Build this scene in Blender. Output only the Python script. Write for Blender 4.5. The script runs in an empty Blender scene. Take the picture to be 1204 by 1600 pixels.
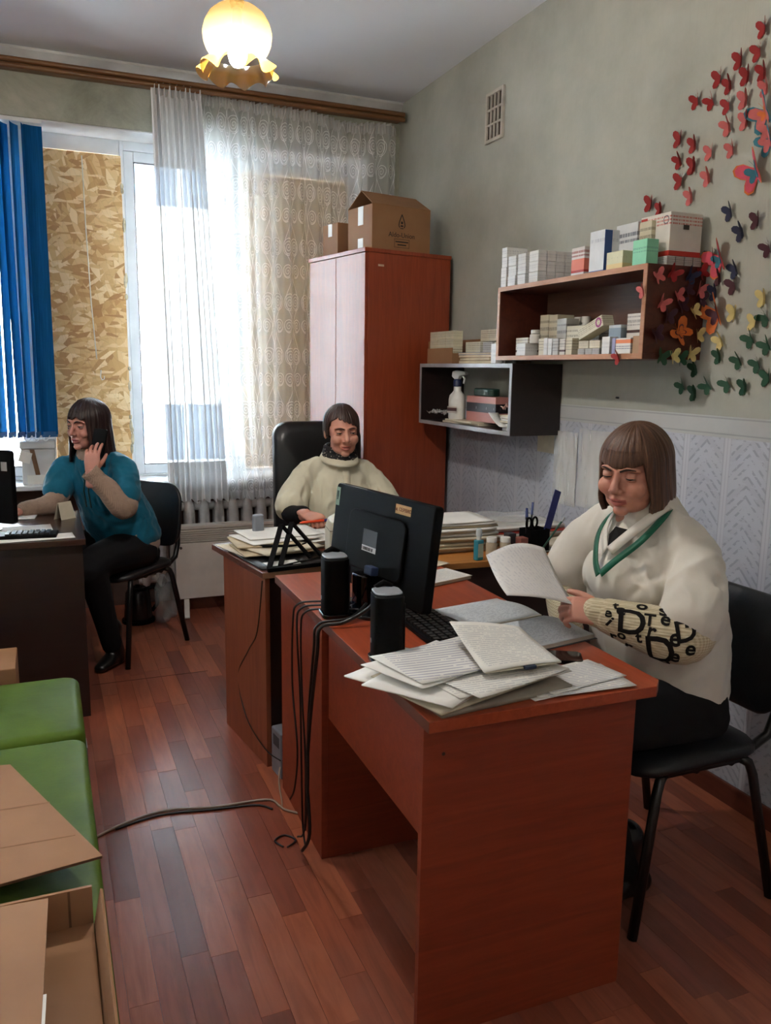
import bpy, bmesh, math, random
import numpy as np
from mathutils import Vector, Matrix, noise as mnoise

random.seed(7)
PI = math.pi
SC = bpy.context.scene
COL = SC.collection

# ------------------------------------------------------------------ camera
cam_d = bpy.data.cameras.new('camera')
cam_d.sensor_fit = 'VERTICAL'; cam_d.sensor_height = 36.0
cam_d.lens = 1280.4 / 1600 * 36.0
cam_d.clip_start = 0.02
cam = bpy.data.objects.new('camera', cam_d); COL.objects.link(cam)
PITCH, YAW, ROLL = 0.1726, 0.3957, 0.0140
fw = Vector((math.sin(YAW)*math.cos(PITCH), math.cos(YAW)*math.cos(PITCH), -math.sin(PITCH)))
rt = Vector((math.cos(YAW), -math.sin(YAW), 0)); up = rt.cross(fw)
r2 = rt*math.cos(ROLL) + up*math.sin(ROLL); u2 = -rt*math.sin(ROLL) + up*math.cos(ROLL)
cam.matrix_world = Matrix(((r2.x, u2.x, -fw.x, 0), (r2.y, u2.y, -fw.y, 0), (r2.z, u2.z, -fw.z, 1.4274), (0, 0, 0, 1)))
SC.camera = cam

# ------------------------------------------------------------------ daylight (overcast sky) and exposure
world = bpy.data.worlds.new('overcast'); SC.world = world; world.use_nodes = True
bg = world.node_tree.nodes['Background']
bg.inputs['Color'].default_value = (0.86, 0.93, 1.0, 1); bg.inputs['Strength'].default_value = 19.0
SC.view_settings.view_transform = 'Standard'; SC.view_settings.look = 'None'
SC.view_settings.gamma = 1.0; SC.view_settings.exposure = 1.84
SC.view_settings.use_curve_mapping = False
SC.cycles.use_denoising = True
SC.cycles.max_bounces = 7; SC.cycles.diffuse_bounces = 4; SC.cycles.glossy_bounces = 3; SC.cycles.transparent_max_bounces = 12
SC.cycles.sample_clamp_indirect = 6.0; SC.cycles.caustics_reflective = False; SC.cycles.caustics_refractive = False

def portal(name, x0, x1, z0, z1, y):            # guides sky sampling through a window opening; gives off no light
    d = bpy.data.lights.new(name, 'AREA'); d.shape = 'RECTANGLE'; d.size = x1-x0; d.size_y = z1-z0
    d.cycles.is_portal = True
    o = bpy.data.objects.new(name, d); COL.objects.link(o)
    o.location = ((x0+x1)/2, y, (z0+z1)/2); o.rotation_euler = (-PI/2, 0, 0)
portal('window_portal', -2.9, 1.90, 0.75, 2.70, 5.16)

# ------------------------------------------------------------------ mesh helpers
def lin(c):
    return tuple(((v/255)/12.92 if v/255 <= .04045 else ((v/255+.055)/1.055)**2.4) for v in c[:3]) + (1,)

class MB:
    """collects shapes; build() links them as one mesh object"""
    def __init__(self): self.v = []; self.f = []; self.mi = []; self.uv = None; self.cur = 0
    def add(self, vs, fs, M=None):
        n = len(self.v)
        for p in vs:
            p = Vector(p)
            self.v.append(tuple(M @ p) if M is not None else tuple(p))
        for f in fs:
            self.f.append(tuple(i+n for i in f)); self.mi.append(self.cur)
        return self
    def box(self, x0, x1, y0, y1, z0, z1, M=None):
        vs = [(x, y, z) for z in (z0, z1) for y in (y0, y1) for x in (x0, x1)]
        fs = [(0,2,3,1), (4,5,7,6), (0,1,5,4), (2,6,7,3), (0,4,6,2), (1,3,7,5)]
        return self.add(vs, fs, M)
    def cbox(self, c, s, M=None):
        return self.box(c[0]-s[0]/2, c[0]+s[0]/2, c[1]-s[1]/2, c[1]+s[1]/2, c[2]-s[2]/2, c[2]+s[2]/2, M)
    def quadbox(self, a, b, c, d, t):             # thin sheet from 4 corners with thickness t along its normal
        a, b, c, d = map(Vector, (a, b, c, d)); n = (b-a).cross(d-a).normalized()*t
        return self.add([a, b, c, d, a+n, b+n, c+n, d+n], [(3,2,1,0), (4,5,6,7), (0,1,5,4), (1,2,6,5), (2,3,7,6), (3,0,4,7)])
    def prism(self, poly, t0, t1, axis='z', M=None):
        n = len(poly)
        def P(a, b, t): return {'z': (a, b, t), 'y': (a, t, b), 'x': (t, a, b)}[axis]
        vs = [P(a, b, t0) for a, b in poly] + [P(a, b, t1) for a, b in poly]
        fs = [tuple(range(n-1, -1, -1)), tuple(range(n, 2*n))] + [(i, (i+1) % n, (i+1) % n+n, i+n) for i in range(n)]
        return self.add(vs, fs, M)
    def tube(self, pts, r, n=8, closed=False, M=None, caps=True):
        pts = [Vector(p) for p in pts]; m = len(pts)
        rr = r if isinstance(r, (list, tuple)) else [r]*m
        vs = []; prev = None
        for i, p in enumerate(pts):
            a = pts[(i-1) % m] if (closed or i > 0) else p
            b = pts[(i+1) % m] if (closed or i < m-1) else p
            t = (b-a).normalized() if (b-a).length > 1e-9 else Vector((0, 0, 1))
            if prev is None:
                u = t.orthogonal().normalized()
            else:
                u = (prev - t*prev.dot(t)); u = u.normalized() if u.length > 1e-6 else t.orthogonal().normalized()
            prev = u; w = t.cross(u)
            for k in range(n):
                an = 2*PI*k/n
                vs.append(p + u*(math.cos(an)*rr[i]) + w*(math.sin(an)*rr[i]))
        fs = []
        for i in range(m if closed else m-1):
            j = (i+1) % m
            for k in range(n):
                l = (k+1) % n
                fs.append((i*n+k, i*n+l, j*n+l, j*n+k))
        if caps and not closed:
            fs.append(tuple(range(n-1, -1, -1))); fs.append(tuple((m-1)*n+k for k in range(n)))
        return self.add(vs, fs, M)
    def bar(self, a, b, w, h, upv=(0, 0, 1)):     # rectangular bar from a to b
        a, b = Vector(a), Vector(b); t = (b-a).normalized(); upv = Vector(upv)
        s = t.cross(upv)
        if s.length < 1e-4: s = t.cross(Vector((1, 0, 0)))
        s.normalize(); u = s.cross(t)
        vs = [p + s*(i*w/2) + u*(j*h/2) for p in (a, b) for j in (-1, 1) for i in (-1, 1)]
        return self.add(vs, [(0,1,3,2), (4,6,7,5), (0,4,5,1), (2,3,7,6), (0,2,6,4), (1,5,7,3)])
    def lathe(self, prof, n=24, M=None, fr=None):
        vs = []; m = len(prof)
        for i, (r, z) in enumerate(prof):
            for k in range(n):
                a = 2*PI*k/n
                q = fr(i, a, r, z) if fr else (r, z)
                vs.append((q[0]*math.cos(a), q[0]*math.sin(a), q[1]))
        fs = [(i*n+k, i*n+(k+1) % n, (i+1)*n+(k+1) % n, (i+1)*n+k) for i in range(m-1) for k in range(n)]
        if prof[0][0] > 1e-6: fs.append(tuple(range(n-1, -1, -1))) if not fr else None
        if prof[-1][0] > 1e-6 and not fr: fs.append(tuple((m-1)*n+k for k in range(n)))
        fs = [f for f in fs if f]
        return self.add(vs, fs, M)
    def ell(self, c, r, n=16, m=10, M=None):
        prof = [(max(math.sin(PI*i/m), 1e-5), -math.cos(PI*i/m)) for i in range(m+1)]
        T = Matrix.Translation(Vector(c)) @ (M.to_4x4() if M is not None else Matrix()) @ Matrix.Diagonal((r[0], r[1], r[2], 1))
        return self.lathe(prof, n, T)
    def grid(self, fn, nu, nv, closed_u=False, thick=0):
        vs = [Vector(fn(i/(nu if closed_u else nu-1), j/(nv-1))) for j in range(nv) for i in range(nu)]
        fs = []
        for j in range(nv-1):
            for i in range(nu if closed_u else nu-1):
                k = (i+1) % nu
                fs.append((j*nu+i, j*nu+k, (j+1)*nu+k, (j+1)*nu+i))
        if self.uv is None: self.uv = {}
        base = len(self.v)
        for j in range(nv):
            for i in range(nu): self.uv[base+j*nu+i] = (i/(nu if closed_u else nu-1), j/(nv-1))
        return self.add(vs, fs)
    def mesh(self, name='m'):
        me = bpy.data.meshes.new(name); me.from_pydata(self.v, [], self.f)
        if any(self.mi): me.polygons.foreach_set('material_index', self.mi)
        if self.uv:
            l = me.uv_layers.new(name='UVMap')
            vi = np.zeros(len(me.loops), dtype=np.int64); me.loops.foreach_get('vertex_index', vi)
            uv = np.array([self.uv.get(int(k), (0, 0)) for k in vi], dtype=np.float32)
            l.data.foreach_set('uv', uv.ravel())
        me.update(); return me

def rounded(w, h, r, n=5, cx=0, cy=0):
    o = []
    for (sx, sy, a0) in ((1, 1, 0), (-1, 1, 90), (-1, -1, 180), (1, -1, 270)):
        for k in range(n+1):
            a = math.radians(a0 + 90*k/n)
            o.append((cx+sx*(w/2-r)+r*math.cos(a), cy+sy*(h/2-r)+r*math.sin(a)))
    return o

def link(name, me, mats, parent=None, smooth=False, bevel=0, bseg=2, ang=40, solid=0, subsurf=0, sharp=None):
    o = bpy.data.objects.new(name, me); COL.objects.link(o)
    if not me.materials:
        for m in (mats if isinstance(mats, (list, tuple)) else [mats]): me.materials.append(m)
    if smooth or bevel: me.polygons.foreach_set('use_smooth', [True]*len(me.polygons))
    if parent is not None: o.parent = parent
    if solid:
        s = o.modifiers.new('solid', 'SOLIDIFY'); s.thickness = solid; s.offset = 0
    if subsurf:
        s = o.modifiers.new('sub', 'SUBSURF'); s.levels = subsurf; s.render_levels = subsurf
    if bevel:
        b = o.modifiers.new('bevel', 'BEVEL'); b.width = bevel; b.segments = bseg; b.limit_method = 'ANGLE'; b.angle_limit = math.radians(ang)
        b.harden_normals = True
    elif smooth and sharp:
        me.set_sharp_from_angle(angle=math.radians(sharp))
    return o
def ob(name, mb, mats, parent=None, **k): return link(name, mb.mesh(name), mats, parent, **k)
def tag(o, label=None, cat=None, group=None, kind=None):
    if label: o['label'] = label
    if cat: o['category'] = cat
    if group: o['group'] = group
    if kind: o['kind'] = kind
    return o
def thing(name, label, cat, loc=(0, 0, 0), rz=0, group=None, M=None):
    o = bpy.data.objects.new(name, None); COL.objects.link(o); o.empty_display_size = .05
    if M is not None: o.matrix_world = M
    else: o.location = loc; o.rotation_euler = (0, 0, rz)
    return tag(o, label, cat, group)
def structure(name, mb, mats, parent=None, **k):
    o = ob(name, mb, mats, parent, **k)
    if parent is None: o['kind'] = 'structure'
    return o
def text_mesh(s, size, depth=0.0004, align='CENTER', bold=0):
    c = bpy.data.curves.new('txt', 'FONT'); c.body = s; c.size = size; c.align_x = align; c.align_y = 'CENTER'; c.extrude = depth
    c.offset = bold; c.resolution_u = 3
    t = bpy.data.objects.new('txt', c); COL.objects.link(t)
    dg = bpy.context.evaluated_depsgraph_get()
    me = bpy.data.meshes.new_from_object(t.evaluated_get(dg)); bpy.data.objects.remove(t); bpy.data.curves.remove(c)
    return me
def text(name, s, size, mat, parent, M, align='CENTER', bold=0):
    me = text_mesh(s, size, align=align, bold=bold); me.transform(M); me.materials.clear()
    return link(name, me, mat, parent)

# ------------------------------------------------------------------ material helpers
class X:
    """tiny expression wrapper around math nodes"""
    def __init__(s, nt, sock): s.nt = nt; s.s = sock
    def _m(s, op, *a):
        n = s.nt.nodes.new('ShaderNodeMath'); n.operation = op
        for i, q in enumerate((s,)+a):
            if isinstance(q, X): s.nt.links.new(q.s, n.inputs[i])
            else: n.inputs[i].default_value = q
        return X(s.nt, n.outputs[0])
    def __add__(s, o): return s._m('ADD', o)
    __radd__ = __add__
    def __sub__(s, o): return s._m('SUBTRACT', o)
    def __rsub__(s, o): return (s*-1)+o
    def __mul__(s, o): return s._m('MULTIPLY', o)
    __rmul__ = __mul__
    def __truediv__(s, o): return s._m('DIVIDE', o)
    def frac(s): return s._m('FRACT')
    def floor(s): return s._m('FLOOR')
    def abs(s): return s._m('ABSOLUTE')
    def sin(s): return s._m('SINE')
    def sqrt(s): return s._m('SQRT')
    def log(s): return s._m('LOGARITHM', 2.718)
    def atan2(s, o): return s._m('ARCTAN2', o)
    def lt(s, o): return s._m('LESS_THAN', o)
    def gt(s, o): return s._m('GREATER_THAN', o)
    def min(s, o): return s._m('MINIMUM', o)
    def max(s, o): return s._m('MAXIMUM', o)
    def pow(s, o): return s._m('POWER', o)
    def step(s, a, b):      # smooth ramp a->b
        n = s.nt.nodes.new('ShaderNodeMapRange'); n.interpolation_type = 'SMOOTHSTEP'
        s.nt.links.new(s.s, n.inputs[0]); n.inputs[1].default_value = a; n.inputs[2].default_value = b
        return X(s.nt, n.outputs[0])

class Mat:
    def __init__(s, name):
        s.m = bpy.data.materials.new(name); s.m.use_nodes = True; s.nt = s.m.node_tree
        s.b = s.nt.nodes['Principled BSDF']; s.out = s.nt.nodes['Material Output']
    def node(s, t): return s.nt.nodes.new(t)
    def coord(s, kind='Object', scale=(1, 1, 1), rot=(0, 0, 0)):
        tc = s.node('ShaderNodeTexCoord'); mp = s.node('ShaderNodeMapping')
        s.nt.links.new(tc.outputs[kind], mp.inputs[0]); mp.inputs['Scale'].default_value = scale; mp.inputs['Rotation'].default_value = rot
        return mp.outputs[0]
    def xyz(s, sock):
        n = s.node('ShaderNodeSeparateXYZ'); s.nt.links.new(sock, n.inputs[0])
        return [X(s.nt, n.outputs[i]) for i in range(3)]
    def noise(s, vec, scale=5, detail=4, rough=.55, dist=0):
        n = s.node('ShaderNodeTexNoise'); s.nt.links.new(vec, n.inputs['Vector'])
        n.inputs['Scale'].default_value = scale; n.inputs['Detail'].default_value = detail; n.inputs['Roughness'].default_value = rough; n.inputs['Distortion'].default_value = dist
        return X(s.nt, n.outputs['Fac'])
    def voronoi(s, vec, scale=5, feature='F1', out='Distance'):
        n = s.node('ShaderNodeTexVoronoi'); n.feature = feature; s.nt.links.new(vec, n.inputs['Vector']); n.inputs['Scale'].default_value = scale
        return n.outputs[out]
    def objrand(s):
        n = s.node('ShaderNodeObjectInfo'); return X(s.nt, n.outputs['Random'])
    def ramp(s, fac, stops):
        n = s.node('ShaderNodeValToRGB'); s.nt.links.new(fac.s if isinstance(fac, X) else fac, n.inputs[0])
        e = n.color_ramp.elements
        while len(e) < len(stops): e.new(.5)
        for k, (p, c) in zip(e, stops): k.position = p; k.color = lin(c)
        return n.outputs[0]
    def mix(s, fac, a, b, mode='MIX'):
        n = s.node('ShaderNodeMix'); n.data_type = 'RGBA'; n.blend_type = mode
        for sock, q in ((n.inputs[0], fac), (n.inputs[6], a), (n.inputs[7], b)):
            if isinstance(q, X): s.nt.links.new(q.s, sock)
            elif isinstance(q, (int, float)): sock.default_value = q
            elif isinstance(q, tuple): sock.default_value = lin(q)
            else: s.nt.links.new(q, sock)
        return n.outputs[2]
    def set(s, inp, v):
        if isinstance(v, X): v = v.s
        if isinstance(v, (int, float)): s.b.inputs[inp].default_value = v
        elif isinstance(v, tuple): s.b.inputs[inp].default_value = lin(v) if len(v) == 3 else v
        else: s.nt.links.new(v, s.b.inputs[inp])
        return s
    def bump(s, h, strength=.3, dist=.01):
        n = s.node('ShaderNodeBump'); n.inputs['Strength'].default_value = strength; n.inputs['Distance'].default_value = dist
        s.nt.links.new(h.s if isinstance(h, X) else h, n.inputs['Height']); s.nt.links.new(n.outputs[0], s.b.inputs['Normal']); return s

def plain(name, c, rough=.55, var=.12, scale=6, bump=0, bscale=60, metal=0, spec=.5, rnd=0, coat=0):
    """solid colour with slight uneven tone; rnd varies it from object to object"""
    m = Mat(name); v = m.coord('Object')
    dark = tuple(int(k*(1-var)) for k in c); lite = tuple(min(255, int(k*(1+var*.6))) for k in c)
    col = m.ramp(m.noise(v, scale), [(.3, dark), (.7, lite)])
    if rnd:
        hs = m.node('ShaderNodeHueSaturation'); m.nt.links.new(col, hs.inputs['Color'])
        m.nt.links.new((m.objrand()*rnd+(1-rnd/2)).s, hs.inputs['Value']); col = hs.outputs[0]
    m.set('Base Color', col).set('Roughness', rough).set('Metallic', float(metal)).set('Specular IOR Level', spec)
    if coat: m.set('Coat Weight', coat).set('Coat Roughness', .15)
    if bump: m.bump(m.noise(v, bscale, 3), bump, .004)
    return m.m
def wood(name, c1, c2, c3, along='x', rough=.4, scale=1.0, rnd=0, coat=0):
    m = Mat(name); k = [14*scale]*3; k['xyz'.index(along)] = 1.1*scale
    v = m.coord('Object', tuple(k)); n = m.noise(v, 2.2, 6, .62, 1.2); f = m.noise(v, 11, 3, .6, .3)
    col = m.ramp(n*.8+f*.2, [(.25, c1), (.5, c2), (.78, c3)])
    if rnd:
        hs = m.node('ShaderNodeHueSaturation'); m.nt.links.new(col, hs.inputs['Color'])
        m.nt.links.new((m.objrand()*rnd+(1-rnd/2)).s, hs.inputs['Value']); col = hs.outputs[0]
    m.set('Base Color', col).set('Roughness', rough)
    if coat: m.set('Coat Weight', coat).set('Coat Roughness', .2)
    m.bump(n, .04, .002); return m.m
# ================================================================== the room
W, D, H = 2.0685, 4.8125, 2.98
XL, YB = -3.2, -1.7

# ---- floor: printed laminate strips
mf = Mat('laminate_strip'); vo = mf.coord('Object', (13, 1.2, 1)); ri = mf.objrand()
ad = mf.node('ShaderNodeVectorMath'); ad.operation = 'ADD'; cmb = mf.node('ShaderNodeCombineXYZ')
for k, q in enumerate((ri*37.0, ri*91.0, ri*13.0)): mf.nt.links.new(q.s, cmb.inputs[k])
mf.nt.links.new(vo, ad.inputs[0]); mf.nt.links.new(cmb.outputs[0], ad.inputs[1])
gr = mf.noise(ad.outputs[0], 2.4, 6, .6, 1.0)
base = mf.ramp(ri, [(0, (112, 58, 44)), (.3, (150, 82, 60)), (.6, (168, 96, 68)), (.85, (128, 70, 58)), (1, (182, 110, 80))])
base = mf.mix(gr.step(.3, .75)*.45, base, (84, 44, 36))
geo = mf.node('ShaderNodeNewGeometry'); scuff = mf.noise(geo.outputs['Position'], 2.6, 4, .55, .2)
dust = scuff.step(.42, .8)
mf.set('Base Color', mf.mix(dust*.22, base, (150, 122, 108)))
mf.set('Roughness', scuff.step(.3, .85)*.14+.28).set('Specular IOR Level', .2)
mf.bump(gr, .05, .001); LAM = mf.m
floor = structure('floor', MB().box(XL, W+.3, YB-.3, 5.1, -.06, -.005), plain('joint_dirt', (70, 40, 32), .8))
PW, PG = .0675, .00035
lens = [.40, .46, .53, .60]
pm = {}
for L in lens:
    b = MB().box(-PW/2+PG, PW/2-PG, -L/2+PG, L/2-PG, -.006, 0)
    pm[L] = b.mesh('plank'); pm[L].materials.append(LAM)
rest = MB(); nplank = 0
ix = 0; x = XL
while x < W-.001:
    y = YB - random.random()*.4
    while y < 5.05:
        L = random.choice(lens); cy = y+L/2; cx = x+PW/2
        seen = (.02 < cx < .8 and 1.0 < cy < 4.95) or (.55 < cx < 2.1 and .95 < cy < 2.4 and cy > cx*.9-.5) or (.7 < cx < 1.15 and cy > 4.2)
        if seen and nplank < 300:
            o = bpy.data.objects.new('plank', pm[L]); COL.objects.link(o); o.location = (cx, cy, 0); o.parent = floor; nplank += 1
        else: rest.box(cx-PW/2+PG, cx+PW/2-PG, y+PG, y+L-PG, -.006, 0)
        y += L
    x += PW; ix += 1
o = ob('plank_field', rest, LAM, floor); o['kind'] = 'stuff'

ob('lino_seam', MB().bar((.14, 3.752, .0004), (.66, 3.75, .0004), .003, .0008), plain('seam_dark', (70, 42, 34), .6), floor)
# ---- ceiling
mc = Mat('ceiling_paint'); v = mc.coord('Object'); st = mc.noise(v, .9, 5, .6)
mc.set('Base Color', mc.mix(st.step(.45, .7)*.35, (234, 238, 246), (206, 208, 214))).set('Roughness', .85); mc.bump(mc.noise(v, 40, 3), .06, .003)
structure('ceiling', MB().box(XL, W+.3, YB-.3, 5.3, H, H+.12), mc.m)

# ---- right wall: painted upper field, border strip, patterned paper below
mw = Mat('wall_upper_paint'); v = mw.coord('Object'); n1 = mw.noise(v, 2.2, 6, .65); n2 = mw.noise(mw.coord('Object', (1, 30, 1)), 9, 4, .6)
cw = mw.ramp(n1, [(.3, (156, 157, 146)), (.55, (173, 174, 163)), (.75, (184, 183, 172))])
mw.set('Base Color', mw.mix(n2.step(.5, .8)*.25, cw, (160, 156, 144))).set('Roughness', .8); mw.bump(mw.noise(v, 55, 4), .12, .004)
WALLU = mw.m
ml = Mat('wall_lower_paper'); px_, py_, pz_ = ml.xyz(ml.coord('Object'))
P = .185; u = (py_/P).frac(); inband = u.lt(.16)
ed = (u-.16).abs().lt(.014).max(u.lt(.014)).max((u-.08).abs().lt(.008))
uu = (u-.16)/.84; tri = (uu-.5).abs()
zig = (pz_*7.5+tri*1.15).frac()
brk = ml.noise(ml.coord('Object', (1, 9, 22)), 3.0, 3, .6)
fine = ((pz_*30+tri*4.6)).frac().lt(.34)*(brk.gt(.5))*(1-inband)
zz = zig.lt(.30)*(1-inband)*(brk.gt(.42))
base = ml.ramp(ml.noise(ml.coord('Object'), 3, 4), [(.3, (174, 178, 188)), (.7, (190, 194, 204))])
c = ml.mix(zz*.16, base, (146, 146, 158)); c = ml.mix(fine*.5, c, (128, 130, 146)); c = ml.mix(inband*.5, c, (200, 200, 206)); c = ml.mix(ed*.4, c, (140, 142, 154))
ml.set('Base Color', c).set('Roughness', .6); ml.bump(fine+zz, .12, .002)
mr = Mat('border_strip'); a_, b_, c_ = mr.xyz(mr.coord('Object'))
st = (c_-1.283).abs().lt(.0025).max((c_-1.232).abs().lt(.0025))
mr.set('Base Color', mr.mix(st*.5, mr.ramp(mr.noise(mr.coord('Object'), 5), [(.3, (176, 178, 178)), (.7, (190, 192, 190))]), (132, 134, 138))).set('Roughness', .65)
RAIL = 1.29
wr = structure('wall_right', MB().box(W, W+.25, YB-.3, 5.3, RAIL-.004, H), WALLU)
ob('lower_wallpaper', MB().box(W+.0008, W+.25, YB-.3, 5.3, -.05, RAIL-.07), ml.m, wr)
ob('border_strip', MB().box(W-.0025, W+.25, YB-.3, 5.3, RAIL-.07, RAIL), mr.m, wr)
structure('baseboard_right', MB().prism([(W, 0), (W-.016, 0), (W-.016, .055), (W-.009, .07), (W, .07)], YB, 5.0, 'y'), wood('baseboard_wood', (70, 34, 26), (92, 46, 34), (110, 58, 42), 'y'), bevel=.002)
WALLP = plain('wall_plain', (222, 220, 212), .8, .1, 3)
structure('wall_left', MB().box(XL-.25, XL, YB-.3, 5.3, -.05, H), WALLP)
structure('wall_rear', MB().box(XL, W, YB-.25, YB, -.05, H), WALLP)

# ---- window wall with opening, niche and sill
mg = Mat('lintel_paper'); v = mg.coord('Object'); n = mg.noise(v, 3.2, 6, .7, .5)
mg.set('Base Color', mg.ramp(n, [(.3, (134, 138, 124)), (.5, (160, 162, 148)), (.72, (186, 184, 170))])).set('Roughness', .8)
OX0, OX1, OZ0, OZ1 = -2.9, 1.875, .78, 2.664
wf = structure('wall_window', MB().box(XL, W, D, 5.2, OZ1, H).box(XL, OX0, D, 5.2, -.05, OZ1).box(OX1, W, D, 5.2, -.05, OZ1), mg.m)
ob('soffit_plaster', MB().box(OX0, OX1, D+.012, 5.2, OZ1-.006, OZ1-.0005), plain('white_plaster', (222, 222, 222), .7, .08, 5), wf)
ob('reveal_plaster', MB().box(OX1-.008, OX1-.0005, D+.01, 5.2, OZ0, OZ1-.006), plain('reveal_white', (214, 214, 212), .7, .08, 5), wf)
ob('parapet', MB().box(OX0, OX1, 5.03, 5.2, -.05, OZ0-.03), plain('parapet_paint', (108, 84, 76), .7, .25, 4), wf)
ob('window_sill', MB().box(OX0, OX1, 4.775, 5.06, OZ0-.03, OZ0), plain('sill_white', (226, 228, 230), .35, .05), wf, bevel=.008)
structure('trim_1', MB().prism([(D, H), (D, H-.045), (D-.012, H-.045), (D-.05, H-.012), (D-.05, H)], XL, W, 'x'), plain('cornice_white', (204, 202, 200), .8, .12, 4))

PVC = plain('window_pvc', (226, 232, 238), .3, .04)
gl = Mat('window_glass'); t = gl.node('ShaderNodeBsdfTransparent'); t.inputs[0].default_value = (.93, .97, .98, 1)
g = gl.node('ShaderNodeBsdfGlossy'); g.inputs['Roughness'].default_value = .02; mx = gl.node('ShaderNodeMixShader')
fr = gl.node('ShaderNodeFresnel'); fr.inputs[0].default_value = 1.45
gl.nt.links.new(fr.outputs[0], mx.inputs[0]); gl.nt.links.new(t.outputs[0], mx.inputs[1]); gl.nt.links.new(g.outputs[0], mx.inputs[2]); gl.nt.links.new(mx.outputs[0], gl.out.inputs[0])
GLASS = gl.m
def sash(parent, x0, x1, z0, z1, fwid=.05, glass=True, y0=5.05, y1=5.115):
    f = MB().box(x0, x0+fwid, y0, y1, z0, z1).box(x1-fwid, x1, y0, y1, z0, z1).box(x0+fwid, x1-fwid, y0, y1, z0, z0+fwid).box(x0+fwid, x1-fwid, y0, y1, z1-fwid, z1)
    fo = ob('sash_frame', f, PVC, parent, bevel=.005)
    if glass:
        ob('pane', MB().box(x0+fwid-.005, x1-fwid+.005, y0+.03, y0+.036, z0+fwid-.005, z1-fwid+.005), GLASS, fo)
        gk = MB()
        for a in ((x0+fwid, x0+fwid+.006, z0+fwid, z1-fwid), (x1-fwid-.006, x1-fwid, z0+fwid, z1-fwid)): gk.box(a[0], a[1], y0+.008, y0+.028, a[2], a[3])
        for a in ((z0+fwid, z0+fwid+.006), (z1-fwid-.006, z1-fwid)): gk.box(x0+fwid+.006, x1-fwid-.006, y0+.008, y0+.028, a[0], a[1])
        ob('gasket', gk, plain('gasket_grey', (92, 96, 100), .6), fo)
w1 = structure('window_1', MB().box(.0, .07, 5.04, 5.12, .78, 2.66).box(.47, .49, 5.04, 5.12, .78, 2.66).box(1.118, 1.16, 5.04, 5.12, .78, 2.66).box(1.80, 1.87, 5.04, 5.12, .78, 2.66)
    .box(.07, .47, 5.04, 5.12, 2.575, 2.66).box(.49, 1.118, 5.04, 5.12, 2.61, 2.66).box(1.16, 1.80, 5.04, 5.12, 2.555, 2.66).box(.07, .47, 5.04, 5.12, .78, .81).box(.49, 1.118, 5.04, 5.12, .78, .79).box(1.16, 1.80, 5.04, 5.12, .78, .81), PVC, bevel=.004)
sash(w1, .49, 1.118, .79, 2.61, .055)
w2 = structure('window_2', MB().box(-2.9, -2.85, 5.04, 5.12, .78, 2.66).box(-1.93, -1.88, 5.04, 5.12, .78, 2.66).box(-.98, -.93, 5.04, 5.12, .78, 2.66).box(-.05, -.0005, 5.04, 5.12, .78, 2.66).box(-2.85, -1.93, 5.04, 5.12, 2.61, 2.66).box(-1.88, -.98, 5.04, 5.12, 2.61, 2.66).box(-.93, -.05, 5.04, 5.12, 2.61, 2.66)
    .box(-2.85, -1.93, 5.04, 5.12, .78, .80).box(-1.88, -.98, 5.04, 5.12, .78, .80).box(-.93, -.05, 5.04, 5.12, .78, .80), PVC, bevel=.004)
sash(w2, -2.85, -1.93, .80, 2.61); sash(w2, -1.88, -.98, .80, 2.61); sash(w2, -.93, -.05, .80, 2.61)

# ---- chipboard sheets that close two lights of the window
mo = Mat('osb_chips')
def chips(rot, sc, off):
    vv = mo.coord('Object', (1, 1, 1), rot); mp = mo.node('ShaderNodeMapping'); mo.nt.links.new(vv, mp.inputs[0]); mp.inputs['Scale'].default_value = (sc*3.6, sc, sc); mp.inputs['Location'].default_value = off
    wv = mo.node('ShaderNodeTexNoise'); mo.nt.links.new(mp.outputs[0], wv.inputs['Vector']); wv.inputs['Scale'].default_value = .8
    mxv = mo.node('ShaderNodeMix'); mxv.data_type = 'VECTOR'; mxv.inputs[0].default_value = .12; mo.nt.links.new(mp.outputs[0], mxv.inputs[4]); mo.nt.links.new(wv.outputs['Color'], mxv.inputs[5])
    return mxv.outputs[1]
A = chips((0, .35, 0), 11, (0, 0, 0)); B = chips((0, -.9, 0), 10, (3, 1, 2)); C3 = chips((0, 1.5, 0), 14, (7, 5, 1))
def vc(vec):
    s = mo.node('ShaderNodeSeparateXYZ'); mo.nt.links.new(mo.voronoi(vec, 1, 'F1', 'Color'), s.inputs[0]); return X(mo.nt, s.outputs[0]), X(mo.nt, s.outputs[1])
a1, a2 = vc(A); b1, b2 = vc(B); c1, c2 = vc(C3)
stops = [(0, (176, 130, 80)), (.35, (206, 164, 108)), (.7, (226, 192, 140)), (1, (240, 214, 170))]
cc = mo.mix(b2.gt(.5), mo.ramp(a1, stops), mo.ramp(b1, stops)); cc = mo.mix(c2.gt(.62), cc, mo.ramp(c1, stops))
ea = X(mo.nt, mo.voronoi(A, 1, 'DISTANCE_TO_EDGE')).lt(.03)
cc = mo.mix(ea*.16, cc, (124, 86, 50))
cc = mo.mix(mo.noise(mo.coord('Object'), 1.6, 3).step(.48, .7)*.35, cc, (172, 116, 60))
mo.set('Base Color', cc).set('Roughness', .65); mo.bump(a1+b1, .25, .002); OSB = mo.m
o = ob('chipboard_sheet', MB().box(.066, .474, 5.02, 5.038, .812, 2.572), OSB, bevel=.001); tag(o, 'bare chipboard sheet beside the blue vertical blind', 'board', 'chipboard sheets in the window')
o = ob('chipboard_sheet', MB().box(1.155, 1.805, 5.02, 5.038, .812, 2.552), OSB, bevel=.001); tag(o, 'chipboard sheet behind the sheer curtain near the cabinet', 'board', 'chipboard sheets in the window')
fo = MB()
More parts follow.
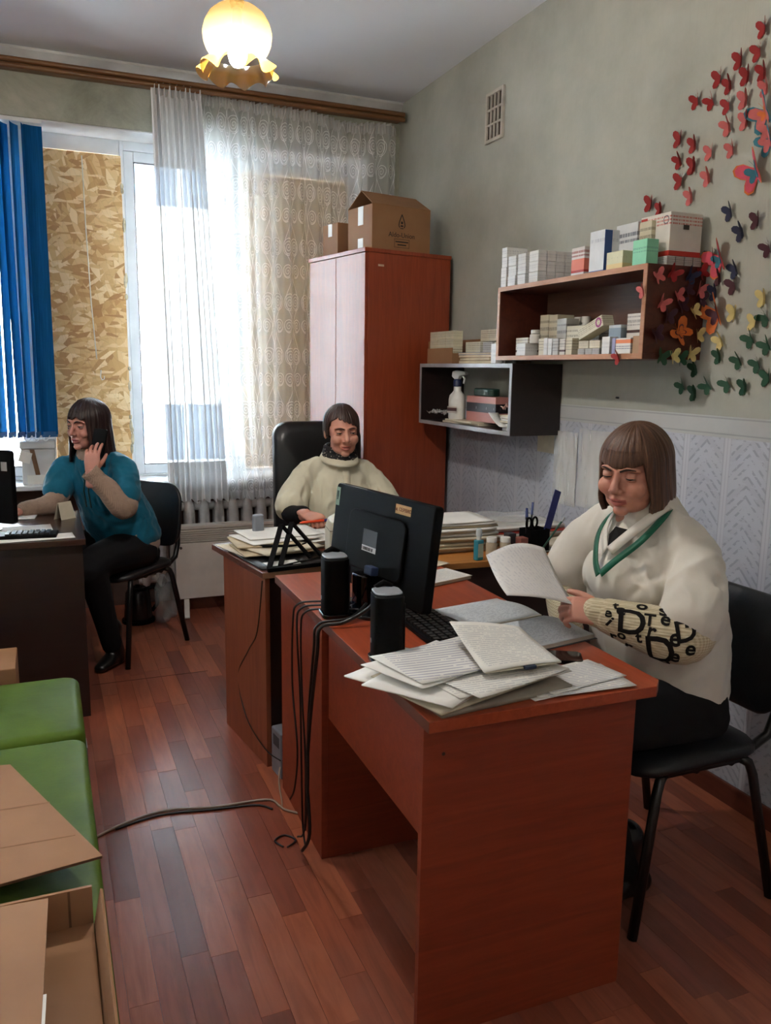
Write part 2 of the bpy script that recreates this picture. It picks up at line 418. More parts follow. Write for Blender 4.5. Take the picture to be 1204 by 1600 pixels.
for k in range(16):
    z = .9+random.random()*1.6; fo.ell((.476+random.uniform(-.002, .006), 5.02, z), (.009, .006, random.uniform(.012, .04)), 8, 6)
o = ob('foam_bead', fo, plain('foam', (206, 196, 168), .9, .2, 30), w1, smooth=True); o['kind'] = 'stuff'

# ---- neighbouring building seen through the glass
FAC = Mat('facade_render'); a_, b_, c_ = FAC.xyz(FAC.coord('Object'))
FAC.set('Base Color', FAC.mix((c_*3.2).frac().lt(.06)*.35, FAC.ramp(FAC.noise(FAC.coord('Object'), .8, 4), [(.3, (212, 210, 206)), (.7, (224, 222, 218))]), (120, 116, 110))).set('Roughness', .9)
bd = thing('apartment_building', 'pale apartment building seen through the bright window pane', 'building', (0, 13, -6))
ob('wall', MB().box(-16, 18, 0, 6, 0, 19), FAC.m, bd)
BW = plain('building_glass', (58, 74, 92), .12, .2, 2); BF = plain('building_frame', (214, 216, 218), .5)
for (x0, x1) in ((-6.2, -4.8), (-3.2, -1.8), (-.2, 1.0), (1.35, 2.75), (4.0, 5.4), (6.6, 8.0)):
    for (z0, z1) in ((2.6, 4.0), (6.0, 6.85), (9.75, 11.0), (13.0, 14.4)):
        f = ob('window', MB().box(x0-.08, x1+.08, -.05, .02, z0-.08, z1+.08), BF, bd)
        for (p0, p1) in ((x0, (x0+x1)/2-.04), ((x0+x1)/2+.04, x1)): ob('pane', MB().box(p0, p1, -.08, -.052, z0, z1), BW, f)
for z in (4.6, 7.55, 11.9): ob('ledge', MB().box(-16, 18, -.25, -.001, z, z+.28), BF, bd)
gm = plain('yard_ground', (206, 206, 204), .9, .2, 1)
o = structure('yard_ground', MB().box(-30, 30, 5.6, 19, -6.3, -6.001), gm)

# ---- curtain rail
rl = thing('curtain_rail', 'long brown wooden double curtain rail under the ceiling', 'curtain rail', (0, 4.72, 2.87))
RW = wood('rail_wood', (84, 54, 30), (110, 74, 42), (130, 92, 54), 'x', .4)
ob('track', MB().box(-2.5, 2.03, -.055, .04, -.012, .012), RW, rl, bevel=.002)
ob('fascia', MB().tube([(-2.5, -.062, .012), (2.03, -.062, .012)], .013, 10), RW, rl, smooth=True, sharp=50)
ob('fascia', MB().tube([(-2.5, -.062, -.016), (2.03, -.062, -.016)], .013, 10), RW, rl, smooth=True, sharp=50)
for bx in (-1.2, .9, 1.98): ob('bracket', MB().box(bx-.012, bx+.012, -.03, .0925, .0125, .03), plain('rail_bracket', (120, 84, 50), .5), rl)
# ================================================================== window dressing
def tulle(MNAME, COVER, TRANSL):
    ms = Mat(MNAME)
    uvn = ms.node('ShaderNodeUVMap'); uvx, uvy, _ = ms.xyz(uvn.outputs[0])
    a = ((uvx/.22).frac()-.5).abs()*.22; b = ((uvy/.31).frac()-.5)*.31
    def spiral(cx, cy, R, sgn):
        dx = a-cx; dy = b-cy; r = (dx*dx+dy*dy).sqrt(); th = dy.atan2(dx)*(sgn/(2*PI))
        return ((r/.0165+th).frac().lt(.17))*(r.lt(R)), ((r-R-.004).abs().lt(.0016))*(dx+dy*.4).gt(-.03)
    s1, r1 = spiral(.052, .066, .043, 1); s2, r2_ = spiral(.064, -.070, .033, -1)
    line = (a-.05-((b*(2*PI/.31)).sin()*.034)).abs().lt(.0018)
    line = line.max((a-.012-((b*(4*PI/.31)).sin()*.010)).abs().lt(.0015))
    bud = spiral(.004, .004, .014, 1)[0]
    thr = s1.max(r1).max(s2).max(r2_).max(line).max(bud)
    hem = uvy.lt(.05)*(((uvx*60).sin()*.5+.5)*.4+.3)
    mesh_n = ms.noise(uvn.outputs[0], 6, 4, .6)
    fac = (COVER+hem*.35+(mesh_n-.5)*.14*(1-COVER)*2).min(.985).max(thr*.998)
    tr = ms.node('ShaderNodeBsdfTransparent'); df = ms.node('ShaderNodeBsdfDiffuse'); df.inputs[0].default_value = (.88, .89, .90, 1)
    tl = ms.node('ShaderNodeBsdfTranslucent'); tl.inputs[0].default_value = (.90, .91, .92, 1)
    m1 = ms.node('ShaderNodeMixShader'); ms.nt.links.new(((1-thr)*TRANSL).s, m1.inputs[0]); m2 = ms.node('ShaderNodeMixShader')
    L_ = ms.nt.links
    L_.new(df.outputs[0], m1.inputs[1]); L_.new(tl.outputs[0], m1.inputs[2]); L_.new(fac.s, m2.inputs[0]); L_.new(tr.outputs[0], m2.inputs[1]); L_.new(m1.outputs[0], m2.inputs[2]); L_.new(m2.outputs[0], ms.out.inputs[0])
    return ms.m
TULLE = tulle('tulle', .46, .62); TULLE2 = tulle('tulle_gathered', .94, .05)
cu = thing('sheer_curtain', 'white embroidered sheer curtain hanging over the window', 'curtain', (0, 4.70, .66))
def curtain_panel(name, topx, botx, ztop, zbot, folds, amp, fabric, nu=170, nv=40, y0=0, ph=0, scal=.012, wob=.35, mat=None):
    vs = []; uvs = []
    for j in range(nv):
        t = j/(nv-1)                       # 0 bottom .. 1 top
        for i in range(nu):
            s = i/(nu-1)
            x0 = topx[0]*t+botx[0]*(1-t); x1 = topx[1]*t+botx[1]*(1-t)
            ss = s + .010*math.sin(9*s+3*t+ph) + .006*math.sin(31*s+ph)
            x = x0+(x1-x0)*ss
            pha = 2*PI*folds*s+ph+wob*math.sin(5*s+2.2*t)+.8*math.sin(2.7*s*folds/6)
            A = amp*(.55+.45*math.sin(3.1*s*folds/3+ph)**2)*(.75+.45*(1-t))*(1 if t < .97 else .8)
            y = y0 + A*math.sin(pha) + .35*A*math.sin(2*pha+1.3)
            zt = ztop(s) if callable(ztop) else ztop
            zb = zbot - scal*abs(math.sin(PI*fabric*s/.11))
            vs.append((x, y, zb+(zt-zb)*t)); uvs.append((s*fabric, t*2.2))
    fs = [(j*nu+i, j*nu+i+1, (j+1)*nu+i+1, (j+1)*nu+i) for j in range(nv-1) for i in range(nu-1)]
    mb = MB(); mb.add(vs, fs); mb.uv = {k: q for k, q in enumerate(uvs)}
    return ob(name, mb, mat or TULLE, cu, smooth=True)
head = lambda s: 2.190 - .030*s - .025*math.sin(PI*min(1, max(0, (s-.55)/.4)))**2 + .004*math.sin(60*s)
curtain_panel('gathered_panel', (.605, .86), (.63, .955), 2.195, .02, 10, .05, 1.6, nu=300, y0=-.03, ph=.4, mat=TULLE2)
curtain_panel('flat_panel', (.84, 1.985), (.93, 1.975), head, .012, 13, .024, 2.3, nu=330, y0=.012, ph=2.0)
def ruffle(s, t):
    x = .62+(1.985-.62)*s
    q = max(0, (x-.84)/1.145) if x > .84 else 0
    zt = (head(q) if x > .84 else 2.195)+.008
    ph = 2*PI*78*s + .9*math.sin(17*s)
    return (x, -.035+(.0 if x < .84 else .045)+(.007+.006*t)*math.sin(ph), zt-.055+.06*t+.004*math.sin(ph*.5))
rb = MB(); rb.grid(ruffle, 620, 5); rb.uv = {k: (q[0]*.01, .01) for k, q in rb.uv.items()}
ob('heading_ruffle', rb, TULLE, cu, smooth=True)

# ---- blue vertical blind
mbl = Mat('blind_fabric'); v = mbl.coord('Object', (60, 60, 2)); nb = mbl.noise(v, 3, 4, .6)
colb = mbl.ramp(nb*.6+mbl.objrand()*.4, [(.25, (14, 66, 112)), (.5, (24, 86, 138)), (.75, (44, 110, 160))])
dfb = mbl.node('ShaderNodeBsdfDiffuse'); tlb = mbl.node('ShaderNodeBsdfTranslucent'); mxb = mbl.node('ShaderNodeMixShader'); mxb.inputs[0].default_value = .22
mbl.nt.links.new(colb, dfb.inputs[0]); mbl.nt.links.new(colb, tlb.inputs[0]); mbl.nt.links.new(dfb.outputs[0], mxb.inputs[1]); mbl.nt.links.new(tlb.outputs[0], mxb.inputs[2]); mbl.nt.links.new(mxb.outputs[0], mbl.out.inputs[0])
vb = thing('vertical_blind', 'blue fabric vertical blind drawn to the left of the window', 'blind', (0, 4.84, 1.03))
ob('head_rail', MB().box(-2.06, .075, -.02, .02, 1.612, 1.633), plain('blind_rail', (220, 222, 222), .4), vb, bevel=.002)
def slat_mesh(tw):
    mb = MB()
    def f(s, t):
        u = (s-.5)*.089; return (u, .006*math.cos(PI*(s-.5))*1.2+.004*math.sin(3*t+tw), .02+1.585*t)
    return mb.grid(f, 7, 9)
sm = [slat_mesh(k).mesh('slat') for k in range(3)]
for m_ in sm: m_.materials.append(mbl.m); m_.polygons.foreach_set('use_smooth', [True]*len(m_.polygons))
wm = MB().box(-.042, .042, -.003, .003, 0, .03).mesh('slat_weight'); wm.materials.append(plain('weight_blue', (40, 92, 140), .5))
NS = 46
for k in range(NS):
    x_ = -2.0+2.03*(k/(NS-1)); a_ = math.radians(62+random.uniform(-14, 12)) if k < NS-1 else math.radians(12)
    o = bpy.data.objects.new('slat', sm[k % 3]); COL.objects.link(o); o.parent = vb; o.location = (x_, random.uniform(-.004, .004), 0); o.rotation_euler = (random.uniform(-.006, .006), 0, a_)
    w_ = bpy.data.objects.new('weight', wm); COL.objects.link(w_); w_.parent = o; w_.location = (0, .006, .006)
ch = MB()
for k in range(NS-1):
    xa = -2.0+2.03*(k/(NS-1)); xb = -2.0+2.03*((k+1)/(NS-1))
    ch.tube([(xa+(xb-xa)*q/6, -.03, .018-.03*math.sin(PI*q/6)) for q in range(7)], .0022, 5)
ob('bottom_chain', ch, plain('chain_white', (226, 226, 224), .4), vb, smooth=True)
pc = thing('pull_cord', 'thin white pull cord with end hook on chipboard', 'cord', (.29, 5.0, 1.38))
ob('cord', MB().tube([(-.02, 0, 1.17), (-.016, 0, .8), (-.006, .002, .4), (.01, 0, .08)], .0032, 6), plain('cord_white', (232, 228, 214), .6), pc, smooth=True)
ob('hook', MB().tube([(.03, 0, .02), (.026, 0, -.02), (.034, 0, -.036), (.046, 0, -.03), (.046, 0, -.014)], .003, 6), plain('hook_plastic', (228, 226, 220), .4), pc, smooth=True)

# ---- ceiling lamps: one in view, plus three unseen copies added as fill
BR = plain('stem_brown', (66, 36, 24), .4); SOCK = plain('socket_grey', (150, 140, 128), .5)
mgl = Mat('amber_glass'); a_, b_, c_ = mgl.xyz(mgl.coord('Object'))
amb = mgl.ramp(c_, [(.0, (226, 158, 54)), (.055, (224, 170, 76)), (.075, (250, 236, 200)), (.12, (246, 226, 178)), (.17, (216, 166, 84)), (.20, (230, 190, 112))])  # amber tint; paler band at bulb height paints the bulb's glow into the glass
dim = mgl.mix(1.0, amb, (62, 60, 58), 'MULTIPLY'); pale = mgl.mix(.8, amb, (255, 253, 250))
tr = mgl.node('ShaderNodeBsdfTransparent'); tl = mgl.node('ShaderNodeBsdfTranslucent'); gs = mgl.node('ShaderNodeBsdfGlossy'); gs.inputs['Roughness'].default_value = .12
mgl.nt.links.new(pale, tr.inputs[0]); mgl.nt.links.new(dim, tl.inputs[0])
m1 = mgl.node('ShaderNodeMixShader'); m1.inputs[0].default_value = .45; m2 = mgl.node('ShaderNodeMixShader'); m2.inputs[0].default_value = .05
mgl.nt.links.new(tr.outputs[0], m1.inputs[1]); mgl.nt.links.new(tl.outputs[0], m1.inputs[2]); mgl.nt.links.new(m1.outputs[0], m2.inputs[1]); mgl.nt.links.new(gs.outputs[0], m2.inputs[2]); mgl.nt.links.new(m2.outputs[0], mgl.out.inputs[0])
SKM = mgl.m.copy(); SKM.name = 'amber_skirt_glass'
for n_ in SKM.node_tree.nodes:
    if n_.type == 'MIX_SHADER' and abs(n_.inputs[0].default_value-.45) < .01: n_.inputs[0].default_value = .8
    if n_.type == 'MIX' and n_.blend_type == 'MULTIPLY': n_.inputs[7].default_value = lin((150, 146, 140))
BULB = (350.0, 110.0, 340.0, 90.0)
def pendant(x, y, label, power):
    me_ = Mat('bulb_light'); em = me_.node('ShaderNodeEmission'); em.inputs[0].default_value = (1, .95, .88, 1); em.inputs[1].default_value = power
    me_.nt.links.new(em.outputs[0], me_.out.inputs[0])
    lp = thing('pendant_lamp', label, 'lamp', (x, y, 2.19), 0, 'pendant lamps')
    ob('stem', MB().lathe([(.0, .79), (.05, .789), (.048, .765), (.012, .745), (.0085, .73), (.0085, .235), (.018, .23), (.020, .205), (.014, .195)], 20), BR, lp, smooth=True, sharp=40)
    prof = [(.016, .206), (.03, .204), (.055, .196), (.075, .180), (.088, .158), (.0945, .134), (.092, .110), (.084, .090), (.075, .078), (.073, .074)]
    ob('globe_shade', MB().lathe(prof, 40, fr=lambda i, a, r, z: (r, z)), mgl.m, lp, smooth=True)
    def sk(i, a, r, z):
        k = [0, .2, .55, 1, 1.05][i]; return (r+.010*k*math.cos(9*a), z+.011*k*math.sin(9*a+.8))
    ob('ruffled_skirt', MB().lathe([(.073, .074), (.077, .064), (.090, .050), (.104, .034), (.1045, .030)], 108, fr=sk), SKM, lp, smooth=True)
    ob('bulb', MB().lathe([(.0, .048), (.012, .050), (.021, .060), (.025, .075), (.0255, .090), (.022, .110), (.017, .128), (.0, .130)], 20), me_.m, lp, smooth=True)
    ob('socket', MB().lathe([(.0, .131), (.0155, .131), (.0155, .175), (.013, .20), (.0, .20)], 18), SOCK, lp, smooth=True, sharp=40)
pendant(.545, 2.40, 'lit amber glass pendant lamp with a ruffled skirt', BULB[0])
pendant(.545, -.35, 'added fill pendant lamp, out of view behind the camera on the right', BULB[1])  # this and the next two are invented lamps that even out the room light
pendant(-1.6, 2.40, 'added fill pendant lamp, out of view over the left half of the room', BULB[2])
pendant(-1.6, -.35, 'added fill pendant lamp, out of view behind the camera on the left', BULB[3])

# ---- wall vent
vt = thing('wall_vent', 'white plastic vent grille high on the right wall', 'vent', (W, 3.655, 2.508))
VP = plain('vent_plastic', (196, 190, 178), .5, .15, 8)
ob('backing', MB().box(-.004, 0, -.07, .07, .012, .218), plain('vent_dark', (52, 40, 30), .9), vt)
f = MB().box(-.014, 0, -.082, -.066, 0, .23).box(-.014, 0, .066, .082, 0, .23).box(-.014, 0, -.066, .066, 0, .016).box(-.014, 0, -.066, .066, .214, .23)
ob('frame', f, VP, vt, bevel=.002)
for k in range(3): ob('slat', MB().box(-.012, -.004, -.036+.033*k, -.028+.033*k, .016, .214), VP, vt)
for k in range(2): ob('crossbar', MB().box(-.0115, -.0042, -.066, .066, .078+.068*k, .086+.068*k), VP, vt)

# ---- radiator and convector heater under the sill
rd = thing('radiator', 'white cast iron sectional radiator under the window sill', 'radiator', (0, 4.93, 0))
RP = plain('radiator_paint', (214, 206, 202), .4, .1, 8)
sec = MB()
sec.tube([(0, 0, .12), (0, 0, .15), (0, 0, .22), (0, 0, .38), (0, 0, .54), (0, 0, .61), (0, 0, .645)], [.012, .026, .032, .033, .032, .027, .010], 14)
sec.tube([(0, .055, .13), (0, .055, .2), (0, .055, .58), (0, .055, .635)], [.015, .03, .03, .015], 12)
smesh = sec.mesh('section'); smesh.materials.append(RP); smesh.polygons.foreach_set('use_smooth', [True]*len(smesh.polygons))
for k in range(10):
    o = bpy.data.objects.new('section', smesh); COL.objects.link(o); o.parent = rd; o.location = (.52+.088*k, 0, 0)
ob('top_header', MB().tube([(.48, .03, .595), (1.35, .03, .595)], .026, 12), RP, rd, smooth=True, sharp=50)
ob('bottom_header', MB().tube([(.48, .03, .165), (1.35, .03, .165)], .026, 12), RP, rd, smooth=True, sharp=50)
ob('supply_pipe', MB().tube([(.48, .03, .595), (.30, .03, .595), (.27, .03, .57), (.27, .03, .0)], .013, 10), RP, rd, smooth=True)
ht = thing('convector_heater', 'cream panel convector heater standing before the radiator', 'heater', (.66, 4.69, 0))
HP = plain('heater_enamel', (220, 212, 204), .35, .06)
ob('body', MB().box(0, .62, 0, .075, .095, .425).box(0, .62, .012, .075, .425, .52).box(0, .62, 0, .075, .505, .525).box(0, .018, 0, .06, .425, .505).box(.602, .62, 0, .06, .425, .505), HP, ht, bevel=.004)
for k in range(6): ob('grille_slat', MB().box(.018, .602, -.002, .014, .432+.0122*k, .4375+.0122*k), HP, ht)
for fx in (.06, .54):
    ob('foot', MB().bar((fx, .03, .10), (fx-.02, -.10, .008), .03, .014).bar((fx, .045, .10), (fx+.02, .13, .008), .03, .014), HP, ht, bevel=.003)
ob('knob', MB().tube([(.03, -.008, .40), (.03, 0, .40)], .008, 12), plain('knob_dark', (80, 74, 70), .5), ht)

# ---- tall cabinet, turned a little, in the corner
ORW = wood('orange_laminate', (120, 48, 26), (146, 62, 34), (164, 76, 44), 'z', .34)
ca = thing('tall_cabinet', 'tall orange wood two door cabinet in the corner', 'cabinet', (1.515, 3.93, 0), math.radians(10.5))
# local: x along the side (depth), y along the doors
ob('carcass', MB().box(.018, .53, 0, .018, 0, 2.0).box(.018, .53, .572, .59, 0, 2.0).box(.512, .53, .018, .572, 0, 2.0).box(.018, .512, .018, .572, .05, .068).box(.03, .512, .018, .572, .9, .918), ORW, ca, bevel=.0012)
ob('top_panel', MB().box(-.004, .532, -.004, .594, 2.0, 2.02), ORW, ca, bevel=.0015)
for k in (0, 1):
    dd = ob('door', MB().box(0, .0165, .002+.294*k, .292+.294*k, .05, 1.997), ORW, ca, bevel=.0012)
    ob('handle', MB().tube([(-.02, .262 if k == 0 else .326, .98), (-.02, .262 if k == 0 else .326, 1.10)], .005, 8).tube([(0, .262 if k == 0 else .326, .99), (-.02, .262 if k == 0 else .326, .99)], .004, 6).tube([(0, .262 if k == 0 else .326, 1.09), (-.02, .262 if k == 0 else .326, 1.09)], .004, 6), plain('handle_metal', (150, 148, 146), .3, metal=1), dd, smooth=True, sharp=40)
ob('plinth', MB().box(.03, .05, .018, .572, 0, .05), plain('plinth_dark', (60, 30, 20), .6), ca)
ob('paper_tag', MB().box(.075, .11, -.0008, 0, 1.935, 1.945), plain('tag_paper', (222, 196, 176), .8), ca)

CARD = Mat('corrugated_card'); v = CARD.coord('Object'); n = CARD.noise(v, 4, 4); n2 = CARD.noise(CARD.coord('Object', (3, 3, 120)), 3, 2)
CARD.set('Base Color', CARD.mix(n2.step(.4, .7)*.12, CARD.ramp(n, [(.3, (138, 98, 66)), (.7, (154, 112, 76))]), (140, 100, 68))).set('Roughness', .8); CARDM = CARD.m
INKD = plain('print_black', (26, 20, 18), .7)
MC = Matrix.Translation((1.515, 3.93, 2.02)) @ Matrix.Rotation(math.radians(10.5), 4, 'Z')
bx = thing('cardboard_carton', 'large brown cardboard carton with flaps up on the cabinet', 'carton', M=MC @ Matrix.Translation((.05, .02, 0)))
BWD, BDP, BHT = .355, .235, .215
t = .004
ob('body', MB().box(0, BWD, 0, t, 0, BHT).box(0, BWD, BDP-t, BDP, 0, BHT).box(0, t, t, BDP-t, 0, BHT).box(BWD-t, BWD, t, BDP-t, 0, BHT).box(t, BWD-t, t, BDP-t, 0, t), CARDM, bx)
ob('flap', MB().quadbox((0, 0, BHT), (BWD, 0, BHT), (BWD-.01, .125, BHT+.075), (.012, .125, BHT+.078), t), CARDM, bx)
ob('flap', MB().quadbox((BWD, BDP, BHT), (0, BDP, BHT), (.012, .125, BHT+.079), (BWD-.01, .125, BHT+.076), t), CARDM, bx)
TP = plain('packing_tape', (226, 222, 214), .25, .04)
for z0, z1 in ((0, .06), (.125, .2145)): ob('tape', MB().box(-.0012, 0, .085, .135, z0, z1), TP, bx)
RF = Matrix(((1, 0, 0, 0), (0, 0, -1, 0), (0, 1, 0, 0), (0, 0, 0, 1)))     # text in the XZ plane facing -Y
text('lettering', 'Aldo-Union', .034, INKD, bx, Matrix.Translation((.178, -.0005, .078)) @ RF)
dr = MB()
prf = [(0, .068), (.008, .05), (.016, .03), (.019, .014), (.013, .004)]
outl = [(x_, z_) for x_, z_ in prf] + [(-x_, z_) for x_, z_ in prf[::-1][:-1]]
for i in range(len(outl)):
    p, q = outl[i], outl[(i+1) % len(outl)]
    if i != len(prf)-1: dr.bar((p[0], 0, p[1]), (q[0], 0, q[1]), .0008, .005, (0, 1, 0)) if False else dr.tube([(p[0], 0, p[1]), (q[0], 0, q[1])], .0026, 6)
dr.cbox((0, 0, .028), (.012, .001, .012)).cbox((0, 0, .012), (.016, .001, .008)).cbox((0, 0, .0), (.02, .001, .004))
dr.v = [(x_+.178, y_*.2-.0006, z_+.112) for x_, y_, z_ in dr.v]
ob('drop_emblem', dr, INKD, bx)
fr_ = MB()
for (x0, x1, z0, z1) in ((.133, .225, .058, .0598), (.133, .225, .018, .0198), (.133, .1348, .0198, .058), (.2232, .225, .0198, .058), (.140, .218, .043, .049), (.152, .206, .0285, .0345)): fr_.box(x0, x1, -.0009, -.0002, z0, z1)
ob('printed_notice', fr_, INKD, bx)
b2 = thing('cardboard_carton', 'small plain cardboard carton behind the large carton on the cabinet', 'carton', M=MC @ Matrix.Translation((.03, .33, 0)))
ob('body', MB().box(0, .28, 0, .16, 0, .165), CARDM, b2, bevel=.003)
ob('tape', MB().box(-.001, 0, .06, .10, .1, .164), TP, b2)
# ================================================================== wall shelves
SHD = wood('shelf_redbrown', (58, 24, 16), (80, 34, 22), (98, 46, 30), 'y', .45)
SHL = wood('shelf_edge_tan', (150, 104, 78), (176, 128, 98), (192, 148, 118), 'y', .45)
us = thing('wall_shelf', 'long red brown open wall shelf stacked with medicine boxes', 'shelf', (1.82, 2.2, 1.472))
Lu, Du, Hu = .945, .244, .303
ob('bottom_board', MB().box(.002, Du, 0, Lu, 0, .018), SHD, us, bevel=.001)
ob('top_board', MB().box(.002, Du, -.0, Lu, Hu-.018, Hu), SHD, us, bevel=.001)
ob('end_panel', MB().box(.002, Du, 0, .018, .018, Hu-.018), SHD, us)
ob('end_panel', MB().box(.002, Du, Lu-.018, Lu, .018, Hu-.018), SHD, us)
ob('back_panel', MB().box(Du-.006, Du, .018, Lu-.018, .018, Hu-.018), wood('shelf_back', (74, 46, 34), (92, 60, 44), (108, 74, 56), 'y', .6), us)
for a in ((0, Lu, 0, .018), (0, Lu, Hu-.018, Hu)): ob('edge_band', MB().box(-.001, .002, a[0], a[1], a[2], a[3]), SHL, us)
for y_ in (0, Lu-.018): ob('edge_band', MB().box(-.001, .002, y_, y_+.018, .018, Hu-.018), SHL, us)
DKW = wood('shelf_wenge', (22, 13, 12), (30, 18, 17), (40, 26, 24), 'y', .35)
ls = thing('wall_shelf', 'short dark open wall shelf below the long one', 'shelf', (1.816, 3.0, 1.155))
Ll, Dl, Hl = .91, .248, .303
EB = plain('shelf_edge_grey', (150, 148, 152), .35)
ob('bottom_board', MB().box(.002, Dl, 0, Ll, 0, .018), DKW, ls); ob('top_board', MB().box(.002, Dl, 0, Ll, Hl-.018, Hl), DKW, ls)
ob('end_panel', MB().box(.002, Dl, 0, .018, .018, Hl-.018), DKW, ls); ob('end_panel', MB().box(.002, Dl, Ll-.018, Ll, .018, Hl-.018), DKW, ls)
for a in ((0, Ll, 0, .018), (0, Ll, Hl-.018, Hl)): ob('edge_band', MB().box(-.001, .002, a[0], a[1], a[2], a[3]), EB, ls)
for y_ in (0, Ll-.018): ob('edge_band', MB().box(-.001, .002, y_, y_+.018, .018, Hl-.018), EB, ls)

# ---- printed medicine cartons
def cmat(name, base, bands=(), text=(70, 72, 84), lines=((.55, .62), (.68, .78)), tden=.5):
    m = Mat(name); g = m.xyz(m.coord('Generated')); h = g[0]+g[1]; z = g[2]
    c = m.ramp(m.noise(m.coord('Object'), 12, 3), [(.3, tuple(int(k*.94) for k in base)), (.7, base)])
    for (z0, z1, bc) in bands: c = m.mix(z.gt(z0)*z.lt(z1), c, bc)
    hv = m.node('ShaderNodeCombineXYZ'); m.nt.links.new((h*9).s, hv.inputs[0]); m.nt.links.new((z*3).floor().s, hv.inputs[1])
    nn = m.noise(hv.outputs[0], 3, 2, .5)
    tm = None
    for (z0, z1) in lines:
        q = z.gt(z0)*z.lt(z1); tm = q if tm is None else tm.max(q)
    if tm is not None: c = m.mix(tm*nn.gt(1-tden)*.75, c, text)
    m.set('Base Color', c).set('Roughness', .45); return m.m
CW = cmat('carton_white', (226, 226, 224), (), (150, 152, 160), ((.35, .45), (.55, .7)), .46)
CW2 = cmat('carton_white_brown', (220, 214, 204), ((.2, .32, (74, 48, 44)),), (120, 112, 110), ((.5, .56), (.62, .74), (.84, .9)), .52)
CRED = cmat('carton_red', (224, 218, 212), ((.14, .22, (170, 40, 30)), (.22, .60, (214, 116, 92))), (140, 50, 40), ((.68, .74), (.8, .88)), .6)
CBLUE = cmat('carton_blue', (222, 226, 230), ((.0, .04, (40, 80, 150)),), (60, 80, 120), ((.72, .8),), .45)
CTEAL = cmat('carton_teal', (214, 218, 220), ((.0, .06, (40, 110, 150)),), (60, 70, 90), ((.6, .66), (.72, .8)), .55)
CYEL = cmat('carton_paleyellow', (222, 222, 190), ((0, .3, (226, 206, 150)),), (150, 150, 120), ((.6, .7),), .4)
CGRN = cmat('carton_green', (146, 220, 184), (), (90, 150, 130), ((.5, .56), (.62, .7)), .5)
CCRM = cmat('carton_cream', (212, 204, 178), (), (110, 100, 84), ((.3, .35), (.45, .5), (.62, .7), (.8, .86)), .52)
CORG = cmat('carton_orange', (226, 222, 216), ((.66, .9, (224, 130, 84)),), (84, 90, 120), ((.3, .36), (.44, .5)), .55)
CSHD = cmat('carton_slate', (190, 196, 198), ((.55, .9, (126, 140, 150)),), (60, 66, 74), ((.2, .26), (.35, .4)), .5)
CGRY = cmat('carton_grey', (186, 184, 178), (), (96, 92, 90), ((.25, .3), (.4, .46), (.6, .68), (.8, .85)), .55)
CLIL = cmat('carton_lilac', (150, 150, 186), (), (90, 90, 130), ((.4, .5),), .4)
CBRN = cmat('carton_tan', (176, 140, 106), (), (110, 80, 60), ((.5, .56),), .3)
CBIG = cmat('carton_big', (224, 218, 208), ((.0, .12, (176, 46, 34)),), (190, 70, 50), ((.72, .76), (.80, .84), (.88, .92)), .52)
def carton(x0, x1, y0, y1, z0, z1, mat, label, group=None, name='medicine_box', rz=0, rx=0):
    cx, cy = (x0+x1)/2, (y0+y1)/2
    o = ob(name, MB().box(x0-cx, x1-cx, y0-cy, y1-cy, 0, z1-z0), mat, bevel=.0012, bseg=1)
    o.location = (cx, cy, z0+.0003); o.rotation_euler = (rx, 0, rz)
    return tag(o, label, 'box', group)
ZT = 1.7754; zt = ZT
GT = 'white pill boxes on top of the long wall shelf'
ordn = ['bottom', 'second', 'third', 'top']
for si, (y0, y1, nlev, nm) in enumerate(((3.098, 3.143, 4, 'leftmost'), (3.026, 3.088, 3, 'second'), (2.95, 3.012, 3, 'third'))):
    for k in range(nlev):
        carton(1.828+random.uniform(0, .004), 1.93, y0+random.uniform(0, .004), y1, zt+.0405*k, zt+.0402+.0405*k, CW, '%s white pill box of the %s stack on the long wall shelf' % (['bottom', 'second lowest', 'third lowest', 'top'][k] if nlev == 4 else ['bottom', 'middle', 'top'][k], nm), GT, 'pill_box')
for k in range(3):
    for d in range(5):
        carton(1.828+.0425*d, 1.868+.0425*d, 2.857+random.uniform(-.001, .001), 2.922, zt+.0405*k, zt+.0402+.0405*k, CW, '%s row pill box, %s from the shelf front, in the deep block' % (['bottom', 'middle', 'top'][k], ['first', 'second', 'third', 'fourth', 'fifth'][d]), GT, 'pill_box')
carton(1.86, 1.93, 2.60, 2.68, zt, zt+.105, CRED, 'white and red medicine box beside the deep block of pill boxes')
b_ = carton(1.838, 1.90, 2.455, 2.54, zt, zt+.142, CBLUE, 'tall bright white medicine box with a blue side stripe', rz=.0)
ob('blue_stripe', MB().box(-.0312, .0, -.0432, -.0422, .002, .14), plain('stripe_blue', (44, 84, 150), .4), b_)
carton(1.90, 1.955, 2.36, 2.475, zt+.0, zt+.158, CTEAL, 'white medicine box with dark lettering behind the pale yellow one')
carton(1.832, 1.885, 2.345, 2.432, zt, zt+.058, CYEL, 'low pale yellow medicine box at the shelf front')
carton(1.84, 1.888, 2.235, 2.305, zt, zt+.082, CGRN, 'mint green medicine box at the shelf front')
carton(1.895, 1.935, 2.285, 2.345, zt+.0, zt+.15, CCRM, 'open cream carton between green box and the big box')
for k in range(4):
    carton(1.905+.037*k, 1.939+.037*k, 2.212, 2.34 if k < 3 else 2.27, zt, zt+.029, CGRY, '%s small flat box under the big white carton' % ['leftmost', 'second', 'third', 'rightmost'][k], 'small boxes under the big carton')
bg_ = carton(1.912, 2.045, 2.215, 2.36, zt+.0302, zt+.168, CBIG, 'big white carton with red print standing on small boxes')
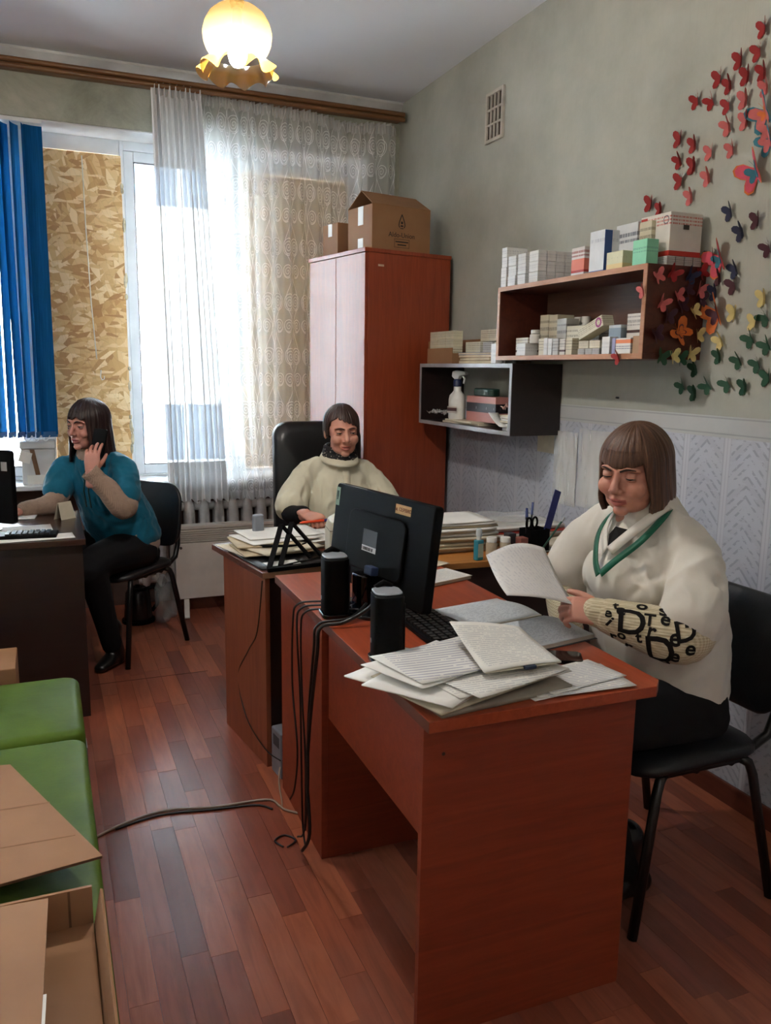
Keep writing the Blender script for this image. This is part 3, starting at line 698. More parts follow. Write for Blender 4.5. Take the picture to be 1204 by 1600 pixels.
rg = MB(); rg.tube([(0, .012*math.cos(2*PI*k/20), .012*math.sin(2*PI*k/20)) for k in range(20)], .0016, 5, True); rg.v = [(x*.2-.0668, y-.052, z+.115) for x, y, z in rg.v]
ob('round_mark', rg, plain('mark_grey', (96, 98, 110), .5), bg_)
ob('barcode', MB().box(-.012, .012, -.0731, -.0725, .085, .1), plain('barcode_ink', (60, 56, 52), .6), bg_)
ob('red_corner', MB().box(-.0671, -.0664, .04, .071, .11, .132), plain('corner_red', (190, 60, 44), .5), bg_)
# boxes inside the long shelf
zi = 1.4903
inside = [
 (1.87, 1.93, 2.975, 3.068, 0, .074, CW2, 'white and brown medicine box at the left end inside the shelf'),
 (1.84, 1.90, 2.945, 3.01, 0, .049, CW, 'short bright white box in front of the white and brown one'),
 (1.95, 2.03, 2.885, 2.945, 0, .165, CCRM, 'right tall cream carton at the back inside the shelf'),
 (1.95, 2.03, 2.95, 3.012, 0, .168, CCRM, 'left tall cream carton at the back inside the shelf'),
 (1.94, 2.0, 2.808, 2.872, 0, .146, CGRY, 'tall grey carton beside the tall cream cartons'),
 (1.935, 2.01, 2.68, 2.796, 0, .114, CCRM, 'wide cream carton behind the row of small boxes'),
 (1.865, 1.925, 2.836, 2.885, 0, .066, CCRM, 'small cream box left of the two thin white boxes'),
 (1.852, 1.925, 2.803, 2.829, 0, .067, CW, 'left thin bright white box at the shelf front'),
 (1.85, 1.92, 2.77, 2.797, 0, .064, CW, 'right thin bright white box at the shelf front'),
 (1.852, 1.915, 2.728, 2.766, 0, .063, CGRY, 'grey small box next to the thin white boxes'),
 (1.855, 1.92, 2.688, 2.724, 0, .061, CW2, 'white box with a brown band in the middle front row'),
 (1.856, 1.92, 2.644, 2.684, 0, .062, CCRM, 'cream box with a round red mark in the front row'),
 (1.86, 1.93, 2.572, 2.612, 0, .022, CGRY, 'lower left flat grey box under the tilted carton'),
 (1.862, 1.93, 2.528, 2.568, 0, .022, CGRY, 'lower middle flat grey box under the tilted carton'),
 (1.86, 1.93, 2.482, 2.524, 0, .022, CGRY, 'lower right flat grey box under the tilted carton'),
 (1.862, 1.93, 2.55, 2.61, .0224, .05, CCRM, 'upper left flat cream box under the tilted carton'),
 (1.862, 1.93, 2.482, 2.545, .0224, .05, CCRM, 'upper right flat cream box under the tilted carton'),
 (1.885, 1.95, 2.398, 2.466, 0, .102, CSHD, 'slate grey carton with a shield mark'),
 (1.845, 1.882, 2.405, 2.448, 0, .06, CW, 'white box in front of the slate carton'),
 (1.848, 1.9, 2.378, 2.396, 0, .054, CLIL, 'thin lilac box standing beside the orange striped box'),
 (1.845, 1.90, 2.292, 2.372, 0, .053, CORG, 'white box with an orange stripe at the near shelf front'),
 (1.85, 1.92, 2.25, 2.288, 0, .058, CBRN, 'tan box at the near end of the shelf'),
 (1.905, 1.965, 2.30, 2.39, 0, .056, CGRY, 'grey box under the column of white cartons'),
 (1.905, 1.965, 2.318, 2.392, .0563, .138, CW2, 'white and brown carton on the near column of boxes'),
 (1.93, 2.0, 2.228, 2.295, 0, .1, CGRY, 'grey carton supporting the top white carton at near end'),
 (1.93, 2.0, 2.23, 2.298, .1003, .17, CW, 'top bright white carton at the near end inside the shelf'),
 (1.945, 2.01, 2.60, 2.66, 0, .098, CGRY, 'grey carton at the back behind the tilted carton'),
]
for (x0, x1, y0, y1, z0, z1, m_, lb) in inside: carton(x0, x1, y0, y1, zi+z0, zi+z1, m_, lb, 'medicine boxes inside the long wall shelf')
tl_ = carton(1.87, 1.92, 2.475, 2.625, zi+.078, zi+.118, CCRM, 'tilted cream carton with a purple ring leaning on small boxes', 'medicine boxes inside the long wall shelf', rx=math.radians(-19))
rg = MB(); rg.tube([(0, .014*math.cos(2*PI*k/20), .014*math.sin(2*PI*k/20)) for k in range(20)], .004, 5, True); rg.v = [(x*.1-.0255, y-.052, z+.02) for x, y, z in rg.v]
ob('purple_ring', rg, plain('ring_purple', (150, 60, 120), .5), tl_)
def bottle(name, label, loc, prof, parts, group=None):
    t_ = thing(name, label, 'bottle', loc, 0, group)
    for (nm, pr, mt) in parts: ob(nm, MB().lathe(pr, 20), mt, t_, smooth=True, sharp=45)
    return t_
WPL = plain('white_plastic', (222, 220, 214), .35, .05)
bottle('pill_jar', 'small white pill jar standing on a box inside the shelf', (1.88, 2.935, zi+.0497), None, [('jar', [(0, 0), (.021, 0), (.022, .004), (.022, .034), (.016, .038), (0, .038)], WPL), ('lid', [(0, .0382), (.0185, .0382), (.0185, .052), (.016, .054), (0, .054)], WPL)])
for k, (y_, lb) in enumerate(((2.845, 'left'), (2.795, 'right'))): bottle('pill_jar', '%s round white jar at the dark back of the shelf' % lb, (2.025, y_, zi+.0), None, [('jar', [(0, 0), (.02, 0), (.021, .12), (.014, .13), (0, .13)], WPL), ('lid', [(0, .1302), (.018, .1302), (.018, .155), (0, .155)], WPL)])

# ---- on and in the short shelf
z2 = 1.4586
oc = thing('shipping_box', 'open brown tray box packed with pill cartons on the short shelf', 'box', (1.84, 3.60, z2))
ob('tray', MB().box(0, .16, 0, .275, 0, .004).box(0, .004, 0, .275, .004, .075).box(.156, .16, 0, .275, .004, .12).box(.004, .156, .271, .275, .004, .11).box(.004, .156, 0, .004, .004, .05), CARDM, oc)
for lv in range(2):
    for k in range(3):
        carton(1.848, 1.90, 3.606+.087*k, 3.690+.087*k, z2+.0805+.038*lv, z2+.118+.038*lv, CCRM, '%s cream pill carton of the %s layer in the brown tray box' % (['right', 'middle', 'left'][k], ['lower', 'upper'][lv]), 'pill cartons in the brown tray box', 'pill_carton')
        if lv == 0: carton(1.848, 1.90, 3.606+.087*k, 3.690+.087*k, z2+.0043, z2+.08, CCRM, '%s carton low inside the brown tray box' % ['right', 'middle', 'left'][k], 'pill cartons in the brown tray box', 'pill_carton')
BKC = [(150, 110, 80), (170, 132, 98), (40, 92, 150), (120, 84, 62)]
for k in range(4):
    th = [.014, .013, .012, .010][k]; z0 = z2+[0, .0145, .028, .0405][k]
    bk = thing('notebook', '%s notebook of the flat pile on the short shelf' % ['bottom tan', 'second brown', 'third tan', 'top blue'][k], 'notebook', (1.95, 3.39, z0), [.02, -.03, .03, .06][k], 'notebooks piled on the short shelf')
    cm = plain('cover_%d' % k, [(158, 118, 86), (120, 84, 62), (172, 134, 100), (40, 96, 158)][k], .5)
    ob('page_block', MB().box(-.10, .10, -.15, .15, .0012, th-.0012), plain('page_edges', (214, 196, 164), .8), bk)
    ob('cover', MB().box(-.102, .102, -.152, .152, 0, .0012).box(-.102, .102, -.152, .152, th-.0012, th).box(.1, .102, -.152, .152, .0012, th-.0012), cm, bk)
zz = z2+.051
for k, (y0, y1, h_) in enumerate(((3.43, 3.575, .05), (3.34, 3.425, .048), (3.245, 3.335, .046))):
    carton(1.90+.01*k, 1.96, y0, y1, zz, zz+h_, [CCRM, CGRY, CCRM][k], '%s box standing on the blue notebook' % ['left', 'middle', 'right'][k], 'boxes on the notebooks', rz=.0)
for k in range(3): carton(1.93, 1.99, 3.25+.08*k, 3.325+.08*k, zz+.052, zz+.105, CCRM, '%s cream box of the upper row above the notebooks' % ['right', 'middle', 'left'][k], 'boxes on the notebooks')
carton(1.835, 1.87, 3.172, 3.215, z2, z2+.085, CW, 'narrow white carton at the right end of the short shelf top')
carton(1.875, 1.93, 3.158, 3.225, z2, z2+.165, CGRY, 'tall pale carton at the right end of the short shelf top')
z3 = 1.1733
sp = thing('spray_bottle', 'white trigger spray bottle with a dark blue collar', 'spray bottle', (1.875, 3.60, z3+.018), .35)
ob('bottle', MB().lathe([(0, 0), (.04, 0), (.044, .006), (.044, .10), (.040, .125), (.026, .140), (.020, .150), (.019, .178), (0, .18)], 24, Matrix.Diagonal((.8, 1.05, .92, 1))), WPL, sp, smooth=True, sharp=50)
ob('collar', MB().lathe([(0, .1575), (.021, .1575), (.021, .185), (.016, .192), (0, .192)], 18), plain('collar_blue', (26, 34, 70), .4), sp, smooth=True, sharp=50)
ob('trigger_head', MB().prism([(-.062, .215), (-.056, .228), (.0, .236), (.026, .23), (.03, .205), (.012, .1925), (-.012, .1925), (-.02, .208)], -.013, .013, 'x', Matrix.Rotation(PI/2*0, 4, 'Z')), WPL, sp, bevel=.004)
ob('trigger', MB().tube([(0, -.03, .212), (0, -.045, .195), (0, -.04, .172)], .005, 8), WPL, sp, smooth=True)
ob('label', MB().prism([(-.03, .03), (.03, .03), (.03, .062), (-.03, .062)], -.0362, -.0352, 'x'), cmat('spray_label', (196, 186, 176), ((.3, .8, (90, 60, 60)),), (60, 50, 60), ((.3, .5),), .5), sp)
pkb = carton(1.88, 1.96, 3.235, 3.51, z3+.018, z3+.135, cmat('carton_pinkblack', (190, 128, 120), ((.38, .74, (26, 20, 26)),), (220, 210, 210), ((.5, .6),), .35), 'pink box with a black band inside the short shelf')
gp = thing('plastic_case', 'dark green rounded plastic case on the pink box', 'case', (1.925, 3.40, z3+.1355))
ob('shell', MB().prism(rounded(.06, .175, .025), 0, .036, 'z'), plain('case_green', (18, 54, 44), .4), gp, bevel=.006)
ob('seam', MB().prism(rounded(.0612, .1762, .025), .017, .0185, 'z'), plain('case_seam', (10, 30, 26), .5), gp)
def sheet_mat(name, base=(224, 222, 214), ink=(150, 152, 160), rows=26, axis='y', dens=.55, margin=.1):
    m = Mat(name); g = m.xyz(m.coord('Generated')); a_, b_ = (g[0], g[1]) if axis == 'y' else (g[1], g[0])
    row = (b_*rows); rf = row.frac(); hv = m.node('ShaderNodeCombineXYZ'); m.nt.links.new((a_*14).s, hv.inputs[0]); m.nt.links.new((row.floor()*3.7).s, hv.inputs[1])
    nz = m.noise(hv.outputs[0], 1.6, 3, .7)
    ink_m = rf.gt(.35)*rf.lt(.7)*nz.gt(1-dens)*a_.gt(margin)*a_.lt(1-margin)*b_.gt(.08)*b_.lt(.92)
    c = m.ramp(m.noise(m.coord('Object'), 8, 3), [(.3, tuple(int(k*.95) for k in base)), (.7, base)])
    m.set('Base Color', m.mix(ink_m*.6, c, ink)).set('Roughness', .7); return m.m
PAPERT = sheet_mat('paper_text'); PAPER = plain('paper_plain', (226, 224, 218), .75, .05); PAPERO = plain('paper_old', (206, 196, 174), .8, .12)
PAPERH = sheet_mat('paper_handwriting', (222, 220, 214), (110, 116, 150), 18, 'y', .6); PAPERG = sheet_mat('paper_grid', (208, 214, 218), (120, 128, 146), 30, 'x', .5)
for k, (x0, y0, w_, l_, r_) in enumerate(((1.84, 3.33, .15, .34, .05), (1.83, 3.35, .14, .30, -.06))):
    tg = ob('paper_pad', MB().box(-w_/2, w_/2, -l_/2, l_/2, 0, .0085), PAPERO, bevel=.001); tg.location = (x0+w_/2, y0+l_/2, z3+.0005+.0088*k); tg.rotation_euler = (0, 0, r_)
    tag(tg, '%s cream paper pad under the spray bottle' % ['lower', 'upper'][k], 'paper')
cp = MB()
def crump(s, t):
    a = (s-.5)*.13; b = (t-.5)*.10; n_ = mnoise.noise(Vector((a*40, b*40, 2.0)))+.6*mnoise.noise(Vector((a*90, b*90, 5)))
    return (a, b, .03+.022*n_)
PLB = Mat('plastic_film'); PLB.set('Base Color', (228, 228, 226)).set('Roughness', .12).set('Alpha', .34); FILM = PLB.m
cp.grid(crump, 24, 20); o = ob('plastic_bag', cp, FILM, smooth=True, solid=.0008); o.location = (1.885, 3.78, z3+.012); tag(o, 'crumpled clear plastic bag at the left of the short shelf', 'bag')
cp = MB(); cp.grid(lambda s, t: ((s-.5)*.10, (t-.5)*.09, .03+.02*mnoise.noise(Vector((s*5, t*5, 1.0)))+.012*mnoise.noise(Vector((s*11, t*11, 4.0)))), 24, 20)
o = ob('blister_foil', cp, plain('foil_pink', (206, 160, 146), .25, .2, 30, metal=.5), smooth=True, solid=.001); o.location = (1.885, 3.075, z3+.072); tag(o, 'crumpled pinkish foil packaging at the right end of the short shelf', 'packaging')
o = ob('paper_strip', MB().grid(lambda s, t: ((t-.5)*.045, (s-.5)*.2, .05*s**1.5), 12, 3), PAPERT, smooth=True, solid=.001); o.location = (1.845, 3.14, z3+.018); o.rotation_euler = (0, 0, -.25); tag(o, 'curled printed paper strip on the short shelf', 'paper')
for k in range(5):
    o = ob('leaflet', MB().box(-.05, .05, -.055, .055, 0, .006+.002*(k % 2)), [PAPER, PAPERO, PAPERT][k % 3]); o.location = (1.90, 3.085, z3+.022+.0092*k); o.rotation_euler = (0, 0, .15*math.sin(k*2.1))
    tag(o, '%s leaflet of the pile under the foil packaging' % ['bottom', 'second', 'third', 'fourth', 'top'][k], 'leaflet', 'leaflets at the right end of the short shelf')
carton(1.83, 1.895, 3.02, 3.085, z3, z3+.022, CW, 'small white box at the lower right corner of the short shelf')

# ================================================================== paper butterflies
BCOL = dict(red=(146, 20, 22), pink=(196, 98, 96), navy=(24, 30, 66), maroon=(74, 24, 40), purple=(66, 26, 44), yellow=(214, 194, 128), green=(22, 74, 48), orange=(212, 108, 40), teal=(40, 110, 128), magenta=(206, 72, 92))
BM = {k: plain('paper_'+k, c, .7, .1, 20) for k, c in BCOL.items()}
WING = [(0, -.010), (.004, -.016), (.012, -.026), (.020, -.026), (.024, -.018), (.021, -.008), (.017, -.002), (.024, .004), (.031, .014), (.031, .024), (.024, .028), (.014, .024), (.005, .013), (0, .008)]
def wing(sgn, ang, s=1.0, lift=0.0):
    vs = []
    for (a, b) in WING: vs.append((sgn*a*s*math.cos(ang), b*s, a*s*math.sin(ang)+lift))
    mb = MB(); n = len(vs); f = tuple(range(n)) if sgn > 0 else tuple(range(n-1, -1, -1))
    th = .0004; mb.add(vs+[(x, y, z-th) for x, y, z in vs], [f, tuple(k+n for k in f[::-1])]+[(i, (i+1) % n, (i+1) % n+n, i+n) for i in range(n)])
    return mb
wing_cache = {}
def wmesh(c, sgn, ang, s, lift=0):
    k = (c, sgn, round(ang, 2), round(s, 3), lift)
    if k not in wing_cache:
        wing_cache[k] = wing(sgn, ang, s, lift).mesh('wing'); wing_cache[k].materials.append(BM[c])
    return wing_cache[k]
# frames: local X across, local Y up along the surface, local Z away from it
FW = Matrix(((0, 0, -1), (-1, 0, 0), (0, 1, 0)))       # right wall: across -> -y, up -> z, out -> -x
FP = Matrix(((1, 0, 0), (0, 0, -1), (0, 1, 0)))        # shelf end panel facing -y
FF = FW
def butterfly(c, pos, label, frame=FW, s=1.0, tilt=0, inner=None, group='paper butterflies', angs=(.42, .95)):
    M = Matrix.Translation(pos) @ (frame @ Matrix.Rotation(tilt, 3, 'Z')).to_4x4()
    t_ = thing('paper_butterfly', label, 'butterfly', M=M, group=group)
    for sgn, a in ((-1, angs[0]), (1, angs[1])):
        o = bpy.data.objects.new('wing', wmesh(c, sgn, a, s, .0012)); COL.objects.link(o); o.parent = t_
    lay = 0
    for (ic, f_) in (inner or ()):
        lay += 1
        for sgn, a in ((-1, angs[0]), (1, angs[1])):
            o = bpy.data.objects.new('inner_wing', wmesh(ic, sgn, a, s*f_, .0012+.0016*lay)); COL.objects.link(o); o.parent = t_
    o = bpy.data.objects.new('body', wmesh_body(c if not inner else inner[-1][0], s)); COL.objects.link(o); o.parent = t_
body_cache = {}
def wmesh_body(c, s):
    if (c, s) not in body_cache:
        body_cache[(c, s)] = MB().tube([(0, -.017*s, .0012), (0, -.005*s, .002), (0, .012*s, .002)], [.0006, .0016, .0012], 6).tube([(0, .012*s, .002), (.005*s, .024*s, .004)], .0004, 4).tube([(0, .012*s, .002), (-.005*s, .024*s, .004)], .0004, 4).mesh('body')
        body_cache[(c, s)].materials.append(BM[c])
    return body_cache[(c, s)]
ORD = ['topmost', 'second highest', 'third highest', 'fourth highest', 'fifth highest', 'sixth highest', 'seventh highest', 'eighth highest', 'ninth highest', 'tenth highest', 'eleventh highest', 'twelfth highest', 'thirteenth highest', 'fourteenth highest', 'fifteenth highest', 'sixteenth highest', 'seventeenth highest']
wallb = dict(
 red=[(2.041, 2.453), (2.053, 2.392), (2.124, 2.39), (2.209, 2.362), (2.161, 2.33), (2.09, 2.334), (2.025, 2.326), (2.305, 2.321), (2.236, 2.3), (2.162, 2.268), (2.374, 2.216), (2.3, 2.183), (2.365, 2.145), (2.295, 2.113), (2.355, 2.077), (2.501, 2.027), (2.447, 1.998)],
 pink=[(2.012, 2.278), (2.09, 2.266), (2.152, 2.204), (2.08, 2.202), (2.224, 2.141), (2.13, 2.13), (2.224, 2.065), (2.297, 2.016), (2.285, 1.915), (1.993, 2.152)],
 navy=[(2.116, 1.939), (2.061, 1.87), (2.183, 1.806), (2.073, 1.756), (2.153, 1.691)],
 maroon=[(2.002, 1.894), (1.95, 1.806), (2.14, 1.737), (2.076, 1.708)],
 yellow=[(1.949, 1.658), (2.063, 1.618), (1.98, 1.586), (2.111, 1.534)],
 green=[(1.937, 1.601), (1.988, 1.537), (1.922, 1.515), (2.112, 1.484), (2.027, 1.47), (1.952, 1.459), (1.908, 1.418), (2.215, 1.443), (2.067, 1.396), (1.992, 1.387), (2.274, 1.384), (2.156, 1.387), (2.209, 1.361)])
for c, l in wallb.items():
    for k, (y_, z_) in enumerate(sorted(l, key=lambda q: -q[1])):
        x_ = W-.0005; tl = random.uniform(-.15, .55)
        if c == 'green': tl += .25
        butterfly(c, (x_, y_, z_), '%s %s paper butterfly on the right wall' % (ORD[k], {'green': 'dark green', 'navy': 'dark blue'}.get(c, c)), FW, random.uniform(.92, 1.08), tl, angs=(random.uniform(.3, .55), random.uniform(.7, 1.15)), group='%s paper butterflies on the wall' % c)
for (y_, z_, cols, s, lb) in ((2.011, 2.204, ('teal', (('pink', .8), ('orange', .35))), 1.9, 'large blue edged pink butterfly near the upper photo edge'), (1.986, 2.118, ('teal', (('pink', .7),)), 1.4, 'large teal and pink butterfly at the right photo edge'),
        (2.027, 2.039, ('orange', (('magenta', .9), ('teal', .5))), 2.1, 'large orange and pink butterfly with a blue middle'), (2.146, 1.794, ('orange', (('magenta', .92), ('teal', .45))), 2.0, 'large pink butterfly beside the shelf end'), (2.142, 1.621, ('orange', (('maroon', .55),)), 2.1, 'large orange butterfly with a dark middle beside the shelf')):
    butterfly(cols[0], (W-.0005, y_, z_), lb, FW, s, .45, cols[1], 'large layered paper butterflies', (.30, .75))
PANY = 2.1995
panb = dict(pink=[(1.861, 1.736), (1.948, 1.677), (2.037, 1.701), (1.883, 1.651)], red=[(1.921, 1.747), (2.04, 1.758)], navy=[(1.993, 1.743)], purple=[(1.988, 1.697), (1.968, 1.646), (2.045, 1.667), (1.914, 1.611), (1.869, 1.551)],
 yellow=[(2.021, 1.63), (2.044, 1.553), (2.02, 1.492), (1.946, 1.482)], green=[(1.898, 1.480), (1.977, 1.476)])
for c, l in panb.items():
    for k, (x_, z_) in enumerate(sorted(l, key=lambda q: -q[1])):
        butterfly(c, (x_, PANY, z_), '%s %s paper butterfly on the shelf end panel' % (ORD[k] if len(l) > 1 else 'single', c), FP, random.uniform(.85, 1.0), random.uniform(-.6, .7), angs=(random.uniform(.5, .8), random.uniform(.5, .9)), group='%s paper butterflies on the shelf end' % c)
butterfly('orange', (1.967, PANY, 1.562), 'large orange layered butterfly on the shelf end panel', FP, 1.45, .9, (('purple', .5), ('orange', .4)), 'large layered paper butterflies', (.4, .5))
butterfly('red', (1.8185, 2.314, 1.478), 'red paper butterfly on the front edge of the shelf bottom', FF, .85, .5)
butterfly('pink', (1.8185, 2.209, 1.688), 'pink paper butterfly on the front edge of the shelf end', FF, .8, .3)

# ---- notices in clear pockets on the wall
for k, (y0, y1, z0, z1, lb) in enumerate(((2.855, 3.02, .86, 1.176, 'left clear plastic pocket with papers taped to the wall'), (2.62, 2.845, .87, 1.195, 'right clear plastic pocket with a printed sheet behind the woman'))):
    pk = thing('wall_pocket', lb, 'pocket', (W, y0, z0), 0, 'plastic pockets on the wall')
    w_, h_ = y1-y0, z1-z0
    ob('sheet', MB().box(-.0026, -.0016, .012, w_-.012, .012, h_-.02), sheet_mat('pocket_sheet_%d' % k, (222, 222, 220), (90, 92, 100), 24, 'x', .5), pk)
    mb = MB(); mb.grid(lambda s, t: (-.010-.007*abs(mnoise.noise(Vector((s*4+k*7, t*3, 1))))-.006*mnoise.noise(Vector((s*9, t*2.5+k, 3))), s*w_, t*h_), 22, 34)
    ob('film', mb, FILM, pk, smooth=True)
o = ob('wall_note', MB().box(-.0015, 0, 0, .13, 0, .10), PAPERO); o.location = (W, 3.04, 1.07); tag(o, 'small cream note stuck to the wall under the short shelf', 'note')
o = ob('wall_nail', MB().tube([(0, 0, 0), (-.012, 0, .001)], .004, 8), plain('nail_dark', (40, 36, 34), .4)); o.location = (W, 2.62, 1.33); tag(o, 'small dark nail in the wall above the border strip', 'nail')
# ================================================================== desks
DKA = wood('desk_orange_top', (128, 52, 28), (150, 64, 36), (168, 80, 48), 'y', .3)
DKV = wood('desk_orange_panel', (108, 40, 22), (128, 50, 28), (144, 62, 36), 'x', .42)
DA = (1.2435, 1.3438)
da = thing('office_desk', 'orange red wooden desk with the black monitor on it', 'desk', (DA[0], DA[1], 0), -.0143)
ob('desktop', MB().prism([(-.58, 0), (-.03, 0), (0, .03), (0, 1.22), (-.58, 1.22)], .725, .75, 'z'), DKA, da, bevel=.002)
ob('end_panel', MB().box(-.575, -.055, .035, .053, 0, .7248), DKV, da, bevel=.001)
ob('modesty_panel', MB().box(-.545, -.527, .0532, .748, .44, .7248), DKV, da)
pd = ob('drawer_pedestal', MB().box(-.565, -.547, .75, 1.20, 0, .7248).box(-.547, -.10, .75, .768, 0, .7248).box(-.547, -.10, 1.182, 1.20, 0, .7248).box(-.547, -.10, .768, 1.182, .05, .068), DKV, da, bevel=.001)
for k in range(3):
    dw = ob('drawer', MB().box(-.10, -.083, .753, 1.197, .055+.222*k, .272+.222*k), DKV, da, bevel=.001)
    ob('drawer_handle', MB().tube([(-.083, .93, .17+.222*k), (-.065, .93, .17+.222*k), (-.065, 1.02, .17+.222*k), (-.083, 1.02, .17+.222*k)], .004, 6), plain('pull_grey', (150, 150, 150), .3, metal=1), dw, smooth=True)
ob('edge_banding', MB().box(-.5805, -.5801, .0, 1.22, .7255, .7495), plain('edge_band', (104, 52, 34), .5), da)
ob('screw_cap', MB().tube([(-.53, .0342, .66), (-.53, .035, .66)], .004, 8), plain('cap_dark', (40, 18, 14), .5), da)

D2 = Matrix.Translation((.651, 2.618, 0)) @ Matrix.Rotation(math.radians(8), 4, 'Z')
DK2 = wood('desk_brown_top', (70, 36, 24), (92, 50, 34), (110, 64, 44), 'x', .35); DK2P = wood('desk_brown_panel', (110, 56, 36), (132, 70, 46), (148, 84, 58), 'z', .45)
d2 = thing('office_desk', 'brown desk covered in papers before the woman in cream', 'desk', M=D2)
ob('desktop', MB().box(0, .60, 0, .52, .727, .749), DK2, d2, bevel=.002)
ob('edge_banding', MB().box(0, .60, -.0012, 0, .728, .748), plain('edge_light', (150, 112, 84), .5), d2)
ob('end_panel', MB().box(.045, .063, .09, .515, 0, .7268), DK2P, d2, bevel=.001)
ob('end_panel', MB().box(.56, .578, .09, .515, 0, .7268), DK2P, d2, bevel=.001)
ob('modesty_panel', MB().box(.0632, .5598, .10, .116, .12, .7268), plain('panel_dark', (44, 22, 16), .5), d2)

TAN = wood('desk_tan_top', (150, 96, 44), (176, 116, 58), (194, 136, 76), 'x', .4)
d4 = thing('side_desk', 'tan topped side desk against the right wall with pen holder', 'desk', (1.270, 2.525, 0), math.radians(-2))
ob('desktop', MB().box(0, .77, 0, .58, .727, .75), TAN, d4, bevel=.002)
ob('modesty_panel', MB().box(.02, .745, .05, .066, .1, .7268), plain('side_desk_dark', (52, 26, 18), .5), d4)
for x_ in (.005, .742): ob('end_panel', MB().box(x_, x_+.018, .03 if x_ < .5 else .07, .6, 0, .7268), DK2P, d4)

DKW3 = wood('desk_dark_top', (40, 24, 20), (54, 34, 28), (68, 46, 38), 'x', .25); DKP3 = wood('desk_dark_panel', (24, 11, 9), (32, 15, 12), (40, 20, 16), 'x', .4)
d3 = thing('office_desk', 'dark brown desk under the blue blind at left', 'desk', (.13, 3.38, 0))
ob('desktop', MB().box(-1.5, 0, 0, .70, .725, .75), DKW3, d3, bevel=.002)
ob('front_panel', MB().box(-1.48, -.012, .025, .043, 0, .7248), DKP3, d3)
ob('end_panel', MB().box(-.03, -.012, .0432, .66, 0, .7248), DKP3, d3); ob('end_panel', MB().box(-1.48, -1.462, .0432, .66, 0, .7248), DKP3, d3)

# ================================================================== green couch
GRN = Mat('green_vinyl'); v = GRN.coord('Object'); n = GRN.noise(v, 5, 5, .6); n2 = GRN.noise(GRN.coord('Object', (1, 3, 1)), 9, 4, .7, .8)
GRN.set('Base Color', GRN.ramp(n, [(.3, (66, 88, 22)), (.7, (84, 108, 32))])).set('Roughness', .5).set('Specular IOR Level', .14); GRN.bump(n2*.7+GRN.noise(v, 160, 2)*.3, .12, .006); GV = GRN.m
co = thing('couch', 'green vinyl padded couch of two cushions at lower left', 'couch', (-.29, 1.4, 0))
def cushion(x0, x1, y0, y1, z0, z1, bulge, r=.03):
    w, l = x1-x0, y1-y0; cx, cy = (x0+x1)/2, (y0+y1)/2; mb = MB(); rings = [(.006, z0), (0, z0+.008)]
    for k in range(6):
        a = PI/2*k/5; rings.append((r*(1-math.cos(a)), z1-r+r*math.sin(a)))
    for d, f in ((.08, .35), (.14, .65), (.22, .88), (.30, 1.0)): rings.append((min(d, w/2-.01), z1+bulge*f))
    vs = []; n = None
    for d, z in rings:
        d_ = min(d, min(w, l)/2-.012); o_ = rounded(w-2*d_, l-2*d_, max(.006, .035-d_*.3) if d_ < .05 else .01, 5, cx, cy); n = len(o_); vs += [(x, y, z) for x, y in o_]
    fs = [tuple(range(n-1, -1, -1))]+[(i*n+j, i*n+(j+1) % n, (i+1)*n+(j+1) % n, (i+1)*n+j) for i in range(len(rings)-1) for j in range(n)]+[tuple((len(rings)-1)*n+j for j in range(n))]
    return mb.add(vs, fs)
ob('seat_cushion', cushion(-.36, .35, -.75, .815, .33, .447, .006, .022), GV, co, smooth=True, sharp=60)
ob('seat_cushion', cushion(-.36, .352, .83, 1.29, .335, .45, .012, .03), GV, co, smooth=True, sharp=60)
ob('base', MB().box(-.35, .335, -.74, 1.28, .10, .3295), plain('couch_base', (86, 122, 46), .5), co, bevel=.01)
ob('corner_bracket', MB().box(.3525, .3545, .835, .90, .27, .40), plain('bracket_metal', (150, 146, 138), .35, metal=.8), co)
for a_ in ((-.3, -.68), (.28, -.68), (-.3, 1.22), (.28, 1.22)): ob('foot', MB().box(a_[0]-.025, a_[0]+.025, a_[1]-.025, a_[1]+.025, 0, .0995), plain('foot_dark', (40, 32, 26), .6), co)
# cardboard on the couch
ck = thing('cardboard_sheet', 'flattened cardboard piece jutting over the green cushion edge', 'cardboard', (0, 0, 0))
e_ = MB(); poly = [(-.62, 1.90), (-.40, 1.99), (-.112, 1.948), (.06, 1.512), (-.116, 1.487), (-.60, 1.44)]
e_.prism(poly, 0, .006, 'z'); o = ob('panel', e_, CARDM, ck)
ob('crease', MB().bar((-.62, 1.765, .0061), (-.03, 1.745, .0061), .004, .0006).bar((-.62, 1.62, .0061), (.015, 1.60, .0061), .003, .0006), plain('crease_brown', (138, 98, 66), .9), ck)
ob('corrugated_edge', MB().bar((.0585, 1.5115, .003), (-.116, 1.4868, .003), .0012, .005), plain('edge_brown', (92, 62, 40), .9), ck)
ck.location = (0, 0, .474); ck.rotation_euler = (math.radians(1.2), 0, 0)
oc2 = thing('open_carton', 'open cardboard carton lying on the couch at the bottom corner', 'carton', (-.20, 1.10, .4585))
ob('far_wall', MB().box(-.26, .235, .285, .291, 0, .075), CARDM, oc2)
ob('side_wall', MB().quadbox((.235, -.25, 0), (.235, .2845, 0), (.248, .275, .075), (.25, -.25, .03), .005), CARDM, oc2)
ob('floor_panel', MB().box(-.26, .2345, -.25, .2845, 0, .006), CARDM, oc2)
ob('flap', MB().quadbox((-.36, .29, .088), (.165, .262, .086), (.150, -.19, .10), (-.36, -.22, .11), .006), CARDM, oc2)
ob('flap', MB().quadbox((.155, .11, .0065), (.234, .075, .0065), (.234, -.25, .03), (.155, -.25, .04), .005), CARDM, oc2)
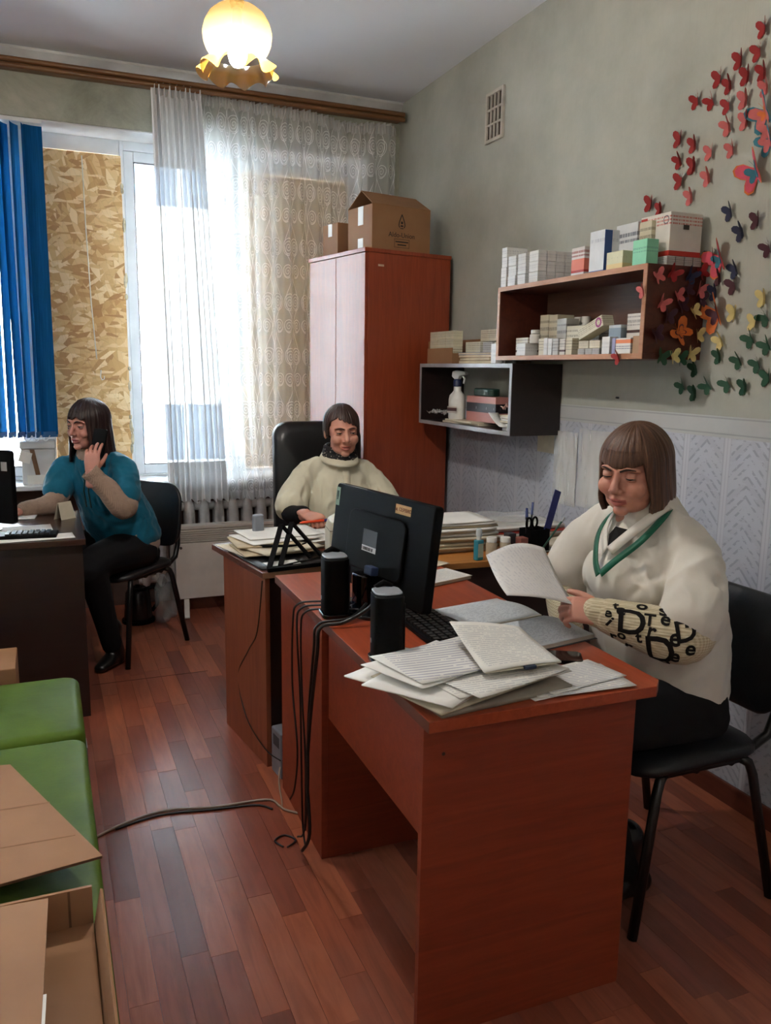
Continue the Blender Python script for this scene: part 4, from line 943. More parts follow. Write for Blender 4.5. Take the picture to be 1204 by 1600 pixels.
ob('crease', MB().box(.195, .199, .2846, .2852, .006, .074), plain('crease_dark', (104, 72, 48), .9), oc2)
ob('tape', MB().quadbox((.157, .02, .0962), (.1615, .02, .0962), (.156, -.12, .1006), (.1515, -.12, .1006), .001), TP, oc2)
sb = thing('cardboard_box', 'small brown cardboard box on the floor behind the couch', 'carton', (-.26, 2.78, 0))
ob('body', MB().box(-.12, .135, 0, .22, 0, .46), CARDM, sb, bevel=.004); ob('tape', MB().box(-.03, .03, 0, .22, .4602, .461), TP, sb)

# ================================================================== chairs
BLK = plain('chair_metal', (16, 16, 17), .35, .1); BLKF = plain('chair_vinyl', (20, 22, 26), .42, .15, 10, .15, 120)
def visitor_chair(label, loc, rz):
    c = thing('visitor_chair', label, 'chair', loc, rz, 'black visitor chairs')
    def pad(w, l, th, r, crown):
        pl = rounded(w, l, r, 6); mb = MB(); n = len(pl)
        rings = [(.97, 0), (1.0, th*.3), (1.0, th*.7), (.96, th), (.75, th+crown*.7), (.4, th+crown), (.02, th+crown*1.05)]
        vs = [(x*k, y*k, z) for k, z in rings for x, y in pl]
        fs = [tuple(range(n-1, -1, -1))] + [(i*n+j, i*n+(j+1) % n, (i+1)*n+(j+1) % n, (i+1)*n+j) for i in range(len(rings)-1) for j in range(n)] + [tuple((len(rings)-1)*n+j for j in range(n))]
        return mb.add(vs, fs)
    s_ = pad(.47, .42, .03, .09, .012); s_.v = [(x, y+.01, z+.425-.02*(y/.21)**2*(1 if y > 0 else .3)) for x, y, z in s_.v]
    ob('seat', s_, BLKF, c, smooth=True)
    b_ = pad(.47, .33, .025, .10, .01)
    b_.v = [(x, -.255-.035*(y+.165)/.33-z+.05*(x/.235)**2*.6, y+.665) for x, y, z in [(x, y, -z) for x, y, z in b_.v]]
    ob('backrest', b_, BLKF, c, smooth=True)
    def flat(pts, parent_name):
        return ob(parent_name, MB().tube(pts, .0135, 8), BLK, c, smooth=True)
    for s in (-1, 1):
        flat([(s*.205, .13, .415), (s*.218, .155, .40), (s*.225, .168, .37), (s*.25, .235, .0)], 'leg')
        flat([(s*.205, -.12, .415), (s*.218, -.145, .40), (s*.225, -.155, .37), (s*.25, -.235, .0)], 'leg')
        flat([(s*.205, .14, .413), (s*.205, -.13, .413)], 'side_rail')
        flat([(s*.17, -.10, .41), (s*.17, -.20, .412), (s*.17, -.26, .44), (s*.17, -.283, .50), (s*.17, -.287, .62)], 'back_upright')
    flat([(-.205, .02, .405), (.205, .02, .405)], 'cross_rail'); flat([(-.205, -.10, .405), (.205, -.10, .405)], 'cross_rail')
    return c
visitor_chair('black visitor chair under the woman holding a paper sheet', (1.555, 1.735, 0), math.radians(90))
visitor_chair('black visitor chair under the woman in the teal top', (.30, 4.245, 0), math.radians(135))
LEA = plain('black_leather', (18, 18, 20), .33, .2, 5, .1, 40)
oc = thing('office_chair', 'high backed black leather office chair behind the brown desk', 'chair', (1.26, 3.66, 0), math.radians(4))
bk = MB()
def backf(s, t):
    w = .215+.012*math.sin(PI*t)-.02*t**3; u = (s-.5)*2
    return (u*w, .115-.0+.06*t**2+.03*u*u*-1+.015*math.sin(7*PI*t)*.3*(1-u*u), .50+.665*t)
def back_mesh():
    pl = rounded(.45, .68, .075, 6, 0, .83); mb = MB(); n = len(pl); rings = [(1, -.0), (1.0, -.03), (.985, -.055), (.85, -.068), (.5, -.074), (.02, -.075)]
    vs = [(x*k, .20+d+.07*((z-.83)*k/.34)**2*.6+.03*(z-.83), .83+(z-.83)*k) for k, d in rings for x, z in pl]
    fs = [tuple(range(n))] + [(i*n+(j+1) % n, i*n+j, (i+1)*n+j, (i+1)*n+(j+1) % n) for i in range(len(rings)-1) for j in range(n)] + [tuple((len(rings)-1)*n+j for j in range(n-1, -1, -1))]
    return mb.add(vs, fs)
ob('backrest', back_mesh(), LEA, oc, smooth=True)
st_ = MB().prism(rounded(.48, .46, .09), .40, .49, 'z'); st_.v = [(x, y-.08, z) for x, y, z in st_.v]; ob('seat', st_, LEA, oc, bevel=.02, bseg=3)
for s in (-1, 1):
    a_ = ob('armrest', MB().tube([(s*.25, .12, .42), (s*.27, .12, .60), (s*.27, .06, .645), (s*.27, -.14, .645), (s*.27, -.18, .62), (s*.26, -.17, .42)], .018, 10), plain('arm_black', (20, 20, 21), .4), oc, smooth=True)
ob('gas_lift', MB().tube([(0, -.06, .10), (0, -.06, .40)], .028, 14), BLK, oc, smooth=True, sharp=50)
for k in range(5):
    a_ = 2*PI*k/5+.3; e = ob('base_spoke', MB().bar((0, -.06, .10), (.27*math.cos(a_), -.06+.27*math.sin(a_), .075), .04, .025), BLK, oc, bevel=.004)
    ob('caster', MB().tube([(.27*math.cos(a_)-.018, -.06+.27*math.sin(a_), .0285), (.27*math.cos(a_)+.018, -.06+.27*math.sin(a_), .0285)], .028, 14), BLK, e, smooth=True, sharp=50)

# ================================================================== things on the orange desk
ZD = .7502
BPL = plain('black_plastic', (8, 8, 9), .5, .1, spec=.07); BPG = plain('black_gloss', (9, 9, 11), .08, .1); SIL = plain('silver_plastic', (150, 156, 164), .35, .05, metal=.3)
mcx, mcy = (.81+.898)/2+.01, (2.36+1.85)/2
mdir = Vector((.088, -.507, 0)).normalized(); ang = math.atan2(mdir.y, mdir.x)
MM = Matrix.Translation((mcx, mcy, ZD)) @ Matrix.Rotation(ang, 4, 'Z')     # local x along the screen toward the camera, +y toward the sitter
mo_ = thing('monitor', 'black computer monitor seen from behind on the orange desk', 'monitor', M=MM)
TL = Matrix.Translation((0, 0, .046)) @ Matrix.Rotation(math.radians(-7), 4, 'X')
ob('housing', MB().prism(rounded(.515, .285, .012, 3, 0, .1425), -.03, .0, 'y', TL), BPL, mo_, bevel=.005)
ob('rear_bulge', MB().prism(rounded(.30, .17, .03, 4, 0, .14), -.040, -.0302, 'y', TL), BPL, mo_, bevel=.012)
ob('screen', MB().box(-.245, .245, .0002, .0012, .02, .27, TL), plain('screen_bluegrey', (40, 52, 70), .15), mo_)  # screen face in an even dark blue-grey, no emission
def on_back(name, x, z, w, h, mat, yb=-.0305):
    return ob(name, MB().box(x-w/2, x+w/2, yb-.0006, yb, z-h/2, z+h/2, TL), mat, mo_)
e1 = on_back('emblem_sticker', -.243, .245, .022, .055, plain('sticker_green', (128, 150, 128), .5))
ob('emblem', MB().box(-.249, -.237, -.0318, -.0312, .243, .262, TL).box(-.2465, -.2395, -.0318, -.0312, .235, .243, TL), plain('emblem_dark', (30, 52, 40), .5), e1)
on_back('top_edge_label', -.16, .2852, .16, .0006, plain('label_white', (206, 206, 204), .4))
y1 = on_back('inventory_tag', .115, .255, .075, .026, plain('tag_yellow', (180, 140, 84), .5))
RB = Matrix(((1, 0, 0, 0), (0, 0, -1, 0), (0, 1, 0, 0), (0, 0, 0, 1)))
text('tag_lettering', 'м. СЕРВИС', .0145, plain('tag_ink', (110, 60, 20), .6), y1, TL @ Matrix.Translation((.115, -.0316, .2545)) @ RB)
l1 = on_back('serial_label', -.02, .145, .075, .062, plain('label_darkgrey', (30, 30, 33), .4), -.0405)
bc = MB()
xk = -.055
while xk < .0: bc.box(xk, xk+.0015+random.random()*.003, -.0422, -.0416, .117, .126, TL); xk += .0045+random.random()*.003
ob('barcode_strip', MB().box(-.0575, .0175, -.0416, -.0411, .114, .13, TL), plain('label_strip', (196, 196, 196), .5), l1); o = ob('barcode', bc, BPL, l1); o['kind'] = 'stuff'
ob('neck', MB().prism(rounded(.07, .05, .02, 4, 0, -.055), .006, .11, 'z'), BPG, mo_, bevel=.006)
ob('base', MB().prism([(.115*math.cos(2*PI*k/40)*1.0, -.055+.062*math.sin(2*PI*k/40)) for k in range(40)], .0, .012, 'z'), BPG, mo_, bevel=.004)
ob('video_plug', MB().box(.02, .06, -.075, -.05, .06, .085, TL), plain('plug_blue', (28, 44, 78), .5), mo_, bevel=.004)
for (x_, y_, rz_, lb) in ((.722, 2.085, .2, 'black desk speaker with silver top at far monitor edge'), (.716, 1.695, .15, 'black desk speaker with silver top nearest the paper pile')):
    s_ = thing('speaker', lb, 'speaker', (x_, y_, ZD), rz_-.3, 'desk speakers')
    hgt = .166
    ob('cabinet', MB().prism(rounded(.070, .080, .02, 4), .012, hgt, 'z'), BPL, s_, bevel=.004)
    ob('foot', MB().prism(rounded(.080, .09, .022, 4), 0, .0118, 'z'), BPG, s_, bevel=.002)
    cap = MB().prism(rounded(.066, .07, .02, 4, 0, .004), hgt, hgt+.006, 'z'); ob('top_plate', cap, SIL, s_, bevel=.003)
    ob('grille', MB().box(.0351, .0365, -.028, .028, .03, hgt-.02), plain('grille_black', (10, 10, 10), .8), s_)
    ob('badge', MB().tube([(-.036, .012, .05), (-.035, .012, .05)], .006, 12), SIL, s_)
    ob('top_hood', MB().tube([(-.02, .036, hgt+.004), (0, .042, hgt+.014), (.02, .036, hgt+.004)], .008, 8), BPL, s_, smooth=True)
kbt = thing('keyboard', 'black keyboard lying between monitor and woman', 'keyboard', (.925, 1.95, ZD), math.radians(-92))
ob('tray', MB().prism([(-.22, -.062), (.22, -.062), (.22, .062), (-.22, .062)], 0, .014, 'z'), BPL, kbt, bevel=.004)
km = MB().box(-.0075, .0075, -.0075, .0075, 0, .006).mesh('key'); km.materials.append(plain('key_black', (20, 20, 22), .5))
for r in range(5):
    for c_ in range(20):
        k = bpy.data.objects.new('key', km); COL.objects.link(k); k.parent = kbt; k.location = (-.2+.021*c_, -.044+.022*r, .0142)
# ---- papers
def paper(label, corners, z, mat=PAPER, th=.0012, curl=0, name='paper_sheet', group=None, cat='paper', curl2=0):
    """sheet from 4 floor-plan corners (a,b,c,d counter clockwise), resting at height z"""
    a, b, c, d = [Vector((q[0], q[1], 0)) for q in corners]; ce = (a+b+c+d)/4; mb = MB()
    ph = random.random()*6
    def f(s, t):
        p = (a*(1-s)+b*s)*(1-t)+(d*(1-s)+c*s)*t-ce
        return (p.x, p.y, curl*abs(2*s-1)**3+curl2*t**3+.0006*math.sin(5*s+ph)*math.sin(4*t))
    mb.grid(f, 9, 9); mb.uv = None; o = ob(name, mb, mat, smooth=True)
    s_ = o.modifiers.new('solid', 'SOLIDIFY'); s_.thickness = th; s_.offset = 1
    o.location = (ce.x, ce.y, z+.0008); return tag(o, label, cat, group)
def rect(cx, cy, w, l, ang):
    c, s = math.cos(ang), math.sin(ang)
    return [(cx+x*c-y*s, cy+x*s+y*c) for x, y in ((-w/2, -l/2), (w/2, -l/2), (w/2, l/2), (-w/2, l/2))]
FOLD = plain('folder_grey', (146, 138, 126), .5, .15); FOLDT = plain('folder_tan', (186, 168, 138), .7, .12)
# big pile at the near end of the orange desk
GP = 'papers of the big pile on the near desk end'
z_ = ZD
pile = [('thick grey folder at the bottom of the near pile', .845, 1.515, .33, .26, .10, FOLD, .016, .0), ('stack of old sheets over the grey folder', .80, 1.52, .32, .25, .30, PAPERO, .006, .0), ('wide white bundle sticking out left of the near pile', .735, 1.53, .23, .27, .55, PAPER, .005, .004),
        ('cream card folder in the middle of the near pile', .80, 1.52, .30, .22, .42, FOLDT, .004, .0), ('white sheets sticking out toward the camera from the near pile', .75, 1.50, .28, .21, .62, PAPER, .004, .002), ('printed form sheets under the top layers', .86, 1.49, .30, .21, .16, PAPERT, .003, .0),
        ('long printed sheet hanging over the pile front', .86, 1.475, .27, .21, .28, PAPERT, .002, .002), ('white folded letter on the left of the near pile', .745, 1.535, .24, .18, .38, PAPER, .003, .004), ('handwritten sheet near the top of the near pile', .79, 1.545, .28, .19, .22, PAPERH, .002, .003)]
pile = [(lb, x, y-.012, w, l, a, m_, th*.75, cu_) for (lb, x, y, w, l, a, m_, th, cu_) in pile]
for (lb, x, y, w, l, a, m_, th, cu_) in pile:
    paper(lb, rect(x, y, w, l, a), z_, m_, th, cu_, 'document', GP, 'document'); z_ += th+.0024
z_ += .001
nb_ = thing('notepad', 'curled stapled form booklet on top of the near pile', 'booklet', (.925, 1.52, z_+.004), .0)
mb = MB(); mb.grid(lambda s, t: ((s-.5)*.19+.03*(t-.5), (t-.5)*.22, .034*(1-s)*t+.008*t*t+.004*math.sin(3*s)), 12, 12); mb.uv = None
ob('cover_sheet', mb, PAPERT, nb_, smooth=True, solid=.0012)
mb = MB(); mb.grid(lambda s, t: ((s-.5)*.185+.03*(t-.5)+.003, (t-.5)*.215-.002, -.002+.028*(1-s)*t+.006*t*t), 10, 10); mb.uv = None
ob('inner_pages', mb, PAPERO, nb_, smooth=True, solid=.002)
ob('binder_clip', MB().cbox((.0, -.112, -.001), (.028, .012, .008)), plain('clip_blue', (24, 40, 66), .4), nb_, bevel=.002)
for k, (x, y, w, l, a, m_) in enumerate(((1.03, 1.44, .25, .13, .10, PAPER), (1.05, 1.43, .24, .14, -.06, PAPERH), (1.06, 1.445, .22, .12, .16, PAPERH))):
    paper('%s loose sheet of the small fan beside the near pile' % ['bottom', 'middle', 'top'][k], rect(x, y, w, l, a), ZD+.0012+.0026*k, m_, .0008, .0, 'paper_sheet', 'loose sheets at the desk corner')
jn = thing('journal', 'large open handwritten journal on the orange desk', 'journal', (1.125, 1.83, ZD), math.radians(100))
for s, nm in ((-1, 'left'), (1, 'right')):
    mb = MB(); mb.grid(lambda u, t: (s*(.008+u*.185), (t-.5)*.25, .012+.010*math.sin(PI*min(1, u*1.15))*(1-u*.4)), 12, 4); mb.uv = None
    ob('page', mb, PAPERG, jn, smooth=True, solid=.0008)
    ob('page_block', MB().box(*sorted((s*.004, s*.192)), -.127, .127, .0015, .0115), plain('block_edges', (196, 190, 178), .8), jn)
ob('cover', MB().box(-.197, .197, -.132, .132, 0, .0014), plain('journal_cover', (70, 74, 80), .5), jn)
ph_ = thing('smartphone', 'black smartphone lying on the desk beside the journal', 'phone', (1.09, 1.575, ZD+.0), math.radians(60))
ob('body', MB().prism(rounded(.072, .15, .012), 0, .009, 'z'), BPL, ph_, bevel=.002); ob('glass', MB().prism(rounded(.068, .146, .011), .0091, .0096, 'z'), BPG, ph_)
mg_ = thing('magazine', 'small folded magazine lying at the far desk edge', 'magazine', (1.17, 2.34, ZD), .3)
ob('pages', MB().box(-.09, .09, -.06, .06, .0005, .011), plain('mag_pages', (176, 170, 150), .7), mg_, bevel=.002); ob('cover', MB().box(-.092, .092, -.062, .062, .0112, .013), PAPERT, mg_)
paper('cream scrap of paper at the tan desk corner', rect(1.25, 2.53, .09, .06, .4), ZD+.002, PAPERO)
ms_ = thing('plastic_wrapper', 'crumpled clear wrapper lying behind the monitor stand', 'wrapper', (1.0, 2.25, ZD))
mb = MB(); mb.grid(lambda s, t: ((s-.5)*.11, (t-.5)*.12, .03+.022*mnoise.noise(Vector((s*5, t*5, 9.0)))-.01), 18, 18); mb.uv = None; ob('film', mb, FILM, ms_, smooth=True, solid=.0006)

# ---- on the brown desk: paper piles, A-frame stand, cable loop, beige device
def on2(x, y): q = D2 @ Vector((x, y, 0)); return q.x, q.y
Z2 = .7492
z_ = Z2; G2 = 'papers on the brown desk'
p2s = [('wide black folder at the bottom of the brown desk papers', .16, .17, .30, .28, 0, plain('folder_black', (18, 18, 20), .4), .006), ('old cream file at the left corner of the brown desk', .13, .33, .26, .24, .12, PAPERO, .004), ('tan card file spread on the brown desk', .15, .27, .27, .22, -.10, FOLDT, .005), ('thick bundle of yellowed sheets on the brown desk', .17, .25, .25, .21, .20, PAPERO, .006),
       ('tan notebook bundle in the middle of the brown desk papers', .14, .33, .24, .2, -.16, FOLDT, .004), ('white sheets near the top of the brown desk papers', .20, .36, .29, .21, .08, PAPER, .004), ('bluish white sheet on top of the brown desk papers', .23, .40, .30, .2, -.05, PAPER, .003)]
for (lb, x, y, w, l, a, m_, th) in p2s:
    cx, cy = on2(x, y); paper(lb, rect(cx, cy, w, l, a+.14), z_, m_, th, .001, 'document', G2, 'document'); z_ += th+.0026
cx, cy = on2(.10, .07); paper('bright white card at the near edge of the brown desk', rect(cx, cy, .12, .06, .1), Z2+.0075, PAPER, .001, 0, 'paper_sheet', G2)
z_ = Z2
for k, (m_, th) in enumerate(((PAPERO, .005), (FOLDT, .004), (PAPER, .005), (PAPERO, .004), (PAPER, .004))):
    cx, cy = on2(.42, .36); paper('%s bundle of the pile before the pen hand' % ['bottom', 'second', 'middle', 'fourth', 'top'][k], rect(cx, cy, .24, .21, .1+.1*math.sin(k*2)), z_, m_, th, .0, 'document', G2, 'document'); z_ += th+.0022
af = thing('desk_stand', 'black folding A frame stand on the brown desk', 'stand', (.78, 2.70, Z2), math.radians(8))
for (x, y) in ((-.02, 0), (.03, .02)):
    ob('leg', MB().bar((-.09+x, -.05+y, .009), (.02+x, .10+y, .125), .018, .010), BPL, af, bevel=.002)
    ob('leg', MB().bar((.02+x, .10+y, .125), (.10+x, .02+y, .009), .018, .010), BPL, af, bevel=.002)
ob('crossbar', MB().tube([(-.10, -.05, .007), (.13, .03, .007)], .006, 8), BPL, af, smooth=True)
ob('tray', MB().box(-.12, .14, -.07, -.055, 0, .014), BPL, af, bevel=.002)
o = ob('cable_loop', MB().tube([(.075*math.cos(2*PI*k/36)*1.25, .05*math.sin(2*PI*k/36), .004*math.sin(4*PI*k/36)) for k in range(36)], .005, 8, True), BPL, smooth=True); o.location = (.80, 2.90, z_+.001); o.rotation_euler = (0, 0, .2); tag(o, 'black cable loop lying on the papers', 'cable')
bd_ = thing('label_printer', 'beige rounded desktop device half hidden behind the monitor', 'printer', (1.00, 2.70, Z2), math.radians(-10))
BEI = plain('beige_plastic', (186, 180, 162), .45, .06)
ob('housing', MB().prism([(-.09, 0), (.09, 0), (.09, .14), (.075, .16), (-.05, .165), (-.08, .15), (-.09, .12)], -.06, .06, 'y'), BEI, bd_, bevel=.008)
ob('lid_seam', MB().box(-.0905, .0905, -.0606, .0606, .118, .1205), plain('seam_dark', (100, 96, 86), .6), bd_); ob('button', MB().tube([(-.05, -.066, .05), (-.05, -.0605, .05)], .014, 14), BEI, bd_)
gd = thing('handset_stand', 'grey upright handset standing at the far edge of papers', 'handset', (.755, 3.10, Z2), .1)
ob('body', MB().prism(rounded(.045, .03, .012), .0, .112, 'z'), plain('handset_grey', (126, 132, 142), .35), gd, bevel=.006); ob('base', MB().prism(rounded(.07, .05, .015), 0, .01, 'z'), plain('handset_base', (80, 84, 92), .4), gd)

# ---- on the tan side desk
Z4 = .7504; G4 = 'papers on the tan side desk'
z_ = Z4
for k in range(11):
    th = [.010, .008, .009, .007, .009, .008, .006, .008, .005, .006, .004][k]
    m_ = [PAPERO, FOLDT, PAPERO, FOLDT, PAPERO, PAPER, PAPERO, PAPER, FOLDT, PAPER, PAPER][k]
    paper('%s file of the tall pile on the tan side desk' % ['lowest', 'second lowest', 'third lowest', 'fourth lowest', 'fifth lowest', 'sixth', 'fifth highest', 'fourth highest', 'third highest', 'second highest', 'topmost'][k], rect(1.43+.012*math.sin(k*1.7), 2.79+.01*math.cos(k*2.3), .30, .24 if k < 9 else .22, .05*math.sin(k*1.3)-.05), z_, m_, th, .0015, 'document', G4, 'document'); z_ += th+.0034
paper('stiff white card sticking up left of the tall pile', rect(1.33, 2.86, .16, .12, .4), z_+.002, PAPER, .001, .0, 'paper_sheet', G4, curl2=.02)
z_ = Z4
for k in range(5):
    m_ = [PAPERO, PAPER, plain('folder_red', (176, 60, 44), .5), PAPERT, PAPER][k]; th = [.014, .01, .004, .008, .006][k]
    paper('%s of the papers near the wall on the side desk' % ['lowest bundle', 'second bundle', 'red folder', 'printed sheets', 'top sheets'][k], rect(1.78+.01*math.sin(k), 2.92+.012*math.cos(k*2), .40, .25, .04*math.sin(k*2.2)), z_, m_, th, .001, 'document', G4, 'document'); z_ += th+.003
mb = MB(); mb.grid(lambda s, t: ((s-.5)*.34, (t-.5)*.24, .008+.01*mnoise.noise(Vector((s*3, t*3, 3.0)))+.02*(1-s)**3), 20, 14); mb.uv = None
o = ob('clear_folder', mb, FILM, smooth=True, solid=.0006); o.location = (1.76, 2.93, z_+.006); tag(o, 'clear plastic folder on top of the papers near the wall', 'folder')
for k in range(4):
    paper('%s loose sheet of those beside the pen holder' % ['bottom', 'second', 'third', 'top'][k], rect(1.84+.015*k, 2.66, .24, .2, -.15+.13*k), Z4+.0006+.0024*k, [PAPER, PAPERT, PAPER, PAPERO][k], .0008, .002, 'paper_sheet', G4)
sn = thing('sanitizer_bottle', 'small blue hand sanitizer spray bottle on the tan desk', 'bottle', (1.43, 2.545, Z4), .2)
mbs = Mat('blue_gel'); mbs.set('Base Color', (70, 170, 190)).set('Roughness', .15).set('Transmission Weight', .35)
ob('bottle', MB().prism(rounded(.036, .024, .009), 0, .075, 'z'), mbs.m, sn, bevel=.004); ob('neck', MB().lathe([(0, .075), (.009, .075), (.009, .088), (0, .088)], 14), WPL, sn, smooth=True, sharp=40)
ob('spray_cap', MB().lathe([(0, .0882), (.0115, .0882), (.011, .112), (.008, .116), (0, .116)], 16), plain('cap_clear', (196, 206, 208), .25), sn, smooth=True, sharp=40); ob('label', MB().box(-.012, .012, -.0126, -.0121, .012, .062), plain('label_cream', (206, 216, 190), .5), sn)
for k, (x, y, lb) in enumerate(((1.515, 2.60, 'left small jar with a white lid beside the sanitizer'), (1.565, 2.585, 'right small jar with a white lid beside the sanitizer'))):
    j = thing('cream_jar', lb, 'jar', (x, y, Z4), 0, 'small jars on the tan desk')
    ob('jar', MB().lathe([(0, 0), (.02, 0), (.021, .003), (.021, .045), (.017, .05), (0, .05)], 20), plain('jar_beige', (178, 164, 140), .35), j, smooth=True, sharp=45); ob('lid', MB().lathe([(0, .0502), (.0195, .0502), (.0195, .066), (.018, .068), (0, .068)], 20), WPL, j, smooth=True, sharp=45)
for k, (x, y, c_) in enumerate(((1.605, 2.62, (60, 60, 66)), (1.63, 2.575, (150, 90, 80)))):
    o = ob('card_box', MB().box(-.016, .016, -.02, .02, 0, .075-.01*k), plain('small_box_%d' % k, c_, .45), bevel=.002); o.location = (x, y, Z4); tag(o, ['small grey box left of the pen holder', 'small reddish box in front of the pen holder'][k], 'box')
pn = thing('pen_holder', 'black pen holder on the tan side desk', 'pen holder', (1.70, 2.60, Z4), .1)
ob('cup', MB().box(-.045, .045, -.035, -.033, 0, .09).box(-.045, .045, .033, .035, 0, .09).box(-.045, -.043, -.033, .033, 0, .09).box(.043, .045, -.033, .033, 0, .09).box(-.043, .043, -.033, .033, 0, .003).box(-.001, .001, -.033, .033, .003, .085), BPL, pn)
def stick(name, label, cat, a, b, r, mat, parts=()):
    t_ = thing(name, label, cat, a); v = Vector(b)-Vector(a)
    ob('barrel', MB().tube([(0, 0, 0), tuple(v)], r, 8), mat, t_, smooth=True, sharp=50)
    for (nm, f0, f1, rr, mt) in parts: ob(nm, MB().tube([tuple(v*f0), tuple(v*f1)], rr, 8), mt, t_, smooth=True, sharp=50)
    return t_
PB = plain('pen_blue', (30, 50, 110), .3); PK = plain('pen_black', (20, 20, 24), .3); PWt = plain('pen_white', (200, 206, 210), .25)
bz = Z4+.004
rl_ = ob('ruler', MB().box(-.016, .016, -.0015, .0015, 0, .235), plain('ruler_navy', (28, 34, 110), .35), bevel=.0008); rl_.location = (1.725, 2.585, bz+.006); rl_.rotation_euler = (-.10, .38, .1); tag(rl_, 'navy blue ruler leaning in the pen holder', 'ruler')
stick('pen', 'blue capped pen with white barrel in the pen holder', 'pen', (1.675, 2.61, bz), (1.70, 2.66, bz+.15), .0042, PWt, (('cap', .72, 1.02, .0052, PB), ('clip', .74, .95, .0061, PB)))
stick('pen', 'slim black pen standing in the pen holder', 'pen', (1.665, 2.60, bz), (1.655, 2.585, bz+.13), .0042, PK, (('cap', .7, 1.02, .0052, PK),))
stick('pen', 'dark pen leaning far back in the pen holder', 'pen', (1.69, 2.618, bz), (1.745, 2.69, bz+.165), .004, PK, (('cap', .75, 1.02, .005, PB),))
stick('pencil', 'white tipped green pencil leaning right in the pen holder', 'pencil', (1.71, 2.57, bz), (1.775, 2.52, bz+.135), .0036, plain('pencil_green', (40, 84, 70), .4), (('tip', .9, 1.02, .0042, PWt),))
scs = thing('scissors', 'black handled scissors standing in the pen holder', 'scissors', (1.675, 2.582, bz), .3)
for s in (-1, 1):
    ob('handle', MB().tube([(s*.017+.014*math.cos(2*PI*k/18), 0, .112+.020*math.sin(2*PI*k/18)) for k in range(18)], .0042, 7, True), BPL, scs, smooth=True)
    ob('blade', MB().bar((s*.008, 0, .095), (s*.003, 0, .005), .008, .0018, (0, 1, 0)), plain('blade_steel', (150, 152, 156), .25, metal=1), scs)

# ---- left desk
mo3 = thing('monitor', 'black computer monitor cut off at the left photo edge', 'monitor', (-.26, 3.62, .7502), math.radians(-38))
ob('housing', MB().prism(rounded(.50, .29, .012, 3, -.06, .20), -.025, 0, 'y'), BPL, mo3, bevel=.004); ob('label', MB().box(.145, .172, -.026, -.0252, .265, .30), plain('label_grey3', (150, 150, 150), .5), mo3)
ob('neck', MB().box(-.09, -.03, .0, .03, .01, .16), BPL, mo3, bevel=.004); ob('base', MB().prism(rounded(.22, .16, .05, 5, -.06, .02), 0, .01, 'z'), BPG, mo3)
kb3 = thing('keyboard', 'dark keyboard on the left desk under the monitor', 'keyboard', (-.17, 3.50, .7502), math.radians(-6))
ob('tray', MB().box(-.22, .20, -.05, .05, 0, .016), BPL, kb3, bevel=.004)
for r in range(4):
    for c_ in range(8):
        k = bpy.data.objects.new('key', km); COL.objects.link(k); k.parent = kb3; k.location = (.02+.021*c_, -.033+.021*r, .0162)
paper('white sheet under the keyboard at the left desk edge', rect(-.06, 3.455, .30, .11, .08), .7505, PAPER)
paper('large white sheet beside the monitor on the left desk', rect(-.12, 3.66, .26, .15, .06), .7505, PAPER)
paper('white papers under the arm on the left desk', rect(-.16, 3.98, .22, .16, -.1), .7505, PAPER, .004)
fd = thing('folded_card', 'folded cream card standing at the left desk corner', 'card', (.075, 3.86, .7502), .7)
ob('leaf', MB().quadbox((-.04, -.01, 0), (.04, -.01, 0), (.035, .012, .075), (-.035, .012, .075), .0012), PAPERO, fd); ob('leaf', MB().quadbox((.04, .036, 0), (-.04, .036, 0), (-.035, .0135, .075), (.035, .0135, .075), .0012), PAPERO, fd)
wc = thing('white_box', 'white box with a brown tape strip on the window sill', 'box', (-.035, 4.90, .7805), 0)
WCM = plain('white_card', (206, 206, 206), .6, .06)
ob('body', MB().box(-.085, .085, -.06, .06, 0, .19), WCM, wc, bevel=.004); ob('lid', MB().box(-.092, .092, -.066, .066, .1905, .235), WCM, wc, bevel=.01); ob('tape', MB().quadbox((-.018, -.0608, .05), (.006, -.0608, .05), (-.018, -.0608, .19), (-.042, -.0608, .19), .0006), plain('tape_brown', (126, 96, 70), .4), wc)
ob('note', MB().box(-.06, .04, -.0625, -.0612, .0, .05), PAPERT, wc)
ph3 = ob('wall_note', MB().box(-.03, .03, -.001, 0, -.03, .03), PAPER); ph3.location = (-.10, 4.835, .93); ph3.rotation_euler = (0, .3, 0); tag(ph3, 'small white note hanging beside the white box', 'note')
tr3 = thing('desk_tray', 'black desk tray on the far side of the left desk', 'tray', (-.06, 4.057, .7502), 0)
ob('floor', MB().box(-.10, .06, -.02, .02, 0, .004), BPL, tr3); ob('rim', MB().box(-.10, .06, -.022, -.0202, 0, .03).box(-.10, .06, .0202, .022, 0, .03), BPL, tr3); ob('post', MB().box(-.098, -.088, -.015, .015, .0042, .09), BPL, tr3)

